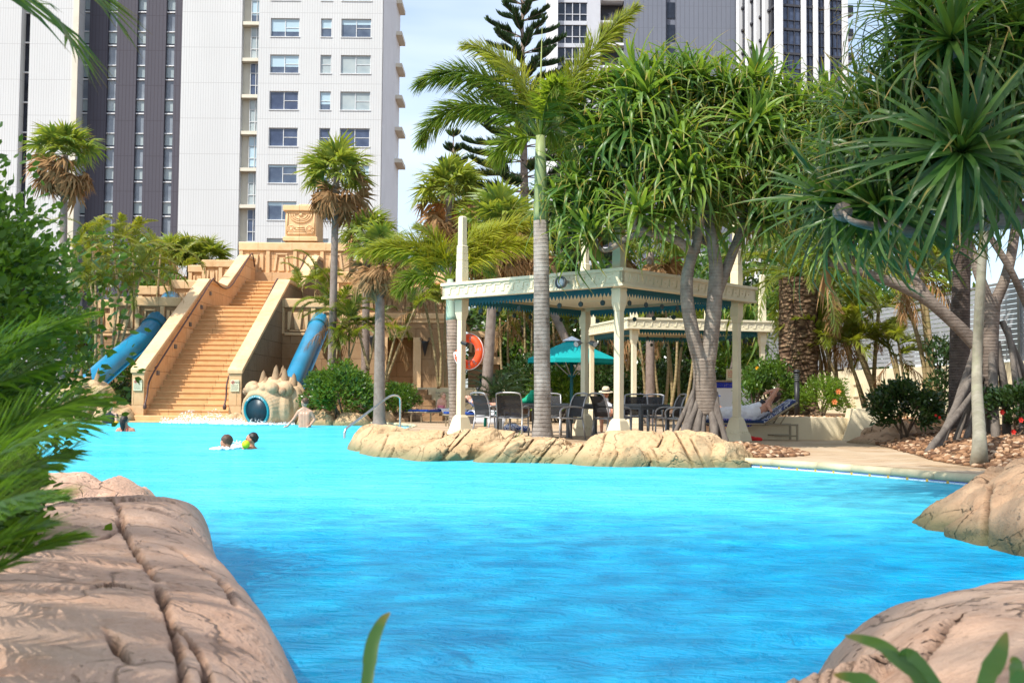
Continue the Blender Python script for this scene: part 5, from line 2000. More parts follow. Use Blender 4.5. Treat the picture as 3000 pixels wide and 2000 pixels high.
# ------------------------------------------------------------------ loungers
def make_lounger(name, label, raised=False, cush='blue', group=None):
    """local: long axis x, head at +x"""
    t = thing(name, label, 'sun lounger', (0, 0, 0), 0, group)
    fr = MB()
    for y in (-.31, .31):
        fr.tube([(-.95, y, .34), (.35 if raised else .95, y, .34)], .02, 6)
    fr.tube([(-.95, -.31, .34), (-.95, .31, .34)], .02, 6)
    if raised:
        for y in (-.31, .31):
            fr.tube([(.30, y, .34), (.98, y, .80)], .02, 6)
            fr.tube([(.50, y, .10), (1.0, y, .10)], .016, 6)
            fr.tube([(.62, y, .34), (.80, y, .62)], .014, 6)
            fr.tube([(.30, y, .33), (1.0, y, .33)], .018, 6)
        fr.tube([(.98, -.31, .80), (.98, .31, .80)], .02, 6)
    else:
        fr.tube([(.95, -.31, .34), (.95, .31, .34)], .02, 6)
    gobj('frame', fr, M_['bronze'], t, 0, True)
    for x in (-.85, .98 if raised else .85):
        for y in (-.30, .30):
            gobj('leg', MB().bb((x - .02, y - .02, 0), (x + .02, y + .02, .335)), M_['bronze'], t)
    c = MB()
    if raised:
        c.bb((-.93, -.30, .36), (.30, .30, .42))
        gobj('cushion', c, M_[cush], t, .02)
        b = MB().extrude([(.29, -.30, .36), (.97, -.30, .82), (.935, -.30, .875), (.26, -.30, .42)], (0, .6, 0))
        gobj('back_cushion', b, M_['pattern'], t, .015)
    else:
        c.bb((-.93, -.30, .36), (.93, .30, .43))
        gobj('cushion', c, M_[cush], t, .02)
    return t


GL = 'blue sun loungers by the far pool edge'
LG = [(1262, 38.6, 28, 'blue sun lounger under the kneeling girl'), (1312, 38.2, 35, 'blue sun lounger with a white towel beside the slanting palm trunk'),
      (1395, 33.2, 12, 'blue sun lounger carrying the person in denim shorts'), (1422, 31.6, 20, 'blue sun lounger with white towels behind the left patio chair')]
l0 = make_lounger('sun_lounger', LG[0][3], group=GL)
for i, (px, Y, a, lb) in enumerate(LG):
    p = P(px, 1200, Y)
    if i == 0:
        l0.location = (p.x, Y, .1)
        l0.rotation_euler = (0, 0, R(a))
    else:
        dup(l0, (p.x, Y, .1), R(a), lb)
rl = make_lounger('sun_lounger', 'bronze sun lounger with a raised patterned back in front of the low cream wall', True, 'cl_denim')
rl.location = (5.02, 24.0, .1)
rl2 = make_lounger('sun_lounger', 'sun lounger under the man in the blue cap, behind the screw pine roots', False, 'blue')
rl2.location = (P(2120, 1200, 28).x, 28.0, .1)
rl2.rotation_euler = (0, 0, R(165))


def cloth(name, label, verts, faces, mat, th=.012, cat='towel', group=None):
    b = MB().add(verts, faces)
    o = obj(name, b, mat, None, True)
    md = o.modifiers.new('sub', 'SUBSURF')
    md.levels = md.render_levels = 2
    md = o.modifiers.new('thick', 'SOLIDIFY')
    md.thickness = th
    return tag(o, label, cat, group)


def towel(label, c, w_, l_, rz, drop, mat, group=None, name='towel'):
    V, F = [], []
    n, m_ = 7, 7
    rr = random.Random(int(c[0] * 100))
    for i in range(n):
        for j in range(m_):
            u_, v_ = i / (n - 1) - .5, j / (m_ - 1) - .5
            x, y = u_ * l_, v_ * w_
            z = 0
            ex = max(0, abs(v_) - .30) / .2
            if ex > 0:
                y = math.copysign(w_ * .30 + .02 * ex, v_)
                z = -drop * ex
            z += rr.uniform(-.012, .02)
            X = c[0] + x * math.cos(rz) - y * math.sin(rz)
            Yy = c[1] + x * math.sin(rz) + y * math.cos(rz)
            V.append((X, Yy, c[2] + z))
    F = [(i * m_ + j, (i + 1) * m_ + j, (i + 1) * m_ + j + 1, i * m_ + j + 1) for i in range(n - 1) for j in range(m_ - 1)]
    return cloth(name, label, V, F, mat, .015, 'towel', group)


p = P(1318, 1200, 38.1)
towel('white and aqua towel on the lounger beside the slanting palm trunk', (p.x, 38.1, .58), 1.0, 1.0, R(35), .18, M_['towel'])
p = P(1425, 1200, 31.5)
towel('white towel hanging over the lounger behind the left patio chair', (p.x, 31.5, .59), 1.15, .9, R(20), .38, M_['towel'])
towel('blue and red striped towel draped over the bronze lounger', (4.62, 24.0, .545), .95, .9, 0, .16, M_['stripe'])
o = blob('cloth_bundle', MB().ball((4.98, 23.55, .14), (.14, .1, .06), 10, 8).ball((5.12, 23.5, .13), (.12, .1, .05), 10, 8), M_['red'], None, .02, 3)
tag(o, 'bundle of red cloth on the paving under the bronze lounger', 'cloth')
p = P(1500, 1268, 28)
o = blob('tote_bag', MB().ball((p.x, 28, .2), (.22, .15, .12), 10, 8).ball((p.x + .3, 28, .17), (.16, .14, .1), 10, 8), M_['pattern'], None, .02, 3)
tag(o, 'grey patterned bag lying on the deck behind the dining chairs', 'bag')
p = P(1441, 1240, 27.0)
towel('green and white striped towel hanging behind the left patio chair', (p.x, 27.0, .62), .5, .35, R(80), .36, M_['stripe'])
M_['green_stripe'] = Mat('green_striped_towel')
q = M_['green_stripe']
wv = q.node('TexWave', bands_direction='X')
q.l.new(q.node('TexCoord').outputs['Object'], wv.inputs['Vector'])
wv.inputs['Scale'].default_value = 2.5
M_['green_stripe'] = q.fin(q.ramp(wv.outputs['Fac'], [(.45, (.01, .25, .2)), (.55, (.7, .72, .7))]), .9, .1)
bpy.data.objects['towel.003'].data.materials[0] = M_['green_stripe']
p = P(1727, 1250, 27.5)
o = blob('shoulder_bag', MB().ball((p.x, 27.5, .28), (.11, .09, .17), 10, 8), M_['black'], None, .02, 3)
tag(o, 'small black bag standing on the deck behind the front gazebo column', 'bag')

# ------------------------------------------------------------------ umbrella
Y = 38.5
c = P(1675, 1050, Y)
um = thing('parasol', 'large teal canvas parasol with a pale cap behind the dining gazebo', 'parasol', (c.x, Y, .1))
zr, ztp, r_ = c.z - .03, P(1675, 992, Y).z, 1.62
cn = MB()
n = 8
V = [(c.x, Y, ztp)]
for k in range(n):
    a = 2 * PI * (k + .5) / n
    V.append((c.x + r_ * math.cos(a), Y + r_ * math.sin(a), zr))
for k in range(n):
    a = 2 * PI * (k + .5) / n
    V.append((c.x + r_ * math.cos(a), Y + r_ * math.sin(a), zr - .14))
F = [(0, 1 + k, 1 + (k + 1) % n) for k in range(n)] + [(1 + k, 1 + n + k, 1 + n + (k + 1) % n, 1 + (k + 1) % n) for k in range(n)]
o = obj('canopy', cn.add(V, F), M_['teal'], um)
md = o.modifiers.new('thick', 'SOLIDIFY')
md.thickness = .012
obj('cap', MB().lathe((c.x, Y, ztp - .08), [(.32, 0), (.30, .03), (.05, .15), (0, .17)], 8), M_['towel'], um)
obj('pole', MB().tube([(c.x, Y, .1), (c.x, Y, ztp - .05)], .055, 12), M_['teal_dk'], um, True)
hubz = zr - .55
obj('hub', MB().lathe((c.x, Y, hubz), [(.06, -.06), (.13, -.04), (.13, .04), (.06, .06)], 14), M_['teal_dk'], um)
for k in range(n):
    a = 2 * PI * (k + .5) / n
    m_ = Vector((c.x, Y, ztp)).lerp(Vector((c.x + r_ * math.cos(a), Y + r_ * math.sin(a), zr)), .62) - Vector((0, 0, .05))
    obj('rib', MB().tube([(c.x + .1 * math.cos(a), Y + .1 * math.sin(a), hubz), m_], .016, 6), M_['alu'], um)

# ------------------------------------------------------------------ lifebuoy on the left column
c = gl(0, 4, 1.79) + Vector((.12, .20, 0))
lb = thing('lifebuoy', 'orange horseshoe lifebuoy with grey tape hung on the left gazebo column', 'lifebuoy', tuple(c))
ux, uz = Vector((.93, -.36, 0)), Vector((0, 0, 1))
nn = ux.cross(uz)
Rr, rr = .245, .092


def lp(a, d=0.0, off=0.0):
    return c + ux * (math.cos(R(a)) * (Rr + d) + .03) + uz * math.sin(R(a)) * (Rr + d) * 1.12 + nn * off


angs = [118 - k * (304 / 36) for k in range(37)]
rad = [rr * min(1, .45 + .55 * min(k, 36 - k) / 2.0) for k in range(37)]
obj('ring', MB().tube([lp(a) for a in angs], rad, 16), M_['orange'], lb, True)
for a in (75, 8, -50, -80):
    V = []
    for da in (-5, 5):
        for ph in (-35, 0, 35):
            V.append(lp(a + da, rr * 1.02 * math.sin(R(ph)), rr * 1.02 * math.cos(R(ph)) * (1 if nn.y < 0 else -1)))
    obj('reflective_tape', MB().add([tuple(v) for v in V], [(0, 1, 4, 3), (1, 2, 5, 4)]), M_['grey_patch'], lb)
obj('grab_rope', MB().tube([lp(a, rr * .95, .03) for a in angs[1:-1]], .007, 6), M_['ink_white'], lb)
V = [lp(a, rr * 1.03 * math.sin(R(ph)), rr * 1.03 * math.cos(R(ph)) * (1 if nn.y < 0 else -1)) for a in (-178, -160) for ph in (-40, 0, 40)]
obj('white_label', MB().add([tuple(v) for v in V], [(0, 1, 4, 3), (1, 2, 5, 4)]), M_['ink_white'], lb)

# ------------------------------------------------------------------ stainless handrail into the pool
a_ = G(1172, 1259, .1)
b_ = P(1010, 1285, 25.8)
hr = thing('pool_handrail', 'bent stainless steel handrail leading into the pool beside the ledge', 'handrail', tuple(a_))
pts = [(a_.x, a_.y, .05), (a_.x, a_.y, .80), (a_.x - .03, a_.y - .07, .95), (a_.x - .14, a_.y - .25, .99), (a_.x - .28, a_.y - .5, .93)]
pts += [(lerp(a_.x - .28, b_.x + .05, t_), lerp(a_.y - .5, b_.y + .15, t_), lerp(.93, .25, t_)) for t_ in (.25, .5, .75, 1)]
pts += [(b_.x, b_.y + .03, .16), (b_.x - .01, b_.y, .05), (b_.x - .01, b_.y, -.3)]
obj('rail', MB().tube(catmull(pts, 6), .028, 12), M_['steel'], hr, True)
obj('base_flange', MB().lathe((a_.x, a_.y, .1), [(.075, 0), (.075, .015), (.03, .03)], 16), M_['steel'], hr)

# ------------------------------------------------------------------ low cream wall with a battered end pier
lwl = thing('low_wall', 'low cream rendered wall with a battered end pier beside the path', 'wall', (6.5, 24.5, .1))
obj('wall', MB().bb((4.9, 24.4, .05), (7.35, 24.62, .585)), M_['stucco'], lwl, bevel=.01)
x0, x1 = 7.30, 7.86
b = MB()
V = [(x0 - .30, 23.95, .05), (x1, 23.95, .05), (x1 + .32, 24.75, .05), (x0 - .1, 24.75, .05), (x0 + .02, 24.1, .78), (x1, 24.1, .78), (x1 + .10, 24.65, .78), (x0 + .02, 24.65, .78)]
b.add(V, [(0, 3, 2, 1), (4, 5, 6, 7), (0, 1, 5, 4), (1, 2, 6, 5), (2, 3, 7, 6), (3, 0, 4, 7)])
obj('end_pier', b, M_['stucco'], lwl, bevel=.012)

# ------------------------------------------------------------------ bollard lamps
def make_bollard(label):
    t = thing('bollard_lamp', label, 'lamp', (0, 0, 0), 0, 'black bollard lamps in the garden beds')
    gobj('post', MB().lathe((0, 0, 0), [(.06, 0), (.06, .86)], 16), M_['black'], t, 0, True)
    lv = MB().lathe((0, 0, .86), [(.045, 0), (.045, .2)], 12)
    for k in range(4):
        lv.lathe((0, 0, .88 + k * .045), [(.05, 0), (.072, .005), (.072, .012), (.05, .022)], 16)
    gobj('louvre', lv, M_['alu_dark'], t, 0, True)
    gobj('cap', MB().lathe((0, 0, 1.06), [(.075, 0), (.075, .03), (.05, .065), (0, .08)], 16), M_['black'], t, 0, True)
    return t


BL = [(2335, 25.2, .5, 'black bollard lamp in front of the thick rough palm trunk'), (1400, 36.5, .15, 'black bollard lamp by the cycad behind the lifebuoy'), (1613, 37.5, .15, 'black bollard lamp in the shrubs right of the ringed palm trunk')]
bl0 = make_bollard(BL[0][3])
for i, (px, Y, z, lab) in enumerate(BL):
    p = P(px, 1200, Y)
    if i == 0:
        bl0.location = (p.x, Y, z)
    else:
        dup(bl0, (p.x, Y, z), 0, lab)

# ------------------------------------------------------------------ tiled bar counter and its sign
Y = 35.0
bx0, bx1 = P(2090, 1130, Y).x, P(2206, 1130, Y).x
zt = P(2150, 1114, Y).z
br_ = thing('bar_counter', 'white bar counter edged with blue tiles behind the man in the cap', 'bar', ((bx0 + bx1) / 2, Y, .1))
obj('front', MB().bb((bx0, Y, .1), (bx1, Y + .6, zt - .24)), M_['render_white'], br_)
obj('counter_top', MB().bb((bx0 - .08, Y - .08, zt - .05), (bx1 + .08, Y + .7, zt)), M_['bronze'], br_, bevel=.01)
bt = simple('cobalt_glazed_tile', (0.01, 0.03, 0.42), 0.2, 0.5, 0, 0.3, 12)
tb_ = MB()
nx = 18
for i in range(nx):
    for j in range(2):
        xa = lerp(bx0, bx1, i / nx)
        tb_.bb((xa + .004, Y - .012, zt - .235 + j * .092), (lerp(bx0, bx1, (i + 1) / nx) - .004, Y + .02, zt - .147 + j * .092))
for j in range(4):
    for xa in (bx0, bx1 - .08):
        tb_.bb((xa + .002, Y - .012, zt - .33 - j * .092), (xa + .078, Y + .02, zt - .242 - j * .092))
obj('tile_band', tb_, bt, br_)
sn = thing('price_board', 'small cream board with red print standing on the bar counter', 'sign', (P(2152, 1100, Y).x, Y, zt))
sx0, sx1 = P(2130, 1100, Y).x, P(2178, 1100, Y).x
obj('board', MB().bb((sx0, Y + .1, zt), (sx1, Y + .13, zt + .36)), M_['signplate'], sn)
tx = MB()
rl_ = random.Random(8)
for q in range(4):
    x_ = sx0 + .05
    while x_ < sx1 - .08:
        l_ = rl_.uniform(.03, .08)
        tx.bb((x_, Y + .094, zt + .27 - q * .055), (x_ + l_, Y + .102, zt + .29 - q * .055))
        x_ += l_ + .02
obj('print', tx, M_['ink_red'], sn)
text('lettering', '26', .13, M_['ink_red'], Matrix.Translation((sx1 - .12, Y + .095, zt + .09)) @ FACE, sn)

# ------------------------------------------------------------------ garden boundary: cream wall and silver slat fence
fa_, fb_ = Vector((9.3, 42.5, 0)), Vector((11.7, 22.5, 0))
fd = (fb_ - fa_)
FLn = fd.length
fd.normalize()
ang = math.atan2(fd.y, fd.x)
bw = thing('boundary_wall', 'cream boundary wall with stepped relief under the silver fence', 'wall', tuple(fa_), ang)


def fo(name, mb, mat, par):
    return obj(name, mb, mat, par, False, False)


fo('wall', MB().bb((0, 0, 0), (FLn, .3, 1.86)), M_['stucco'], bw)
rf = MB()
for k in range(13):
    x = .8 + k * 1.5
    rf.bb((x, -.045, 1.42), (x + .9, -.001, 1.47)).bb((x + .3, -.045, 1.06), (x + .62, -.001, 1.11)).bb((x - .02, -.045, 1.06), (x + .04, -.001, 1.42)).bb((x + .86, -.045, 1.06), (x + .92, -.001, 1.42))
fo('relief', rf, M_['stucco'], bw)
for k in range(6):
    x = 1.4 + k * 3.4
    fo('pier', MB().bb((x, -.14, 0), (x + .42, -.002, 1.95)), M_['stucco'], bw)
fe = thing('slat_fence', 'silver horizontal slat fence on top of the cream boundary wall', 'fence', (fa_.x, fa_.y, 1.87), ang)
for k in range(7):
    x0 = k * FLn / 7
    sl_ = MB()
    for q in range(15):
        sl_.bb((x0 + .06, .10, .06 + q * .115), (x0 + FLn / 7 - .06, .13, .06 + q * .115 + .098))
    for q in range(6):
        xx = x0 + .06 + q * (FLn / 7 - .12) / 5
        sl_.bb((xx - .012, .131, .03), (xx + .012, .15, 1.78))
    fo('slat_panel', sl_, M_['fence'], fe)
    fo('post', MB().bb((x0 - .05, .07, 0), (x0 + .05, .17, 1.84)), M_['alu'], fe)
fo('top_rail', MB().bb((0, .08, 1.80), (FLn, .15, 1.85)), M_['alu'], fe)
# ------------------------------------------------------------------ plant builders
def nrm(a):
    return a / np.maximum(1e-9, np.linalg.norm(a, axis=-1, keepdims=True))


def frond(L=2.5, e0=60, bend=110, n=70, ll=.5, lw=.03, plume=0.0, seed=1, v0=.2, v1=.8, pet=.14, vee=.35, droop=.35, rr=.018, power=1.25, jit=.12, twist=0.0, fwd=(62, 28)):
    """one feather leaf: origin at its base, growing along +x, rising e0 degrees and arching over by bend"""
    r = np.random.default_rng(seed)
    S = np.linspace(0, 1, 40)
    el = np.radians(e0 - bend * S ** power)
    dx, dz = np.cos(el) * L / 39, np.sin(el) * L / 39
    x = np.concatenate([[0], np.cumsum(dx[:-1])])
    z = np.concatenate([[0], np.cumsum(dz[:-1])])
    yy = twist * S ** 2 * L
    path = np.stack([x, yy, z], 1)
    mb = MB()
    mb.tube([tuple(p) for p in path[::3]], [lerp(rr, rr * .2, s) for s in S[::3]], 6, .55)
    N = 2 * n
    s = np.repeat(pet + (1 - pet) * (np.arange(n) + .5) / n, 2) + r.normal(0, .004, N)
    s = np.clip(s, pet, .999)
    sgn = np.tile([1.0, -1.0], n)
    ix = s * 39
    i0 = np.floor(ix).astype(int).clip(0, 38)
    fr = (ix - i0)[:, None]
    b = path[i0] * (1 - fr) + path[i0 + 1] * fr
    e = el[i0]
    T = np.stack([np.cos(e), np.zeros(N), np.sin(e)], 1)
    U = np.stack([-np.sin(e), np.zeros(N), np.cos(e)], 1)
    Yv = np.array([[0, 1.0, 0]])
    a = np.radians(fwd[0] + (fwd[1] - fwd[0]) * s + r.normal(0, 5, N))
    h = vee + r.normal(0, .1, N)
    if plume:
        h = h + r.uniform(-1.6, 1.6, N) * plume
    d = T * np.cos(a)[:, None] + (Yv * (sgn * np.cos(h))[:, None] + U * np.sin(h)[:, None]) * np.sin(a)[:, None]
    d = nrm(d + r.normal(0, jit * .6, (N, 3)))
    side = nrm(np.cross(d, U + Yv * (sgn * .5)[:, None]))
    prof = np.sin(np.pi * (.12 + .80 * s)) ** .7
    Ln = ll * prof * r.uniform(.85, 1.12, N)
    v = np.clip(r.uniform(v0, v1, N), 0, 1)
    mb.leaflets(b, d, side, Ln, lw * (.6 + .4 * prof), droop * r.uniform(.6, 1.4, N), v)
    return mb


def place(mb, loc, az, roll=0.0, scale=1.0, dst=None):
    M = Matrix.Translation(loc) @ Matrix.Rotation(az, 4, 'Z') @ Matrix.Rotation(roll, 4, 'X') @ Matrix.Scale(scale, 4)
    (dst if dst is not None else (dst := MB())).join(mb, M)
    return dst


def fan_leaf(Rl=.6, pet=.8, nseg=26, spread=290, seed=1, droop=.3, v0=.2, v1=.8, fold=.25, lw=.055):
    """one fan leaf: stalk along +x, blade at its end"""
    r = np.random.default_rng(seed)
    mb = MB()
    mb.tube([(0, 0, 0), (pet * .5, 0, .03), (pet, 0, 0)], [.016, .013, .011], 5, .5)
    an = np.radians(np.linspace(-spread / 2, spread / 2, nseg) + r.normal(0, 2, nseg))
    d = np.stack([np.cos(an), np.sin(an), fold * np.abs(np.sin(an)) + r.normal(0, .05, nseg)], 1)
    d = nrm(d)
    b = np.tile([[pet, 0, 0]], (nseg, 1)) + d * .02
    side = nrm(np.cross(d, np.array([[0, 0, 1.0]])))
    Ln = Rl * (.72 + .28 * np.cos(an * .6)) * r.uniform(.9, 1.08, nseg)
    mb.leaflets(b, d, side, Ln, Rl * lw * 2.2, droop * r.uniform(.5, 1.5, nseg), r.uniform(v0, v1, nseg))
    return mb


def trunk(name, mat, pts, rad, par, n=14, seg=6, world=True):
    c = catmull(pts, seg)
    k = len(c) - 1
    rs = [float(np.interp(i / k, np.linspace(0, 1, len(rad)), rad)) for i in range(k + 1)]
    return obj(name, MB().tube(c, rs, n), mat, par, True, world)


def bush(name, label, c, r, n, size, mat, seed, cat='shrub', nclump=26, group=None, stems=5, aspect=.45, up=.35, flat=0.0, flowers=None):
    """c: ground point; r: (rx, ry, height). Leaves in many small clumps over an uneven crown"""
    g = np.random.default_rng(seed)
    t = thing(name, label, cat, tuple(c), 0, group)
    C = np.array(c, float)
    hz = r[2]
    # clump centres inside an uneven dome
    th = g.uniform(0, 2 * PI, nclump)
    ph = np.arccos(g.uniform(-.35, 1, nclump))
    rad = g.uniform(.55, 1.0, nclump) ** .5 * g.uniform(.82, 1.08, nclump)
    cc = np.stack([np.sin(ph) * np.cos(th) * r[0] * rad, np.sin(ph) * np.sin(th) * r[1] * rad, hz * (.48 + .47 * np.cos(ph) * rad)], 1)
    crad = g.uniform(.20, .36, nclump) * (r[0] + r[1] + hz) / 3
    k = g.integers(0, nclump, n)
    o = nrm(g.normal(0, 1, (n, 3))) * (g.uniform(.1, 1.0, n) ** .45)[:, None] * crad[k][:, None]
    b = C + cc[k] + o
    b[:, 2] = np.maximum(b[:, 2], C[2] + .04)
    out = nrm(nrm(b - (C + np.array([0, 0, hz * .35]))) + g.normal(0, .55, (n, 3)) + np.array([0, 0, up]))
    side = nrm(np.cross(out, g.normal(0, 1, (n, 3))))
    L_ = size * g.uniform(.6, 1.3, n)
    tone = g.uniform(.15, .85, nclump)
    v = np.clip(tone[k] * .5 + g.uniform(0, .5, n), 0, 1)
    mb = MB().leaflets(b, out, side, L_, L_ * aspect, g.uniform(0, .4, n), v)
    obj('foliage', mb, mat, t)
    sb = MB()
    for i in range(stems):
        q = cc[g.integers(0, nclump)]
        p0 = C + np.array([g.uniform(-.15, .15) * r[0], g.uniform(-.15, .15) * r[1], 0])
        sb.tube(catmull([p0, C + q * np.array([.5, .5, .55]), C + q], 4), [.022 * (1 + hz / 3) * lerp(1, .25, u_ / 8) for u_ in range(9)], 6)
    obj('stem', sb, M_['twig'], t, True)
    if flowers:
        for (x, y, z, s_, fm) in flowers:
            f = MB()
            for q in range(6):
                a = q * PI / 3
                f.leaflets(np.array([[x, y, z]]), np.array([[math.cos(a), -.4, math.sin(a)]]), np.array([[-math.sin(a), 0, math.cos(a)]]), s_, s_ * .8, .1, .5)
            f.ball((x, y - s_ * .3, z), s_ * .22, 6, 5)
            obj('flower', f, fm, t)
    return t


# ------------------------------------------------------------------ feather palms with smooth trunks
def fox_palm(label, base, top, r0, r1, shaft, fr, mats, seed, spear=0.0, tmat='bark_fox', smat='shaft', flare=1.5, group=None):
    """fr: list of (azimuth, rise, bend, length, tone, plume)"""
    t = thing('foxtail_palm', label, 'palm', tuple(base), 0, group)
    base, top = Vector(base), Vector(top)
    mid = base.lerp(top, .5)
    sh = base.lerp(top, 1 - shaft / (top - base).length)
    obj('trunk', MB().tube([base - Vector((0, 0, .1)), base, base + (sh - base) * .05, base + (sh - base) * .12, base + (sh - base) * .5, sh], [r0 * flare * 1.15, r0 * flare, r0 * 1.25, r0, r0 * .96, r1], 22), M_[tmat], t, True)
    obj('crownshaft', MB().tube([sh, sh.lerp(top, .1), sh.lerp(top, .6), top], [r1 * 1.0, r1 * .98, r1 * .80, r1 * .62], 18), M_[smat], t, True)
    for i, f in enumerate(fr):
        az, e0, bend, L_, tone, pl = f[:6]
        mb = frond(L_, e0, bend, int(110 * L_), .58, .031, pl, seed * 50 + i, max(0, tone - .25), min(1, tone + .25), .20, .2, .3, .028, 1.3, .14)
        o = obj('frond', place(mb, top - Vector((0, 0, .06)), R(az)), mats[1] if tone > .62 else mats[0], t)
    if spear:
        obj('spear_leaf', MB().tube([top, top + Vector((0, 0, spear * .5)), top + Vector((.02, 0, spear))], [.03, .02, .004], 6), M_['petiole'], t, True)
    return t


FB = G(1590, 1302, .12)
FTOP = P(1583, 398, FB.y)
ML = (M_['l_fox'], M_['l_fox_y'])
fox_palm('tall foxtail palm with a ringed grey trunk in front of the dining gazebo', FB, FTOP, .15, .135, 1.55,
         [(178, 68, 105, 2.85, .52, 1), (184, 48, 122, 2.65, .46, 1), (166, 82, 72, 2.5, .97, .8), (6, 66, 26, 3.1, .68, 1), (-12, 64, 88, 2.4, .58, 1), (2, 42, 78, 2.0, .52, .9),
          (195, 8, 80, 1.0, .62, 1), (100, 60, 100, 2.4, .35, 1), (70, 40, 100, 2.2, .35, 1), (-75, 70, 100, 1.6, .50, .9)], ML, 3, 2.0)
B2 = P(1335, 1262, 26.0)
T2 = P(1318, 818, 26.0)
fox_palm('yellowing foxtail palm with a brown ringed trunk beside the left gazebo column', (B2.x, 26.0, .1), T2, .13, .125, .95,
         [(176, 70, 125, 2.3, .85, 1), (186, 50, 80, 2.35, .72, 1), (170, 84, 60, 1.6, .7, .8), (2, 62, 60, 2.6, .95, .9), (-8, 46, 62, 2.5, .85, .9), (20, 78, 80, 2.1, .8, .9), (120, 55, 100, 2.2, .5, 1), (60, 50, 90, 2.2, .5, 1), (200, 25, 90, 1.4, .5, 1)],
         ML, 5, 0, 'bark_fox2', 'shaft_pale', 1.25)


# ------------------------------------------------------------------ fan palms
def fan_palm(label, base, top, r0, rc, seed, ngreen=26, ndead=26, lean=0.0, green='l_fan', group=None, boss=0.0, skirt=1.0, deadlow=-30):
    t = thing('fan_palm', label, 'palm', tuple(base), 0, group)
    base, top = Vector(base), Vector(top)
    m_ = base.lerp(top, .5) + Vector((lean, 0, 0))
    c = catmull([base - Vector((0, 0, .2)), base.lerp(top, .12) + Vector((lean * .5, 0, 0)), m_, top], 6)
    obj('trunk', MB().tube(c, [lerp(r0 * 1.25, r0 * .8, i / (len(c) - 1)) if i > 2 else r0 * 1.5 for i in range(len(c))], 14), M_['bark_fan'], t, True)
    r = random.Random(seed)
    g, dd = MB(), MB()
    for i in range(ngreen):
        lf = fan_leaf(rc * r.uniform(.5, .62), rc * r.uniform(.42, .62), 24, 270, seed * 99 + i, .7, .05, .95, .2)
        e = lerp(84, -12, (i / ngreen) ** .8)
        M = Matrix.Translation(top) @ Matrix.Rotation(i * 2.4 + r.uniform(-.2, .2), 4, 'Z') @ Matrix.Rotation(-R(e), 4, 'Y') @ Matrix.Rotation(r.uniform(-.5, .5), 4, 'X') @ Matrix.Translation((.05, 0, 0))
        g.join(lf, M)
    for i in range(ndead):
        lf = fan_leaf(rc * .60 * r.uniform(.8, 1.1), rc * .5, 16, 150, seed * 77 + i, .9, .0, 1, .5)
        e = lerp(deadlow + 25, -74, r.random())
        M = Matrix.Translation(top - Vector((0, 0, r.uniform(0, .35) * rc))) @ Matrix.Rotation(i * 2.4 + r.uniform(-.3, .3), 4, 'Z') @ Matrix.Rotation(-R(e), 4, 'Y') @ Matrix.Rotation(r.uniform(-.8, .8), 4, 'X') @ Matrix.Translation((.05, 0, 0))
        dd.join(lf, M)
    obj('crown', g, M_[green], t)
    if ndead:
        obj('dead_skirt', dd, M_['l_dead'], t)
    if boss:
        bb_ = MB()
        for i in range(60):
            a, h = r.uniform(0, 2 * PI), r.uniform(-.5, .3) * boss
            p0 = top + Vector((math.cos(a) * r0 * .7, math.sin(a) * r0 * .7, h - .25 * boss))
            bb_.tube([p0, p0 + Vector((math.cos(a) * boss * .32, math.sin(a) * boss * .32, boss * .3))], [.05, .012], 5)
        obj('leaf_base_boss', bb_, M_['bark_dark'], t, True)
    return t


def gp(px, py, Y):
    return P(px, py, Y)


Y = 40
fan_palm('tall slim fan palm with a dead rusty skirt right of the staircase', (gp(970, 1100, Y).x, Y, .2), gp(985, 520, Y), .14, 1.45, 2, 26, 20)
Y = 42
fan_palm('fan palm with a bushy rusty skirt against the striped tower wing', (gp(180, 1100, Y).x, Y, .2), gp(190, 455, Y), .15, 1.45, 3, 20, 26)
Y = 36
fan_palm('fan palm with a dark boss of leaf bases and brown hanging fronds', (gp(1112, 1180, Y).x, Y, .1), gp(1114, 742, Y), .17, 1.2, 4, 14, 34, 0, 'l_fan', None, .55)
Y = 37
fan_palm('fan palm with a mottled trunk and shaggy brown skirt behind the lifebuoy', (gp(1420, 1180, Y).x, Y, .1), gp(1455, 668, Y), .17, 1.55, 5, 18, 46)
Y = 47
fan_palm('green fan palm between the yellowing foxtail and the pines', (gp(1310, 1100, Y).x, Y, .1), gp(1315, 570, Y), .16, 1.7, 6, 26, 14)
Y = 44
fan_palm('dark green fan palm just left of the yellowing foxtail fronds', (gp(1070, 1100, Y).x, Y, .1), gp(1075, 690, Y), .16, 1.3, 7, 24, 8)
Y = 62
for px, py, s, lb in ((610, 752, 8, 'squat fan palm peeping over the left temple terrace before the white tower'), (555, 745, 9, 'feathery green fan palm further left behind the temple terrace'), (505, 745, 10, 'dull green fan palm behind the cane palms at the dark tower wing')):
    fan_palm(lb, (gp(px, 1100, Y).x, Y, .1), gp(px, py + 14, Y), .18, 1.5, s, 24, 2)
Y = 29
fan_palm('fan palm with a shaggy brown skirt above the rear of the dining gazebo', (gp(1770, 1200, 42).x, 42, .1), gp(1520, 700, 42), .16, 1.7, 11, 14, 40)
fan_palm('fan palm with hanging straw fronds behind the screw pine branches', (gp(1905, 1200, 40).x, 40, .1), gp(1905, 740, 40), .16, 1.4, 12, 18, 26)


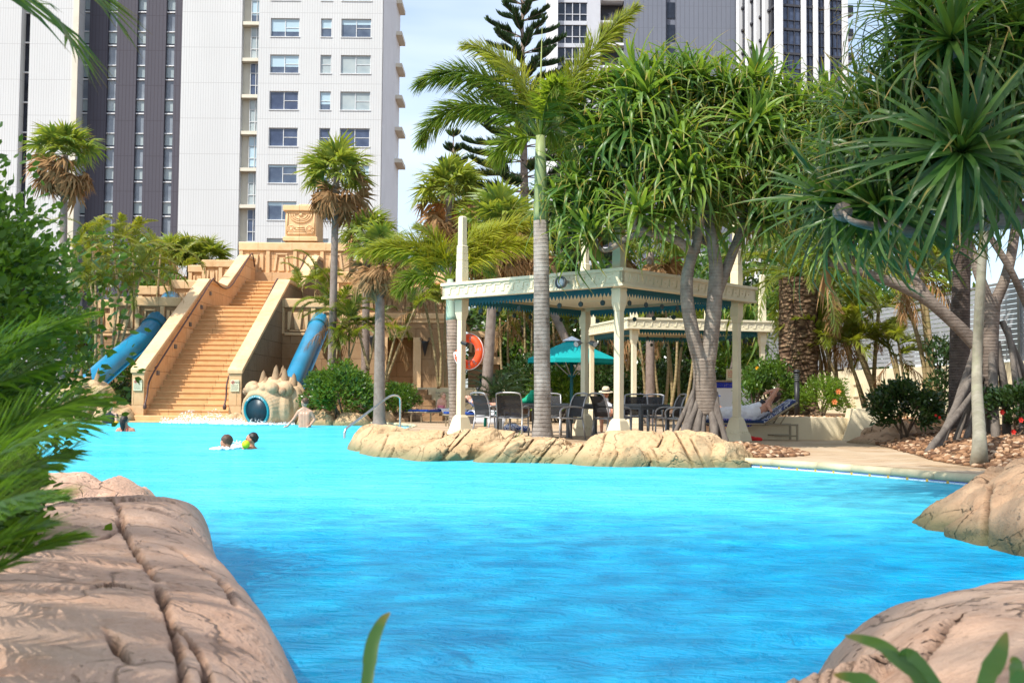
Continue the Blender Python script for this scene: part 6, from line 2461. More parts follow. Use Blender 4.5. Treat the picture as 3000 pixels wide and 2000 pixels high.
# ------------------------------------------------------------------ cane palms
def cane_clump(label, spots, ftop, mats='l_cane', seed=1, fl=1.7, nf=6, yel=(.2, .9), rs=.04, group='clumping cane palms', dead=.0):
    """spots: list of (base point, crown point)"""
    t = thing('cane_palm', label, 'palm', tuple(spots[0][0]), 0, group)
    r = random.Random(seed)
    for i, (a, b) in enumerate(spots):
        a, b = Vector(a), Vector(b)
        side = Vector((r.uniform(-.15, .15), r.uniform(-.1, .1), 0)) * (b - a).length * .25
        c = catmull([a - Vector((0, 0, .1)), a.lerp(b, .4) + side, b], 6)
        s = obj('stem', MB().tube(c, [lerp(rs * 1.15, rs * .75, k / (len(c) - 1)) for k in range(len(c))], 9), M_['cane'], t, True)
        f, d_ = MB(), MB()
        n = nf + r.randint(-1, 1)
        for k in range(n):
            e = lerp(82, 22, k / max(1, n - 1)) + r.uniform(-6, 6)
            L_ = fl * r.uniform(.8, 1.12)
            mb = frond(L_, e, r.uniform(70, 115), int(26 * L_) + 8, .42, .034, 0.0, seed * 100 + i * 10 + k, yel[0] + r.uniform(-.1, .1), yel[1] + r.uniform(-.1, .1), .16, .55, .4, .016, 1.2, .06)
            place(mb, b - Vector((0, 0, .05)), k * 2.4 + r.uniform(0, 6.3), r.uniform(-.4, .4), 1, f)
        for k in range(int(dead)):
            mb = frond(fl * .9, r.uniform(-10, -40), 50, 26, .35, .02, .6, seed * 300 + i * 10 + k, 0, 1, .2, -.3, .8, .012)
            place(mb, b - Vector((0, 0, .1)), r.uniform(0, 6.3), 0, 1, d_)
        obj('foliage', f, M_[mats], t)
        if dead:
            obj('dead_frond', d_, M_['l_dead'], t)
    return t


def ptsY(lst):
    """(px0, py0, px1, py1, Y): stem from one image point to another at depth Y"""
    return [(P(a, b, Y_), P(c, d, Y_ + .2)) for a, b, c, d, Y_ in lst]


cane_clump('cane palms with thin dark stems leaning in front of the lower left terrace', ptsY([(330, 1040, 352, 850, 44.2), (335, 1020, 400, 800, 44.5), (345, 1030, 418, 790, 44), (300, 1060, 300, 840, 43), (280, 1040, 262, 810, 43.6)]), 1, 'l_cane', 21, 2.2, 6, (.35, .95), .05, dead=1)
cane_clump('olive cane palms massed behind the shrub at the dark tower wing', ptsY([(350, 1000, 330, 720, 47), (400, 1000, 390, 740, 48), (280, 1000, 270, 700, 46), (450, 950, 470, 745, 50), (230, 1000, 220, 730, 46), (500, 920, 520, 790, 52)]), 1, 'l_cane', 22, 2.4, 7, (.3, .95), .05, dead=1)
cane_clump('bright cane palms rising over the right parapet of the stairs', ptsY([(893, 1080, 885, 840, 49), (912, 1080, 925, 820, 49.2), (935, 1080, 965, 860, 49), (960, 1100, 985, 900, 41.0), (975, 1100, 1000, 940, 40.6)]), 1, 'l_cane', 23, 1.9, 7, (.1, .75), .05, dead=1)
cane_clump('cane palm sprouting low beside the right blue slide', ptsY([(1000, 1110, 990, 985, 40), (1010, 1110, 1040, 1000, 39.8), (1020, 1100, 1025, 930, 40.2)]), 1, 'l_cane', 24, 1.4, 6, (.1, .8), .035)
cane_clump('leaning cane palms crossing the temple doorway', ptsY([(1130, 1115, 1215, 905, 40.5), (1125, 1120, 1160, 975, 40.2), (1285, 1130, 1232, 830, 41.5), (1290, 1125, 1275, 880, 41.4), (1305, 1125, 1305, 900, 41.8), (1075, 1075, 1100, 960, 40.4), (1080, 1075, 1045, 950, 40.2)]), 1, 'l_cane', 25, 1.5, 5, (.15, .8), .05, dead=1)
cane_clump('cane thicket with ochre stems behind the dining chairs', ptsY([(1890, 1180, 1868, 960, 41), (1930, 1180, 1905, 930, 41.5), (1950, 1180, 1950, 900, 40.5), (1970, 1170, 1935, 880, 42), (1990, 1180, 2010, 930, 41), (2010, 1180, 2040, 960, 40), (1915, 1180, 1880, 900, 42.5), (2040, 1170, 2060, 900, 41.5), (1965, 1190, 1985, 960, 39.6)]), 1, 'l_cane', 26, 2.0, 5, (.1, .8), .055, dead=1)
cane_clump('cane thicket right of the teal parasol', ptsY([(1690, 1170, 1660, 950, 44), (1720, 1170, 1700, 930, 44.5), (1740, 1170, 1760, 960, 43.5), (1765, 1170, 1790, 920, 45), (1790, 1170, 1810, 960, 43), (1650, 1170, 1620, 940, 45), (1820, 1180, 1850, 930, 44)]), 1, 'l_cane', 27, 2.0, 6, (.1, .8), .055, dead=2)
cane_clump('cane palms with orange tinged fronds between the lifebuoy and the ringed palm', ptsY([(1500, 1150, 1490, 880, 45), (1525, 1150, 1535, 900, 44), (1555, 1150, 1560, 860, 46), (1480, 1150, 1465, 930, 44.6)]), 1, 'l_cane', 28, 1.9, 6, (.3, 1.0), .05, dead=2)
cane_clump('cane palms with pinkish ringed stems in front of the boundary wall', ptsY([(2610, 1280, 2440, 850, 26.5), (2640, 1270, 2622, 1040, 26.2), (2590, 1240, 2500, 960, 26.8), (2560, 1230, 2575, 900, 27.2), (2720, 1180, 2640, 820, 25.5), (2740, 1150, 2700, 780, 25.2), (2725, 1170, 2688, 790, 25.4)]), 1, 'l_cane', 29, 1.25, 6, (.35, .95), .055, dead=2)
cane_clump('small cane palm with a fresh yellow green crown before the boundary wall', ptsY([(2660, 1210, 2632, 1005, 26), (2650, 1205, 2600, 1000, 26.3), (2545, 1240, 2480, 1010, 26.4)]), 1, 'l_cane', 30, 1.35, 7, (.55, 1.0), .035)
cane_clump('thin cane palms beside the thick rough palm trunk', ptsY([(2515, 1240, 2405, 985, 26.6), (2440, 1180, 2395, 960, 27), (2455, 1150, 2440, 940, 27.4), (2545, 1200, 2470, 1000, 27), (2410, 1120, 2380, 950, 28), (2425, 1130, 2425, 930, 28)]), 1, 'l_cane', 31, 1.2, 6, (.15, .8), .045, dead=1)

# ------------------------------------------------------------------ thick rough-barked date palm
Y = 27.0
c = P(2340, 1205, Y)
dp = thing('date_palm', 'thick date palm trunk with diamond bark and a bulbous base on the raised bed', 'palm', (c.x, Y, .5))
zt = P(2340, 815, Y).z
g = MB()
prof = [(.62, .35), (.60, .55), (.50, .72), (.42, .95), (.43, 1.5), (.45, 2.1), (.44, 2.8), (.43, zt)]
n, rows = 44, 60
V = []
for i in range(rows + 1):
    z = lerp(prof[0][1], zt, i / rows)
    r_ = float(np.interp(z, [p[1] for p in prof], [p[0] for p in prof]))
    for j in range(n):
        a = 2 * PI * j / n
        # spiral rows of leaf-base scars
        ph = (j * 9 / n + i * .25) % 1
        k = r_ * (1 + (.05 * abs(math.sin(PI * ((j * 9 / n + i * .33)))) + .03 * noise.noise(Vector((j * .7, i * .5, 0))) if z > .9 else .03 * noise.noise(Vector((j * .9, i * .9, 3)))))
        V.append((c.x + k * math.cos(a), Y + k * math.sin(a), z))
g.add(V, [(i * n + j, i * n + (j + 1) % n, (i + 1) * n + (j + 1) % n, (i + 1) * n + j) for i in range(rows) for j in range(n)])
obj('trunk', g, M_['bark_canary'], dp, True)
f = MB()
for k in range(26):
    e = lerp(75, -5, k / 25)
    mb = frond(2.6, e, 95, 60, .40, .026, .15, 900 + k, .0, .6, .12, .3, .25, .03)
    place(mb, (c.x, Y, zt + .05), k * 2.4, 0, 1, f)
obj('crown', f, M_['l_cane'], dp)

# ------------------------------------------------------------------ tall trunks on the right
Y = 22.2
c0, c1 = P(2815, 1275, Y), P(2835, 120, Y)
dk = thing('fan_palm', 'thick dark fibrous palm trunk behind the right screw pine', 'palm', (c0.x, Y, .4))
trunk('trunk', M_['bark_dark'], [(c0.x, Y, .2), P(2812, 1000, Y), P(2820, 700, Y), c1], [.25, .20, .175, .16, .15], dk, 16)
g, dd = MB(), MB()
r = random.Random(5)
for i in range(24):
    M = Matrix.Translation(c1) @ Matrix.Rotation(i * 2.4, 4, 'Z') @ Matrix.Rotation(-R(lerp(80, -25, i / 24)), 4, 'Y') @ Matrix.Rotation(r.uniform(-.5, .5), 4, 'X')
    g.join(fan_leaf(.8, .8, 24, 280, 500 + i, .4), M)
obj('crown', g, M_['l_fan'], dk)
Y = 17.4
c0, c1 = G(2868, 1338, .22), P(2890, 560, 17.4)
pt = thing('slender_palm', 'slender pale mottled palm trunk standing in the river pebbles', 'palm', (c0.x, c0.y, .2))
trunk('trunk', M_['bark_pale'], [(c0.x, c0.y, .1), (c0.x + .01, c0.y, .5), P(2862, 1100, Y), P(2872, 850, Y), c1], [.125, .088, .080, .074, .062], pt, 16)
f = MB()
for k in range(12):
    mb = frond(1.6, lerp(80, 10, k / 12), 90, 44, .42, .03, 0, 950 + k, .1, .7)
    place(mb, c1, k * 2.4, 0, 1, f)
obj('crown', f, M_['l_fox'], pt)


# ------------------------------------------------------------------ screw pines
def rosette(nl=46, L_=.95, w_=.05, seed=1, kink=.75, stiff=.5, v0=.05, v1=.9, dead=5, segs=7, emax=86, emin=-30):
    """whorl of long keeled strap leaves round +z"""
    r = np.random.default_rng(seed)
    mb = MB()
    for i in range(nl):
        age = (i + .5) / nl
        az = i * 2.39996 + r.normal(0, .12)
        e0 = lerp(emax, emin, age ** .85) + r.normal(0, 6)
        Li = L_ * r.uniform(.78, 1.12) * (.75 + .35 * min(1, age * 2.2))
        wi = w_ * r.uniform(.85, 1.15)
        bend = r.uniform(18, 70) * (1 - stiff) + 25 * age
        ks = r.uniform(.38, .82) if r.random() < kink * (.5 + .5 * age) else 2
        ka = r.uniform(35, 105)
        side = np.array([-math.sin(az), math.cos(az), 0])
        hz = np.array([math.cos(az), math.sin(az), 0])
        p = np.zeros(3) + hz * .03
        V, T = [], []
        swerve = r.normal(0, .25)
        for k in range(segs + 1):
            s = k / segs
            e = e0 - bend * s ** 1.6
            if s > ks:
                e -= ka * min(1, (s - ks) / .14)
            e = max(e, -88)
            er = math.radians(e)
            d = hz * math.cos(er) + np.array([0, 0, math.sin(er)])
            up = -hz * math.sin(er) + np.array([0, 0, math.cos(er)])
            ww = wi * (1.0 if s < .15 else (1 - ((s - .15) / .85) ** 1.8)) + .002
            vd = .42 * ww
            sd = side + d * 0
            V += [p - sd * ww + up * vd, p, p + sd * ww + up * vd]
            T += [s, s, s]
            p = p + (d + side * swerve * s) * Li / segs
        F = []
        for k in range(segs):
            a = k * 3
            F += [(a, a + 1, a + 4, a + 3), (a + 1, a + 2, a + 5, a + 4)]
        mb.add(np.array(V), F, float(np.clip(r.uniform(v0, v1) * (1 - .25 * age) + .1, 0, 1)), np.array(T))
    return mb


M_['bark_pan_dk'] = bark('brown_screw_pine_bark', (0.14, 0.105, 0.085), (0.27, 0.215, 0.175), 0.4, 5.5, 0.88, 0.5)
ROS = [rosette(56, 1.12, .039, 40 + k, 1.3, .15).mesh('leaf_rosette', M_['l_pan'], True) for k in range(5)]
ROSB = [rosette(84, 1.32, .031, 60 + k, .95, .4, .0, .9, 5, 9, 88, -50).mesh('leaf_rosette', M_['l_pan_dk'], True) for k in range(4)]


def hang_dead(seed, L_=.8):
    r = random.Random(seed)
    b = MB()
    for k in range(9):
        a = r.uniform(0, 2 * PI)
        d = Vector((math.cos(a) * .3, math.sin(a) * .3, -1)).normalized()
        n_ = np.array([[0, 0, -.05]])
        b.leaflets(n_, np.array([tuple(d)]), np.array([[-math.sin(a), math.cos(a), 0]]), L_ * r.uniform(.6, 1.1), .045, .2, r.random())
    return b


DEAD = [hang_dead(k).mesh('dead_leaf', M_['l_dead']) for k in range(3)]


def screw_pine(label, base, limbs, ros, roots, seed, meshes=ROS, scale=1.0, rroot=.055, rootz=None, rootb=None, bmat='bark_pan', group=None, deadp=.5):
    """limbs: list of (points, radii); ros: list of (point, axis vector or None, size); each rosette is tied to the limbs by a twig"""
    t = thing('screw_pine', label, 'tree', tuple(base), 0, group)
    b = MB()
    nodes = []
    for pts, rad in limbs:
        c = catmull(pts, 7)
        k = len(c) - 1
        b.tube(c, [float(np.interp(i / k, np.linspace(0, 1, len(rad)), rad)) for i in range(k + 1)], 14)
        nodes += c[2:]
    r = random.Random(seed)
    for i, (p, ax, s) in enumerate(ros):
        p = Vector(p)
        q = min(nodes, key=lambda n: (n - p).length + (1.2 if n.z > p.z else 0))
        axv = Vector(ax).normalized() if ax else ((p - q) * .6 + Vector((r.uniform(-.3, .3), r.uniform(-.5, .1), 1.1))).normalized()
        if (p - q).length > .12:
            m1 = q.lerp(p, .35) + Vector((0, 0, -.08 * (p - q).length))
            m2 = p - axv * min(.35, (p - q).length * .4)
            c = catmull([q, m1, m2, p], 5)
            b.tube(c, [lerp(.075, .022, u_ / (len(c) - 1)) * scale for u_ in range(len(c))], 9)
        o = link('leaf_rosette', meshes[i % len(meshes)], t, False)
        o.matrix_parent_inverse = Matrix.Identity(4)
        quat = axv.to_track_quat('Z', 'Y').to_matrix().to_4x4()
        o.matrix_local = Matrix.Translation(p - Vector(base)) @ quat @ Matrix.Rotation(r.uniform(0, 6.28), 4, 'Z') @ Matrix.Scale(s * r.uniform(.9, 1.1), 4)
        if r.random() < deadp:
            d = link('dead_leaf', DEAD[i % 3], t, False)
            d.matrix_local = Matrix.Translation(p - Vector(base) - axv * .08) @ Matrix.Scale(s * r.uniform(.7, 1.1), 4)
    obj('trunk', b, M_[bmat], t, True)
    for (p0, p1, rr_) in roots:
        p0, p1 = Vector(p0), Vector(p1)
        m_ = p0.lerp(p1, .5) + Vector((0, 0, .02)) + (p1 - p0).cross(Vector((0, 0, 1))).normalized() * r.uniform(-.05, .05)
        c = catmull([p0, m_, p1, p1 - Vector((0, 0, .2))], 5)
        obj('prop_root', MB().tube(c, [rr_ * (1 + .25 * math.sin(u_ * 1.3 + seed) * .4) * lerp(.95, 1.15, u_ / len(c)) for u_ in range(len(c))], 10), M_['bark_root'], t, True)
    return t


# the forked screw pine in front of the gazebo
Y0 = 19.6
bs = P(2068, 1290, Y0)


def q_(px, py, dy=0.0):
    return P(px, py, Y0 + dy)


limbs = [
    ([q_(2070, 1215), q_(2066, 1130), q_(2060, 1050)], [.19, .20, .19]),
    ([q_(2056, 1075), q_(2030, 980), q_(2012, 870), q_(2016, 790), q_(2032, 735)], [.135, .125, .115, .105, .095]),
    ([q_(2070, 1075), q_(2084, 980), q_(2094, 870), q_(2098, 790), q_(2085, 700), q_(2068, 600, .3)], [.15, .14, .135, .125, .10, .08]),
    ([q_(2100, 860), q_(2135, 770, .1), q_(2165, 690, .2), q_(2190, 610, .4)], [.10, .09, .08, .07]),
    ([q_(2030, 745), q_(1985, 705, -.2), q_(1915, 685, -.4), q_(1850, 660, -.5)], [.085, .075, .07, .06]),
    ([q_(2095, 720), q_(2030, 690, .3), q_(1930, 660, .5), q_(1790, 655, .6), q_(1690, 640, .6)], [.08, .07, .065, .06, .05]),
    ([q_(2036, 740), q_(2052, 640, -.2), q_(2045, 560, -.3), q_(2018, 525, -.4)], [.085, .075, .065, .06]),
    ([q_(2068, 600, .3), q_(2052, 480, .4), q_(2062, 380, .5), q_(2048, 310, .6), q_(2018, 270, .6)], [.08, .07, .065, .06, .05]),
    ([q_(2062, 390, .5), q_(2100, 335, .5), q_(2120, 290, .5)], [.055, .05, .045]),
    ([q_(2190, 610, .4), q_(2230, 500, .5), q_(2300, 420, .6), q_(2360, 380, .5)], [.07, .06, .055, .05]),
    ([q_(2060, 500, .4), q_(1960, 430, .2), q_(1880, 390, 0)], [.06, .05, .045])]
ros = [(2014, 225, .6), (2120, 262, .5), (2213, 240, .6), (1942, 245, .2), (1848, 300, 0), (1836, 372, -.3), (1902, 352, .2), (2225, 355, .2), (2275, 405, .2), (2077, 425, .6),
       (1683, 540, .4), (1776, 540, .5), (2012, 512, -.5), (2040, 560, -.2), (1866, 625, -.6), (2160, 445, 0), (2246, 448, .3), (2120, 530, .2), (2330, 330, .6), (2400, 385, .5),
       (2352, 470, .1), (2292, 525, 0), (2200, 590, .3), (1700, 625, .5), (1745, 600, .4), (1960, 440, -.2), (1790, 440, .2), (2420, 300, .7), (2170, 320, .7), (2010, 330, .7),
       (2340, 560, .2), (2230, 650, 0), (2420, 480, .4), (1930, 560, .6), (1830, 500, .6), (2050, 300, 1.0), (2440, 400, .8), (1760, 420, .6), (1990, 410, -.4), (2150, 600, .8), (1960, 630, -.3), (1740, 690, .2), (2290, 620, .8), (2080, 640, .9), (2380, 620, .5), (1890, 440, .9), (2270, 300, 1.1), (2500, 360, .9), (1640, 600, .8)]
rx_ = random.Random(21)
ros += [(a + rx_.uniform(-75, 75), b + rx_.uniform(-45, 60), d + rx_.uniform(-.4, .4)) for a, b, d in ros if b < 575 and rx_.random() < .42]
rt = []
for px0, py0, px1, py1, rr_, dy in ((2040, 1130, 1962, 1282, .042, -.15), (2030, 1160, 1985, 1290, .05, -.3), (2046, 1175, 2004, 1284, .072, -.45), (2058, 1180, 2036, 1290, .062, -.5), (2068, 1185, 2058, 1290, .055, -.45),
                                (2076, 1185, 2092, 1302, .068, -.6), (2092, 1150, 2128, 1302, .07, -.35), (2084, 1140, 2108, 1296, .06, .2), (2048, 1140, 2020, 1285, .05, .25), (2040, 1090, 2012, 1200, .036, -.1), (2100, 1190, 2100, 1290, .05, .1)):
    a = P(px0, py0, Y0)
    b_ = P(px1, py1, Y0 + dy)
    rt.append((a, (b_.x, b_.y, .14), rr_))
screw_pine('forked screw pine on stilt roots between the front and right gazebo columns', (bs.x, Y0, .14), limbs, [(P(a, b, Y0 + d * 1.05), None, 1.0) for a, b, d in ros], rt, 7, deadp=.35)

# big screw pine leaning in from the right, close to the camera
Y1 = 10.6
bx = Vector((5.9, 11.6, .35))


def n_(px, py, Y=Y1):
    return P(px, py, Y)


limbs = [
    ([bx, Vector((5.75, 11.5, 1.2)), n_(3200, 760, 11.2), n_(3080, 640, 10.8)], [.17, .15, .13, .12]),
    ([n_(3090, 645, 10.8), n_(2960, 640, 10.5), n_(2820, 655, 10.4), n_(2690, 672, 10.3), n_(2590, 668, 10.3)], [.105, .10, .095, .085, .05]),
    ([n_(3050, 620, 10.7), n_(2900, 605, 10.6), n_(2760, 612, 10.9), n_(2650, 640, 11.2)], [.085, .075, .05, .01]),
    ([n_(2960, 640, 10.5), n_(2880, 540, 10.2), n_(2830, 470, 9.8)], [.08, .07, .06]),
    ([n_(3080, 640, 10.8), n_(3010, 450, 10.6), n_(2900, 260, 10.4), n_(2790, 140, 10.1)], [.10, .085, .075, .06]),
    ([n_(2590, 668, 10.3), n_(2500, 650, 10.1), n_(2470, 620, 10.2)], [.05, .03, .01]),
    ([n_(2900, 260, 10.4), n_(2720, 300, 10.6), n_(2620, 330, 10.8)], [.065, .055, .05])]
ros = [((2815, 440, 9.5), (-.25, -.9, .42), .84), ((2790, 120, 9.9), (-.1, -.25, 1), .85), ((2640, 330, 10.6), (-.45, -.4, .75), .8), ((2570, 600, 10.4), (-.75, -.3, .3), .82), ((2960, 240, 10.4), (.1, -.4, .9), .82),
       ((2640, 520, 10.5), (-.4, -.6, .5), .8), ((2500, 470, 11.4), (-.4, -.3, .9), .8), ((2900, 330, 10.3), (0, -.5, .8), .8), ((2710, 200, 10.8), (-.35, -.2, .9), .8),
       ((2985, 80, 10.3), (.2, -.3, 1), .85), ((2450, 590, 10.8), (-.6, -.3, .5), .75), ((2720, 420, 10.4), (-.4, -.6, .6), .8), ((2700, 40, 10.6), (-.2, -.2, 1), .8), ((2560, 350, 11.2), (-.5, -.2, .8), .75),
       ((2970, 420, 10.6), (.3, -.5, .7), .8), ((2860, 200, 11.0), (.1, -.3, 1), .8), ((2900, 20, 10.8), (0, -.2, 1), .85)]
ros += [((a[0] + rx_.uniform(-90, 90), a[1] + rx_.uniform(-60, 50), a[2] + rx_.uniform(.2, .8)), (b[0] + rx_.uniform(-.4, .4), b[1], b[2]), s * .9) for a, b, s in ros if a[1] < 560 and rx_.random() < .7]
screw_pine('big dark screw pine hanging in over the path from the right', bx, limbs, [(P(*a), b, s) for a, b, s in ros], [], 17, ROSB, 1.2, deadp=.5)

# stilt-rooted screw pine in the garden
Y2 = 19.5
def w_(px, py, dy=0.0):
    return P(px, py, Y2 + dy)
bs = w_(2900, 1285)
limbs = [
    ([w_(2902, 1180), w_(2900, 1010), w_(2906, 870)], [.12, .14, .15]),
    ([w_(2896, 880), w_(2866, 800), w_(2838, 710, .2), w_(2790, 640, .4)], [.095, .085, .075, .065]),
    ([w_(2916, 885), w_(2950, 800), w_(2972, 690, .2), w_(2985, 560, .3)], [.10, .09, .085, .07]),
    ([w_(2860, 1010), w_(2790, 940), w_(2710, 875), w_(2620, 830), w_(2520, 795), w_(2430, 770)], [.12, .11, .10, .09, .08, .065]),
    ([w_(2740, 900), w_(2690, 830, .2), w_(2630, 740, .5), w_(2590, 690, .6)], [.09, .08, .07, .06]),
    ([w_(3010, 900), w_(2960, 790, -.3), w_(2905, 700, -.3), w_(2870, 640, -.3)], [.06, .06, .055, .05])]
ros = [(2420, 740, 0), (2500, 690, .3), (2590, 660, .6), (2660, 590, .4), (2780, 600, .4), (2870, 560, 0), (2985, 520, .3), (2560, 560, .9), (2480, 560, .9), (2700, 470, .8), (2400, 600, 1.0), (2920, 430, .8), (2540, 420, 1.2), (2800, 350, 1.2), (2390, 520, 1.4)]
rt = []
for px0, py0, px1, py1, rr_, dy in ((2862, 1000, 2760, 1275, .055, -.6), (2868, 1060, 2745, 1320, .06, -1.3), (2875, 1110, 2720, 1345, .055, -1.6), (2880, 1100, 2800, 1300, .05, -.4), (2890, 1120, 2830, 1305, .05, -.5),
                                (2902, 1000, 2918, 1300, .07, -.6), (2920, 1000, 2950, 1290, .065, -.2), (2950, 960, 3020, 1270, .06, -.2), (2935, 940, 3060, 1230, .055, .2), (2900, 960, 2890, 1290, .06, .4), (2960, 1000, 3000, 1300, .05, -.7), (2885, 980, 2846, 1290, .05, .3)):
    a, b_ = w_(px0, py0), P(px1, py1, Y2 + dy)
    rt.append((a, (b_.x, b_.y, gz(b_.x, b_.y)), rr_))
screw_pine('screw pine on a fan of long stilt roots in the pebble garden', (bs.x, Y2, .4), limbs, [(P(a, b, Y2 + d), None, 1.0) for a, b, d in ros], rt, 27, scale=1.1, deadp=.4, bmat='bark_pan_dk')
# a darker, smaller one behind the bar
Y3 = 39.0
limbs = [([P(2150, 1170, Y3), P(2152, 1080, Y3), P(2160, 1000, Y3)], [.16, .15, .12])]
rt = [(P(2152, 1050, Y3), (P(p, 1200, Y3).x, Y3 + d, .1), .075) for p, d in ((2085, -.3), (2105, .2), (2125, -.5), (2175, -.4), (2200, .1), (2220, -.2))]
screw_pine('small dark screw pine on black stilt roots behind the bar counter', (P(2150, 1200, Y3).x, Y3, .1), limbs, [(P(a, b, Y3), None, 1.2) for a, b in ((2120, 960), (2180, 950), (2150, 900), (2210, 990))], rt, 37, deadp=0, bmat='bark_dark')
# ------------------------------------------------------------------ shrubs
def sh_(label, px, pyb, Y, rx, ry, h, n, size, mat, seed, z=None, **k):
    p = P(px, pyb, Y)
    return bush('shrub', label, (p.x, Y, .1 if z is None else z), (rx, ry, h), n, size, M_[mat], seed, **k)


sh_('large dense green shrub between the serpent head and the slim palms', 998, 1200, 37.6, 1.22, .9, 1.75, 6500, .13, 'l_mid', 61, nclump=40)
sh_('rounded dark shrub with a bright top left of the garden steps', 1172, 1200, 38.5, .62, .6, 1.35, 3200, .10, 'l_mid', 62, nclump=26)
sh_('bright shrub at the foot of the slim fan palm right of the serpent crest', 1010, 1180, 39.5, .8, .6, 2.0, 3000, .12, 'l_bright', 63)
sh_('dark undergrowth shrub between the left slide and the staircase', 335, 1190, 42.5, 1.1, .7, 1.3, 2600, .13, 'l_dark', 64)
sh_('dark shrub under the left blue slide by the cane palms', 285, 1120, 45, 1.5, .7, 2.6, 3200, .15, 'l_mid', 65)
sh_('dark green shrub beside the serpent head under the right slide', 895, 1200, 39.8, .35, .4, .7, 1200, .10, 'l_dark', 66)
sh_('bright green shrub behind the dining chairs right of the ringed palm', 1640, 1190, 39.5, 1.0, .7, 2.0, 4200, .13, 'l_bright', 67, nclump=34)
sh_('dark glossy shrub behind the ringed palm trunk', 1570, 1180, 41, 1.2, .8, 2.4, 4200, .15, 'l_dark', 68)
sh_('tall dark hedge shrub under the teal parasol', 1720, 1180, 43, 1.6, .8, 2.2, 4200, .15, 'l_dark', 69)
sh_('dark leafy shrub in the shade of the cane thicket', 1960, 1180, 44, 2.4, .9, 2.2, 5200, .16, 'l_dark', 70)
sh_('leafy green shrub left of the thick rough palm trunk', 2255, 1180, 26.2, .62, .5, 1.45, 4200, .09, 'l_mid', 71, .45, nclump=30)
fl = P(2212, 1078, 25.6)
sh_('slender shrub with small orange blooms beside the right gazebo column', 2215, 1180, 25.6, .25, .25, 1.35, 700, .10, 'l_mid', 72, .4, nclump=9, flowers=[(fl.x, 25.4, fl.z, .05, M_['cl_yellow']), (fl.x - .03, 25.4, fl.z - .45, .045, M_['cl_yellow'])])
f1, f2 = P(2457, 1146, 24.9), P(2446, 1176, 24.9)
HIB = simple('orange_hibiscus_petal', (0.75, 0.25, 0.08), 0.6, 0.3)
sh_('bright green hibiscus shrub with orange flowers on the raised bed', 2405, 1205, 25.5, .56, .45, .98, 4600, .075, 'l_bright', 73, .5, nclump=36, aspect=.3, flowers=[(f1.x, 24.95, f1.z, .075, HIB), (f2.x, 24.95, f2.z, .075, HIB)])
RED = simple('red_ixora_petal', (0.62, 0.03, 0.02), 0.6, 0.3)
r1 = [(P(a, b, 21.0).x, 21.0, P(a, b, 21.0).z, .03, RED) for a, b in ((2741, 1216), (2752, 1222))]
sh_('dark glossy ixora shrub at the garden edge right of the cream pier', 2655, 1290, 21.6, .62, .5, 1.12, 4600, .095, 'l_dark', 74, .22, nclump=34, flowers=r1)
r2 = [(P(a, b, 18.2).x, 18.2, P(a, b, 18.2).z, .05, RED) for a, b in ((2935, 1207), (2990, 1229), (2968, 1264))]
sh_('dark ixora shrub dotted with red flowers among the stilt roots', 2975, 1300, 18.8, .55, .5, 1.05, 3600, .085, 'l_dark', 75, .25, nclump=28, flowers=r2)
sh_('climbing leafy shrub over the boundary wall beside the dark trunk', 2762, 1180, 25, .35, .3, 2.0, 1500, .10, 'l_dark', 76, .4, nclump=12)
sh_('low green ground shrub behind the handrail boulders', 1060, 1215, 38.6, 1.1, .5, .42, 1600, .09, 'l_mid', 77, nclump=20)


def tuft(name, label, c, n, L_, w_, mat, seed, emax=80, emin=15, cat='plant'):
    o = obj(name, MB().join(rosette(n, L_, w_, seed, .3, .4, .2, .8, 0, 6, emax, emin), Matrix.Translation(c)), mat, None, True)
    return tag(o, label, cat)


p = G(1505, 1287, .15)
tuft('strap_leaf_tuft', 'small tuft of strap leaves growing on the rock ledge left of the ringed palm', (p.x, 18.6, .2), 12, .30, .011, M_['l_pan'], 3)
p = G(1570, 1296, .15)
tuft('strap_leaf_tuft', 'tiny grass tuft among the pale pebbles at the ringed palm foot', (p.x, 18.2, .15), 8, .16, .008, M_['l_pan'], 4)
p = P(2632, 1240, 23.0)
tuft('strap_leaf_tuft', 'bright little leaf rosette at the foot of the cream pier', (p.x, 23.4, .32), 12, .28, .03, M_['l_bright'], 5)

# cycad behind the lifebuoy
Y = 37
c = P(1455, 1150, Y)
cy = thing('cycad', 'dark arching cycad behind the lifebuoy by the cream garden wall', 'plant', (c.x, Y, .3))
f = MB()
for k in range(34):
    mb = frond(1.55, lerp(80, 5, (k / 33) ** .9), 80, 46, .26, .02, 0, 700 + k, 0, .8, .05, .5, .1, .014)
    place(mb, (c.x, Y, .9), k * 2.4, 0, 1, f)
obj('foliage', f, M_['l_cycad'], cy)
obj('trunk', MB().tube([(c.x, Y, 0), (c.x, Y, .95)], [.22, .18], 12), M_['bark_dark'], cy, True)

# ------------------------------------------------------------------ broadleaf trees and background greenery


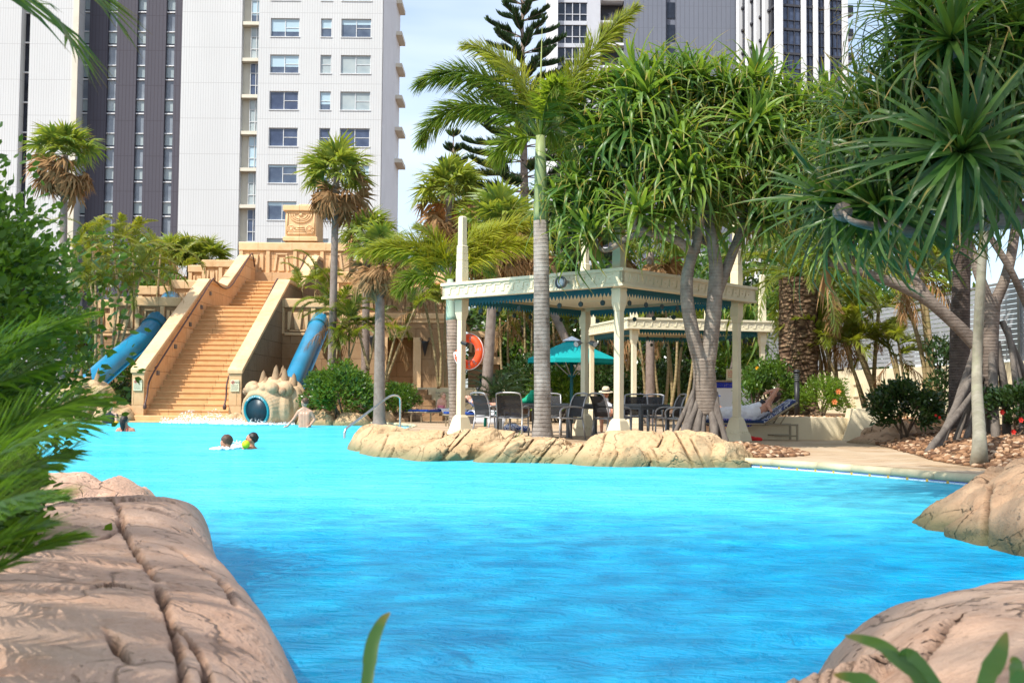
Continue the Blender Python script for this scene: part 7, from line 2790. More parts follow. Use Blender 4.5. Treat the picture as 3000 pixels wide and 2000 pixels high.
def leafy_tree(label, px, Y, zlo, pyt, rx, n, size, mat, seed, group='trees behind the garden'):
    c = P(px, 1150, Y)
    zt = P(px, pyt, Y).z
    g = np.random.default_rng(seed)
    t = thing('leafy_tree', label, 'tree', (c.x, Y, .1), 0, group)
    nc = 46
    hz = zt - zlo
    th, ph = g.uniform(0, 2 * PI, nc), np.arccos(g.uniform(-1, 1, nc))
    rad = g.uniform(.35, 1, nc) ** .4
    cc = np.stack([np.sin(ph) * np.cos(th) * rx * rad, np.sin(ph) * np.sin(th) * rx * .8 * rad, zlo + hz * (.5 + .5 * np.cos(ph) * rad)], 1) + np.array([c.x, Y, 0])
    cr = g.uniform(.16, .30, nc) * (rx + hz / 2) / 1.6
    k = g.integers(0, nc, n)
    o = nrm(g.normal(0, 1, (n, 3))) * (g.uniform(.2, 1, n) ** .5 * cr[k])[:, None] * np.array([1, 1, .7])
    b = cc[k] + o
    d = nrm(g.normal(0, 1, (n, 3)) + np.array([0, 0, .2]))
    tone = g.uniform(0, .6, nc)
    mb = MB().leaflets(b, d, nrm(np.cross(d, g.normal(0, 1, (n, 3)))), size * g.uniform(.6, 1.3, n), size * .45, .3, np.clip(tone[k] + g.uniform(0, .4, n), 0, 1))
    obj('crown', mb, mat, t)
    tb = MB()
    f = Vector((c.x, Y, 0))
    tb.tube([f, f + Vector((.1, 0, zlo * .6)), f + Vector((0, 0, zlo + hz * .4))], [.22, .17, .08], 10)
    for i in range(9):
        q = Vector(cc[i])
        tb.tube([f + Vector((0, 0, zlo * .7 + .3)), f.lerp(q, .55) + Vector((0, 0, (zlo + q.z) * .25)), q], [.10, .06, .02], 6)
    obj('trunk', tb, M_['twig'], t, True)
    return t


leafy_tree('round leafy tree showing above the silver fence beside the dark trunk', 2660, 36, 2.6, 640, 2.1, 5000, .22, M_['l_bright'], 81)
leafy_tree('dense dark tree behind the second gazebo roof', 2000, 50, 1.0, 720, 4.2, 7000, .32, M_['l_mid'], 82)
leafy_tree('dark tree filling the gap left of the teal parasol', 1590, 54, 1.2, 760, 3.4, 6000, .32, M_['l_mid'], 83)
leafy_tree('dense green tree behind the thick rough palm crown', 2280, 44, 1.2, 640, 3.6, 7000, .28, M_['l_mid'], 84)
leafy_tree('dark tree behind the cane thicket and the bar counter', 2120, 47, .6, 800, 3.2, 6000, .28, M_['l_dark'], 85)
leafy_tree('shady tree left of the second gazebo behind the parasol', 1790, 52, .8, 800, 3.6, 6500, .30, M_['l_dark'], 86)
leafy_tree('olive tree rising behind the boundary wall under the screw pine', 2480, 40, 1.6, 700, 2.6, 5000, .25, M_['l_mid'], 87)
leafy_tree('dark tree behind the left cane palms and the striped tower foot', 300, 58, 2, 690, 5.0, 7000, .36, M_['l_mid'], 88)
leafy_tree('low dark tree between the temple wing and the white building', 1480, 58, .5, 870, 2.6, 4500, .30, M_['l_dark'], 89)


# ------------------------------------------------------------------ Norfolk pines
def norfolk(label, px, pyt, Y, px2, spread, n_w, seed, droop=0.0, zb=4.0, rot0=0.0):
    top = P(px, pyt, Y)
    base = Vector((P(px2, 1100, Y).x, Y, 0))
    t = thing('norfolk_pine', label, 'tree', tuple(base), 0, 'norfolk pines behind the gardens')
    obj('trunk', MB().tube([base, base.lerp(top, .5), top], [.34, .24, .03], 12), M_['bark_fan'], t, True)
    r = random.Random(seed)
    g = np.random.default_rng(seed)
    H = top.z - zb
    fb_ = MB()
    for w_ in range(n_w):
        s = (w_ + .3) / n_w                       # 0 at the top
        z = top.z - H * s ** .92
        L_ = .25 + spread * (s ** .75)
        nb = 6
        for k in range(nb):
            az = rot0 + w_ * .53 + k * 2 * PI / nb + r.uniform(-.12, .12)
            Lb = L_ * r.uniform(.85, 1.1)
            e0 = lerp(34, -2, s) - droop
            pts = []
            p = Vector((base.x + (top.x - base.x) * (z / top.z), Y, z))
            for q in range(9):
                u_ = q / 8
                e = R(e0 - 14 * math.sin(u_ * 3.0) + 22 * u_ * u_)
                pts.append(p.copy())
                p = p + Vector((math.cos(az) * math.cos(e), math.sin(az) * math.cos(e), math.sin(e))) * Lb / 8
            obj('branch', MB().tube(pts, [lerp(.045, .012, q / 8) for q in range(9)], 5), M_['bark_fan'], t, True)
            A = np.array([tuple(x) for x in pts])
            m_ = int(40 + 60 * Lb)
            u_ = g.uniform(.22, 1.0, m_) ** .85
            ii = np.clip((u_ * 8).astype(int), 0, 7)
            b = A[ii] + (A[ii + 1] - A[ii]) * (u_ * 8 - ii)[:, None]
            tdir = nrm(A[ii + 1] - A[ii])
            sidev = np.array([-math.sin(az), math.cos(az), 0])
            sg = np.where(g.random(m_) < .5, 1.0, -1.0)
            d = nrm(tdir * .8 + sidev * (sg * g.uniform(.3, 1.0, m_))[:, None] + np.array([0, 0, .55]) + g.normal(0, .15, (m_, 3)))
            Ln = (.42 + .45 * Lb / (spread + .3)) * g.uniform(.7, 1.25, m_) * (1.15 - .5 * u_)
            # each branchlet is a rope of short needles: three crossed blades
            for q in range(2):
                sd = nrm(np.cross(d, g.normal(0, 1, (m_, 3))))
                fb_.leaflets(b, d, sd, Ln, .085, -.25, g.uniform(0, 1, m_))
    obj('crown', fb_, M_['l_pine'], t)
    return t


norfolk('tall dark norfolk pine with tiered branches behind the ringed foxtail palm', 1528, -110, 66, 1545, 6.6, 23, 3, 4, 5.5, .2)
norfolk('smaller norfolk pine between the white tower and the taller pine', 1328, 385, 78, 1335, 3.2, 15, 5, 0, 5.0, .6)
norfolk('pale feathery norfolk pine low behind the second gazebo', 1640, 640, 62, 1640, 2.6, 12, 7, 4, 2.0, .3)

# ------------------------------------------------------------------ foreground plants
bush('shrub', 'big leafy foreground shrub with small rounded leaves overhanging the left rock', (-3.12, 5.2, .15), (.92, 1.1, 2.15), 42000, .046, M_['l_bush'], 90, 'shrub', 150, None, 22, .55, .3)
bush('shrub', 'lower leafy shrub spilling over the back of the left foreground rock', (-3.05, 5.7, .2), (.62, .9, .95), 13000, .044, M_['l_bush'], 91, 'shrub', 60, None, 12, .55, .3)
bush('shrub', 'dense leafy shrub filling the frame edge behind the feather fronds', (-1.98, 3.4, .25), (.40, .72, .62), 13000, .044, M_['l_bush'], 92, 'shrub', 80, None, 12, .55, .3)
tw_ = thing('leafy_sprig', 'small bright sprig growing out over the left foreground rock', 'plant', tuple(P(190, 1660, 4.0)))
g = np.random.default_rng(6)
a, b_ = P(190, 1680, 4.0), P(310, 1560, 4.1)
obj('stem', MB().tube([a - Vector((.1, 0, .1)), a, a.lerp(b_, .5) + Vector((0, 0, -.01)), b_], [.006, .006, .005, .002], 6), M_['twig'], tw_, True)
m_ = 15
u_ = np.linspace(.15, 1, m_)
bp = np.array(a)[None] + (np.array(b_) - np.array(a))[None] * u_[:, None]
sg = np.tile([1, -1], m_)[:m_]
dd = nrm(np.stack([.5 + 0 * u_, g.normal(0, .4, m_), .6 * sg + .35], 1))
obj('leaf', MB().leaflets(bp, dd, nrm(np.cross(dd, np.array([[0, 1.0, .3]]))), .055, .03, .2, g.uniform(.5, 1, m_)), M_['l_bush'], tw_)

# soft feather palm fronds close to the lens on the left
fp = thing('feather_palm', 'low feather palm with soft arching fronds at the left edge, nearest the camera', 'palm', (-1.75, 2.2, 0))
rf_ = random.Random(9)
for i, (px, py, Y_, L_, az, e0, bend, roll, ll) in enumerate([
        (-330, 1560, 2.35, .36, 6, 40, 62, .3, .15), (-330, 1450, 2.6, .42, -4, 34, 48, -.4, .17), (-300, 1720, 2.2, .30, 4, 40, 70, .2, .15), (-340, 1330, 2.9, .50, 0, 38, 50, .2, .17),
        (-300, 1640, 2.05, .28, -6, 34, 62, .5, .14), (-330, 1420, 3.4, .66, 12, 26, 18, 1.0, .20), (-330, 1250, 2.7, .44, 2, 36, 45, -.2, .17), (-330, 1850, 2.0, .28, 2, 45, 70, .1, .14),
        (-280, 1500, 2.5, .34, -10, 20, 40, .6, .16), (-340, 1380, 2.75, .46, 8, 28, 55, -.6, .17), (-260, 1780, 2.1, .24, 10, 30, 50, -.3, .14), (-330, 1300, 3.1, .55, -8, 26, 40, .7, .19),
        (-300, 1560, 2.6, .36, 14, 44, 70, -.7, .16), (-320, 1180, 2.9, .44, 0, 30, 60, .4, .17)]):
    mb = frond(L_ * 1.05, e0 + 14, bend * .6, 54, ll, .009, 0, 1200 + i, .3, .95, .05, .35, .25, .007, 1.2, .06, 0, (58, 20))
    obj('frond', place(mb, P(px + 90, py, Y_), R(az), roll), M_['l_feather'], fp)
obj('stem', MB().tube([(-1.75, 2.3, -.1), (-1.72, 2.4, .35)], [.07, .05], 8), M_['cane'], fp, True)
tl_ = thing('overhanging_palm', 'palm frond tip hanging into the top left corner', 'palm', (-2.6, 1.0, 0))
for i, (px, py, az, e0, bend, roll, L_) in enumerate([(-190, -140, 4, 10, 60, .2, .55), (-120, -60, -10, -8, 50, -.3, .50)]):
    mb = frond(L_, e0, bend, 15, .30, .013, 0, 1300 + i, 0, .5, .1, .1, .35, .008, 1.2, .05, 0, (50, 20))
    obj('frond', place(mb, P(px, py, 3.3), R(az), roll), M_['l_fox'], tl_)
obj('trunk', MB().tube([(-3.3, .6, -.1), (-3.0, .8, 1.6), (-2.3, 2.0, 2.45)], [.13, .11, .07], 12), M_['bark_fan'], tl_, True)

# strap leaves at the bottom edge


def strap(name_parent, pts, w_, seed=0):
    c = catmull(pts, 8)
    k = len(c) - 1
    V, T = [], []
    for i, p in enumerate(c):
        d = (c[min(i + 1, k)] - c[max(i - 1, 0)]).normalized()
        view = (EYE - p).normalized()
        sd = d.cross(view).normalized()
        s = i / k
        ww = w_ * (.75 + .25 * s if s < .45 else (1 - ((s - .45) / .55) ** 2.2)) + .0008
        V += [p - sd * ww + view * ww * .35, p, p + sd * ww + view * ww * .35]
        T += [s, s, s]
    F = []
    for i in range(k):
        a = i * 3
        F += [(a, a + 1, a + 4, a + 3), (a + 1, a + 2, a + 5, a + 4)]
    o = obj('leaf', MB().add([tuple(v) for v in V], F, .35, np.array(T)), M_['l_pan'], name_parent, True)
    return o


sp_ = thing('strap_leaf_plant', 'strap leaved plant rising from the bottom corner over the pitted boulder', 'plant', (.78, 1.35, 0))
for pts, w_ in (([(2760, 2160, 1.5), (2690, 1990, 1.55), (2600, 1900, 1.62), (2530, 1872, 1.68), (2474, 1860, 1.75)], .008),
                ([(2800, 2150, 1.5), (2700, 1990, 1.55), (2620, 1925, 1.6), (2578, 1900, 1.65)], .009),
                ([(2840, 2160, 1.5), (2740, 2000, 1.52), (2690, 1935, 1.55), (2655, 1915, 1.58), (2642, 1940, 1.6), (2640, 1955, 1.6)], .008),
                ([(2860, 2150, 1.5), (2890, 1990, 1.5), (2925, 1920, 1.52), (2949, 1850, 1.56)], .012),
                ([(2960, 2150, 1.45), (2975, 1990, 1.47), (2975, 1940, 1.5), (2957, 1935, 1.52)], .008),
                ([(2640, 2150, 1.4), (2560, 2010, 1.45), (2500, 1985, 1.5), (2442, 1975, 1.55)], .008),
                ([(2960, 2140, 1.3), (3000, 2000, 1.3), (3010, 1960, 1.3)], .013)):
    strap(sp_, [P(*p) for p in pts], w_)
s1 = thing('strap_leaf', 'single dark curved strap leaf standing at the bottom edge before the water', 'leaf', tuple(P(1075, 2300, 1.6)))
strap(s1, [P(1065, 2300, 1.6), P(1072, 2050, 1.62), P(1080, 1960, 1.64), P(1092, 1880, 1.66), P(1118, 1820, 1.68), P(1143, 1793, 1.7)], .0095)


# ------------------------------------------------------------------ tall trees behind the camera that shade the near pool
def shade_tree(label, base, z0, z1, rx, n, size, seed, lean=(0, 0)):
    g = np.random.default_rng(seed)
    t = thing('shade_tree', label, 'tree', base, 0, 'shade trees on the near bank')
    nc = 260
    th, ph = g.uniform(0, 2 * PI, nc), np.arccos(g.uniform(-1, 1, nc))
    rad = g.uniform(.2, 1, nc) ** .5
    cc = np.stack([np.sin(ph) * np.cos(th) * rx * rad + base[0] + lean[0], np.sin(ph) * np.sin(th) * rx * rad + base[1] + lean[1], lerp(z0, z1, .5) + (z1 - z0) * .5 * np.cos(ph) * rad], 1)
    k = g.integers(0, nc, n)
    b = np.array([base[0] + lean[0], base[1] + lean[1], (z0 + z1) / 2]) + nrm(g.normal(0, 1, (n, 3))) * (g.uniform(0, 1, n) ** .4)[:, None] * np.array([rx * 1.15, rx * 1.15, (z1 - z0) / 2])
    d = nrm(g.normal(0, 1, (n, 3)))
    obj('crown', MB().leaflets(b, d, nrm(np.cross(d, g.normal(0, 1, (n, 3)))), size, size * .5, .3, g.uniform(0, 1, n)), M_['l_mid'], t)
    obj('trunk', MB().tube([(base[0], base[1], -.1), (base[0] + .1, base[1], z0 * .6), (base[0] + lean[0], base[1] + lean[1], z0 + 1)], [.3, .24, .15], 10), M_['bark_fan'], t, True)


shade_tree('tall leafy tree on the near bank beyond the left frame edge', (-11.3, -4.8, 0), 17.0, 20.0, 4.4, 10000, .12, 1)
shade_tree('tall leafy tree on the near bank behind the viewer', (-7.8, -4.6, 0), 16.5, 19.5, 4.4, 10000, .12, 2)
shade_tree('tall leafy tree on the near bank leaning out over the viewer', (-3.0, -1.6, 0), 16.0, 18.5, 3.2, 7000, .13, 3, (-.75, 4.2))
# ------------------------------------------------------------------ people
def V3(*a):
    return Vector(a)


def person(label, base, skin, caps, balls, voxel=.014, group=None, smooth=5):
    t = thing('person', label, 'person', tuple(base), 0, group)
    b = MB()
    for p0, p1, r0, r1 in caps:
        p0, p1 = Vector(p0), Vector(p1)
        n = 5
        pts = [p0.lerp(p1, i / n) for i in range(n + 1)]
        b.tube(pts, [lerp(r0, r1, i / n) for i in range(n + 1)], 12)
        b.ball(p0, r0, 12, 8)
        b.ball(p1, r1, 12, 8)
    for c, r, M in balls:
        b.ball(c, r, 14, 10, M)
    o = blob('body', b, M_[skin], t, voxel, smooth)
    return t


def head(c, f, up, s=1.0):
    """head parts round centre c facing f: skull, jaw, nose, ears; returns balls"""
    f, up = Vector(f).normalized(), Vector(up).normalized()
    r = f.cross(up).normalized()
    up = r.cross(f)
    M = Matrix((r, f, up)).transposed()
    c = Vector(c)
    return [(c, (.074 * s, .092 * s, .105 * s), M), (c - up * .055 * s + f * .03 * s, (.052 * s, .06 * s, .058 * s), M), (c + f * .094 * s - up * .012 * s, (.013 * s, .018 * s, .022 * s), M),
            (c + r * .074 * s - up * .01 * s, (.012 * s, .02 * s, .03 * s), M), (c - r * .074 * s - up * .01 * s, (.012 * s, .02 * s, .03 * s), M)], M


def face(t, c, M, s=1.0):
    """eyes, brows and mouth"""
    c = Vector(c)
    e = MB()
    for sx in (-1, 1):
        e.ball(c + M @ V3(sx * .030 * s, .086 * s, .012 * s), .010 * s, 8, 6)
    obj('eyes', e, M_['hair_dark'], t, True)
    m = MB().ball(c + M @ V3(0, .088 * s, -.055 * s), (.022 * s, .008 * s, .006 * s), 10, 6, M)
    obj('mouth', m, M_['cl_red'], t, True)


def hair(t, c, M, mat, s=1.0, back=.0, length=0.0, bun=None, top=.0):
    c = Vector(c)
    b = MB().ball(c + M @ V3(0, -.032 * s, .024 * s), (.085 * s, .094 * s, .098 * s), 18, 12, M)
    if length:
        b.tube([c + M @ V3(0, -.07 * s, .02 * s), c + M @ V3(0, -.095 * s, -.08 * s), c + M @ V3(0, -.085 * s, -.08 * s - length * .6), c + M @ V3(0, -.075 * s, -.08 * s - length)], [.075 * s, .068 * s, .05 * s, .02 * s], 10)
    if bun:
        b.ball(c + M @ V3(*bun), .048 * s, 10, 8)
    o = blob('hair', b, mat, t, .012, 2)
    tx = bpy.data.textures.get('hair_noise') or bpy.data.textures.new('hair_noise', 'CLOUDS')
    tx.noise_scale = .03
    d = o.modifiers.new('strands', 'DISPLACE')
    d.texture = tx
    d.strength = .02
    return o


def hand(p, d, n, s=1.0, curl=.3):
    """capsules of a palm, four unequal fingers and a thumb; d along the hand, n the palm normal"""
    p, d, n = Vector(p), Vector(d).normalized(), Vector(n).normalized()
    w_ = d.cross(n).normalized()
    out = [(p, p + d * .075 * s, .024 * s, .034 * s)]
    for i, (o, L_) in enumerate(((-.030, .068), (-.010, .078), (.010, .074), (.029, .058))):
        a = p + d * .085 * s + w_ * o * s
        b = a + (d + n * curl * .4 + w_ * o * 3) * L_ * .5 * s
        c = b + (d + n * curl * 1.3 + w_ * o * 3) * L_ * .5 * s
        out += [(a, b, .0095 * s, .009 * s), (b, c, .009 * s, .0075 * s)]
    a = p + d * .03 * s + w_ * -.030 * s
    b = a + (d * .7 - w_ * .8) * .04 * s
    out += [(a, b, .012 * s, .010 * s), (b, b + (d - w_ * .25) * .03 * s, .010 * s, .008 * s)]
    return out


def torso(hip, chest, neck, sh=.185, w=.13, belly=.115, depth_r=1.0, side=None):
    """hip, chest and neck points with a shoulder bar along side"""
    hip, chest, neck = Vector(hip), Vector(chest), Vector(neck)
    s = (Vector(side) if side else V3(1, 0, 0)).normalized()
    c = []
    for k in (-1, 0, 1):
        c.append((hip + s * k * w * .48, chest + s * k * w * .55 - (neck - chest) * .1, belly * .88, .108))
    c.append((chest + s * -sh * .82 + (neck - chest) * .35, chest + s * sh * .82 + (neck - chest) * .35, .068, .068))
    for k in (-1, 1):
        c.append((neck - (neck - chest) * .05, chest + s * k * sh * .78 + (neck - chest) * .42, .062, .060))
    c.append((chest + (neck - chest) * .3, neck + (neck - chest) * .35, .075, .060))
    return c


PG = 'bathers in the pool'
# shirtless man wading beside the serpent head
Y = 34.8
b0 = G(892, 1251, 0)
x, Y = b0.x, b0.y
hd, M = head((x - .01, Y - .02, .76), (-.75, .55, -.12), (0, 0, 1), 1.2)
cp_ = torso((x + .02, Y, -.25), (x, Y, .40), (x - .01, Y, .60), .205, .16, .135)
aL = [((x - .19, Y, .47), (x - .33, Y - .05, .24), .058, .043), ((x - .33, Y - .05, .25), (x - .50, Y - .12, .03), .042, .032)]
aR = [((x + .19, Y, .47), (x + .30, Y + .04, .23), .058, .043), ((x + .30, Y + .04, .24), (x + .20, Y - .16, .06), .042, .032)]
pm_ = person('shirtless man wading waist deep beside the serpent head, seen from behind', (x, Y, 0), 'skin_pale', cp_ + aL + aR + hand((x - .50, Y - .12, .03), (-.8, -.3, -.2), (0, 0, -1)) + hand((x + .20, Y - .16, .06), (-.5, -.5, -.3), (0, 0, -1)), hd, .013, PG)
face(pm_, (x - .01, Y - .02, .76), M, 1.2)
hair(pm_, (x - .01, Y - .02, .768), M, M_['hair_brown'], 1.16)
# swimmer with the dark ponytail
b0 = G(368, 1263, 0)
x, Y = b0.x, b0.y
hd, M = head((x - .02, Y, .30), (.35, .95, 0), (0, 0, 1))
pw = person('woman swimmer with a dark ponytail and red straps, seen from behind', (x, Y, 0), 'skin_tan', torso((x, Y + .05, -.5), (x, Y, -.05), (x - .01, Y, .14), .19, .13) + [((x - .18, Y, .04), (x - .27, Y - .02, -.12), .055, .05), ((x + .18, Y, .04), (x + .27, Y - .02, -.12), .055, .05)], hd, .013, PG)
face(pw, (x - .02, Y, .30), M)
hair(pw, (x - .02, Y, .30), M, M_['hair_dark'], 1.08, 0, .20)
st_ = MB()
for k in (-1, 1):
    st_.tube([(x + k * .07, Y - .06, .10), (x + k * .06, Y - .105, .02), (x + k * .09, Y - .12, -.06)], .012, 6)
obj('swimsuit', st_, M_['cl_red'], pw, True)
# woman in black top with fair hair in a bun
b0 = G(322, 1240, 0)
x, Y = b0.x, b0.y
hd, M = head((x + .02, Y, .60), (.8, .5, -.15), (0, 0, 1))
pb_ = person('woman in a black swim top with fair hair tied in a bun', (x, Y, 0), 'skin_pale', torso((x, Y, -.35), (x - .02, Y, .20), (x, Y, .42), .19, .15) + [((x - .19, Y, .30), (x - .27, Y, .05), .055, .045), ((x + .19, Y, .30), (x + .25, Y - .12, .06), .055, .042)], hd, .013, PG)
face(pb_, (x + .02, Y, .60), M)
hair(pb_, (x + .02, Y, .605), M, M_['hair_blond'], 1.05, 0, 0, (0, -.05, .12))
tp_ = MB()
for p0, p1, r0, r1 in torso((x, Y, -.30), (x - .02, Y, .20), (x, Y, .34), .19, .155, .125):
    tp_.tube([p0, Vector(p0).lerp(Vector(p1), .5), p1], [r0 + .016, (r0 + r1) / 2 + .016, r1 + .014], 12)
    tp_.ball(p0, r0 + .016, 10, 8).ball(p1, r1 + .014, 10, 8)
for k in (-1, 1):
    tp_.tube([(x + k * .19, Y, .30), (x + k * .235, Y, .17)], [.07, .066], 10)
blob('swim_top', tp_, M_['cl_black'], pb_, .016, 4)
o = blob('arm_float', MB().lathe((x + .25, Y - .12, .03), [(.03, -.05), (.075, -.04), (.08, .0), (.075, .04), (.03, .05)], 14), M_['cl_yellow'], pb_, .012, 2)
# child with orange floats shooting out of the slide
b0 = G(735, 1241, 0)
x, Y = b0.x, b0.y
hd, M = head((x, Y, .27), (.2, -1, 0), (0, 0, 1), .92)
pc_ = person('child with orange arm floats splashing out of the serpent mouth', (x, Y, 0), 'skin_pale', torso((x, Y, -.35), (x, Y, -.04), (x, Y, .12), .14, .10, .09) + [((x - .13, Y, .04), (x - .28, Y - .05, .04), .04, .034), ((x - .28, Y - .05, .04), (x - .46, Y - .08, .14), .034, .026), ((x + .13, Y, .04), (x + .24, Y - .05, -.02), .04, .034)] + hand((x - .46, Y - .08, .14), (-.8, 0, .5), (0, -1, 0), .8), hd, .012, PG)
face(pc_, (x, Y, .27), M, .92)
hair(pc_, (x, Y + .01, .275), M, M_['hair_blond'], .98, 0, .12)
for dx, dz in ((-.20, .05), (.17, .03)):
    obj('arm_float', MB().lathe((x + dx, Y - .03, dz), [(.04, -.08), (.085, -.06), (.095, 0), (.085, .06), (.04, .08)], 14, Matrix.Rotation(R(70), 3, 'Y')), M_['cl_yellow'], pc_, True)
# two swimmers playing with a ball
b0 = G(661, 1316, 0)
x, Y = b0.x, b0.y
hd, M = head((x, Y, .10), (-.7, -.5, -.7), (-.3, -.2, 1))
pq_ = person('swimmer with wet brown hair ducking face down into the water', (x, Y, 0), 'skin_tan', [((x - .02, Y, .02), (x - .1, Y + .1, -.12), .055, .1), ((x - .22, Y, -.10), (x + .2, Y + .1, -.10), .1, .1)], hd, .012, PG)
hair(pq_, (x + .012, Y, .118), M, M_['hair_brown'], 1.12)
b0 = G(735, 1314, 0)
x, Y = b0.x, b0.y
hd, M = head((x, Y, .165), (-.96, -.2, -.05), (0, 0, 1))
pr_ = person('dark haired swimmer in profile facing his friend, holding a lime ball', (x, Y, 0), 'skin_tan', torso((x + .05, Y, -.5), (x + .04, Y, -.12), (x + .01, Y, .03), .18, .13, .11, 1, (.3, 1, 0)) + [((x + .12, Y - .1, -.06), (x + .22, Y - .02, -.1), .06, .06), ((x - .05, Y - .16, -.06), (x - .10, Y - .14, .00), .04, .034)], hd, .012, PG)
face(pr_, (x, Y, .165), M)
hair(pr_, (x + .008, Y, .172), M, M_['hair_dark'], 1.02)
bl_ = obj('ball', MB().ball((x - .05, Y - .18, .085), .075, 16, 12), M_['cl_lime'], None, True)
tag(bl_, 'lime green ball floating against the dark haired swimmer', 'ball')
# kneeling girl on the blue lounger
p = P(1290, 1196, 38.0)
x, Y, z = p.x, 38.0, p.z
hd, M = head((x + .10, Y - .03, z + .43), (.8, -.5, .1), (0, 0, 1), .95)
g_ = torso((x, Y, z - .02), (x + .04, Y, z + .20), (x + .07, Y, z + .33), .125, .10, .085)
g_ += [((x - .06, Y - .03, z + .27), (x - .10, Y - .08, z + .12), .034, .028), ((x - .10, Y - .08, z + .12), (x - .12, Y - .16, z - .05), .028, .022), ((x + .16, Y - .03, z + .27), (x + .19, Y - .08, z + .12), .034, .028), ((x + .19, Y - .08, z + .12), (x + .17, Y - .18, z - .05), .028, .022)]
g_ += [((x - .02, Y - .05, z - .04), (x + .12, Y - .25, z - .10), .07, .05), ((x + .12, Y - .25, z - .10), (x - .16, Y - .32, z - .13), .046, .034), ((x - .05, Y + .02, z - .04), (x - .30, Y - .05, z - .06), .065, .046), ((x - .30, Y - .05, z - .06), (x - .52, Y - .12, z - .10), .042, .03), ((x - .52, Y - .12, z - .10), (x - .58, Y - .16, z - .22), .03, .022), ((x - .16, Y - .32, z - .13), (x - .24, Y - .34, z - .22), .032, .022)]
g_ += hand((x - .12, Y - .16, z - .06), (.1, -.7, -.2), (0, 0, -1), .7) + hand((x + .17, Y - .18, z - .06), (.1, -.7, -.2), (0, 0, -1), .7)
gg = person('girl in a pink and lilac swimsuit kneeling on the blue lounger', (x, Y, z - .2), 'skin_pink', g_, hd, .011)
face(gg, (x + .10, Y - .03, z + .43), M, .95)
hair(gg, (x + .092, Y - .025, z + .437), M, M_['hair_blond'], 1.0, 0, 0, (0, -.1, .02))
sw = MB()
for p0, p1, r0, r1 in torso((x, Y, z - .02), (x + .03, Y, z + .16), (x + .05, Y, z + .22), .10, .10, .085)[:3]:
    sw.tube([p0, Vector(p0).lerp(Vector(p1), .5), p1], [r0 + .012, (r0 + r1) / 2 + .004, r1 - .012], 12)
    sw.ball(p0, r0 + .012, 10, 8).ball(p1, r1 - .012, 10, 8)
blob('swimsuit', sw, M_['cl_pink'], gg, .014, 3)
# person in denim shorts lying on the lounger
p = P(1392, 1185, 33.2)
x, Y = p.x, 33.2
z = .72
hd, M = head((x - .22, Y, z + .20), (.2, -.4, 1), (-1, 0, .4))
pl_ = person('person in a patterned top and denim shorts lying on a blue lounger', (x, Y, .5), 'skin_pink', torso((x + .25, Y, z), (x - .02, Y, z + .08), (x - .16, Y, z + .14), .17, .13, .13, 1, (0, 1, 0)) + [((x + .28, Y - .08, z), (x + .62, Y - .10, z + .02), .085, .06), ((x + .28, Y + .08, z), (x + .62, Y + .10, z + .02), .085, .06), ((x + .62, Y - .1, z + .02), (x + .95, Y - .1, z - .08), .058, .04), ((x + .62, Y + .1, z + .02), (x + .95, Y + .1, z - .08), .058, .04), ((x - .05, Y - .2, z + .1), (x + .16, Y - .26, z), .05, .042), ((x + .16, Y - .26, z), (x + .34, Y - .22, z + .06), .042, .032)] + hand((x + .34, Y - .22, z + .06), (1, 0, 0), (0, .4, -1)), hd, .013)
face(pl_, (x - .22, Y, z + .20), M)
hair(pl_, (x - .225, Y, z + .20), M, M_['hair_brown'], 1.03)
tb_ = MB()
for p0, p1, r0, r1 in torso((x + .13, Y, z + .04), (x - .02, Y, z + .08), (x - .12, Y, z + .12), .17, .13, .135, 1, (0, 1, 0)):
    tb_.tube([p0, p1], [r0 + .016, r1 + .016], 12)
    tb_.ball(p0, r0 + .016, 10, 8).ball(p1, r1 + .016, 10, 8)
blob('top', tb_, M_['pattern'], pl_, .016, 3)
ds = MB()
for k in (-1, 1):
    ds.tube([(x + .22, Y + k * .07, z), (x + .45, Y + k * .09, z + .01)], [.125, .10], 12)
    ds.ball((x + .22, Y + k * .06, z), .128, 10, 8)
blob('shorts', ds, M_['cl_denim'], pl_, .016, 3)
# diner in the pale hat
Y = 29.0
p = P(1775, 1150, Y)
x, z = p.x, p.z
hd, M = head((x, Y, z - .03), (-.3, -.9, -.3), (0, 0, 1))
ph_ = person('person in a pale straw hat seated behind the dining chairs', (x, Y, .1), 'skin_tan', torso((x - .05, Y, .55), (x - .06, Y, z - .42), (x - .02, Y, z - .20), .19, .15, .13) + [((x - .24, Y, z - .34), (x - .30, Y - .1, z - .58), .052, .044), ((x + .14, Y, z - .34), (x + .20, Y - .12, z - .56), .052, .044), ((x - .30, Y - .1, z - .58), (x - .15, Y - .28, z - .52), .042, .032), ((x + .2, Y - .12, z - .56), (x + .02, Y - .28, z - .52), .042, .032), ((x - .12, Y, .52), (x - .14, Y - .4, .55), .08, .06), ((x + .04, Y, .52), (x + .06, Y - .4, .55), .08, .06), ((x - .14, Y - .4, .55), (x - .14, Y - .42, .13), .055, .04), ((x + .06, Y - .4, .55), (x + .06, Y - .42, .13), .055, .04)] + hand((x - .15, Y - .28, z - .52), (.7, -.5, 0), (0, 0, -1)) + hand((x + .02, Y - .28, z - .52), (-.7, -.5, 0), (0, 0, -1)), hd, .013)
face(ph_, (x, Y, z - .03), M)
ht = MB().lathe((x, Y, z + .03), [(.19, -.012), (.18, .0), (.105, .012), (.10, .05), (.092, .10), (.06, .13), (0, .125)], 24, Matrix.Rotation(R(10), 3, 'X'))
obj('hat', ht, M_['hat'], ph_, True)
obj('hat_band', MB().lathe((x, Y, z + .03), [(.112, .012), (.108, .048), (.100, .05)], 24, Matrix.Rotation(R(10), 3, 'X')), M_['hatband'], ph_, True)
sh2 = MB()
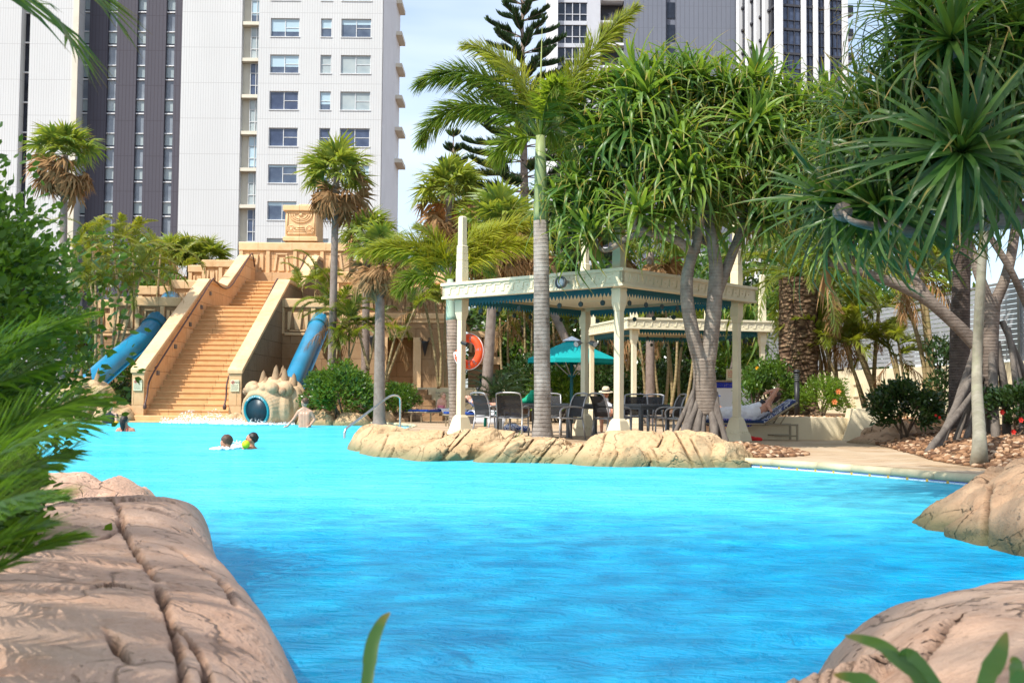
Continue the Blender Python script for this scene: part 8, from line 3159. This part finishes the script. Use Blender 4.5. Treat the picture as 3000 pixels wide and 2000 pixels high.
for p0, p1, r0, r1 in torso((x - .05, Y, .55), (x - .06, Y, z - .42), (x - .02, Y, z - .24), .19, .15, .135):
    sh2.tube([p0, p1], [r0 + .018, r1 + .016], 12)
    sh2.ball(p0, r0 + .018, 10, 8).ball(p1, r1 + .016, 10, 8)
blob('shirt', sh2, M_['cl_white'], ph_, .016, 3)
# man in the blue cap reading
Y = 28.0
p = P(2093, 1160, Y)
x, z = p.x, p.z
hd, M = head((x, Y, z), (.55, -.8, -.25), (0, 0, 1), 1.05)
pk_ = person('bare chested man in a blue cap reading on a lounger behind the stilt roots', (x, Y, .45), 'skin_pink', torso((x + .02, Y, .62), (x + .03, Y, z - .42), (x + .01, Y, z - .20), .20, .16, .14) + [((x + .22, Y, z - .34), (x + .30, Y - .08, z - .62), .055, .046), ((x + .30, Y - .08, z - .62), (x + .36, Y - .30, z - .62), .045, .034), ((x - .17, Y, z - .34), (x - .20, Y - .12, z - .6), .055, .046), ((x - .2, Y - .12, z - .6), (x + .05, Y - .32, z - .64), .045, .034), ((x + .1, Y - .08, .62), (x + .60, Y - .1, .66), .09, .07), ((x + .1, Y + .1, .62), (x + .60, Y + .1, .66), .09, .07), ((x + .6, Y - .1, .66), (x + 1.0, Y - .1, .58), .06, .04), ((x + .6, Y + .1, .66), (x + 1.0, Y + .1, .58), .06, .04)] + hand((x + .36, Y - .30, z - .62), (.6, -.4, .2), (0, 0, 1)) + hand((x + .05, Y - .32, z - .64), (.8, -.2, .1), (0, 0, 1)), hd, .013)
face(pk_, (x, Y, z), M, 1.05)
cpb = MB().ball(Vector((x, Y, z)) + M @ V3(0, -.012, .040), (.086, .102, .085), 18, 12, M)
cpb.ball(Vector((x, Y, z)) + M @ V3(0, .12, .045), (.072, .075, .012), 14, 8, M)
blob('cap', cpb, M_['cl_cap'], pk_, .01, 2)
lg = MB().tube(catmull([Vector((x, Y, z)) + M @ V3(a, .088 + .004 * (abs(a) < .012), b) for a, b in ((-.012, .045), (-.012, .10), (.012, .105), (.02, .085), (.0, .072), (-.012, .072))], 3), .006, 6)
obj('cap_logo', lg, M_['ink_white'], pk_, True)
bk = tag(obj('open_book', MB().box((x + .25, Y - .38, z - .54), (.20, .14, .02), .4).box((x + .24, Y - .40, z - .525), (.19, .13, .008), .4), M_['signplate']), 'open book held by the man in the blue cap', 'book')
# sunbather with an arm over her head
Y = 24.0
x, z = 5.02 + .42, .10 + .60
hd, M = head((5.60, Y, 1.06), (-.35, -.45, .85), (.75, 0, .7))
sb_ = torso((5.12, Y, .62), (5.40, Y, .82), (5.51, Y, .95), .17, .13, .105, 1, (0, 1, 0))
sb_ += [((5.43, Y - .18, .90), (5.60, Y - .26, 1.18), .046, .040), ((5.60, Y - .26, 1.18), (5.48, Y - .14, 1.14), .038, .030), ((5.40, Y - .19, .86), (5.46, Y - .27, .72), .04, .036)]
sb_ += [((5.12, Y - .08, .60), (4.70, Y - .08, .62), .085, .062), ((5.12, Y + .08, .60), (4.70, Y + .08, .62), .085, .062), ((4.70, Y - .08, .62), (4.25, Y - .08, .58), .058, .038), ((4.70, Y + .08, .62), (4.25, Y + .08, .58), .058, .038)]
sb_ += hand((5.48, Y - .14, 1.14), (-.8, .1, -.35), (0, .6, -.7))
ps_ = person('woman sunbathing on the bronze lounger with one arm over her head', (5.1, Y, .5), 'skin_pink', sb_, hd, .012)
face(ps_, (5.60, Y, 1.06), M)
hair(ps_, (5.605, Y, 1.065), M, M_['hair_brown'], 1.06, 0, .06)
o = MB().tube([(5.36, Y, .80), (5.43, Y, .86)], [.155, .15], 14)
blob('bikini_top', MB().join(o), M_['cl_black'], ps_, .014, 2)
wr = MB()
for p0, p1, r0, r1 in (((5.30, Y, .74), (5.08, Y, .64), .165, .195), ((5.08, Y, .64), (4.62, Y, .64), .195, .165), ((4.62, Y, .64), (4.2, Y, .60), .165, .13)):
    wr.tube([p0, Vector(p0).lerp(Vector(p1), .5) + Vector((0, 0, .01)), p1], [r0, (r0 + r1) / 2, r1], 14)
    wr.ball(p0, r0, 10, 8).ball(p1, r1, 10, 8)
o = blob('sarong', wr, M_['cl_white'], ps_, .018, 3)
dz = o.modifiers.new('folds', 'DISPLACE')
tx = bpy.data.textures.new('fold_noise', 'CLOUDS')
tx.noise_scale = .09
dz.texture = tx
dz.strength = .05

# ------------------------------------------------------------------ splashes and churned water
g = np.random.default_rng(12)


def splash(label, c, rx, ry, h, n, seed):
    g = np.random.default_rng(seed)
    b = MB()
    base = MB().ball((0, 0, 0), 1.0, 6, 4)
    BV = np.concatenate(base.v)
    for i in range(n):
        u_, a = math.sqrt(g.random()), g.uniform(0, 2 * PI)
        x, y = c[0] + rx * u_ * math.cos(a), c[1] + ry * u_ * math.sin(a)
        hh = h * (g.random() ** 2.2) * (1 - u_ * .7) * (.5 + .8 * abs(math.sin(x * 3.1 + seed)))
        s = g.uniform(.006, .018) * (1.5 if hh < .04 else .7)
        b.add(BV * np.array([s * g.uniform(1, 2.2), s * g.uniform(1, 1.8), s * g.uniform(.5, 1.2)]) + np.array([x, y, .008 + hh]), base.f)
    o = obj('splash_foam', b, M_['foam'], None, True)
    return tag(o, label, 'splash', None, 'stuff')


p = G(600, 1240, 0)
splash('white splash thrown up in front of the stair plinth', (p.x, p.y, 0), 1.5, .45, .50, 2200, 1)
p = G(740, 1243, 0)
splash('churned white water round the child at the slide mouth', (p.x, p.y, 0), 1.4, .6, .22, 2200, 2)
p = G(690, 1312, 0)
splash('spray between the two swimmers playing with the ball', (p.x, p.y, 0), .16, .2, .30, 160, 3)
p = G(661, 1316, 0)
splash('ring of foam round the ducking swimmer', (p.x - .05, p.y - .05, 0), .2, .14, .06, 110, 4)
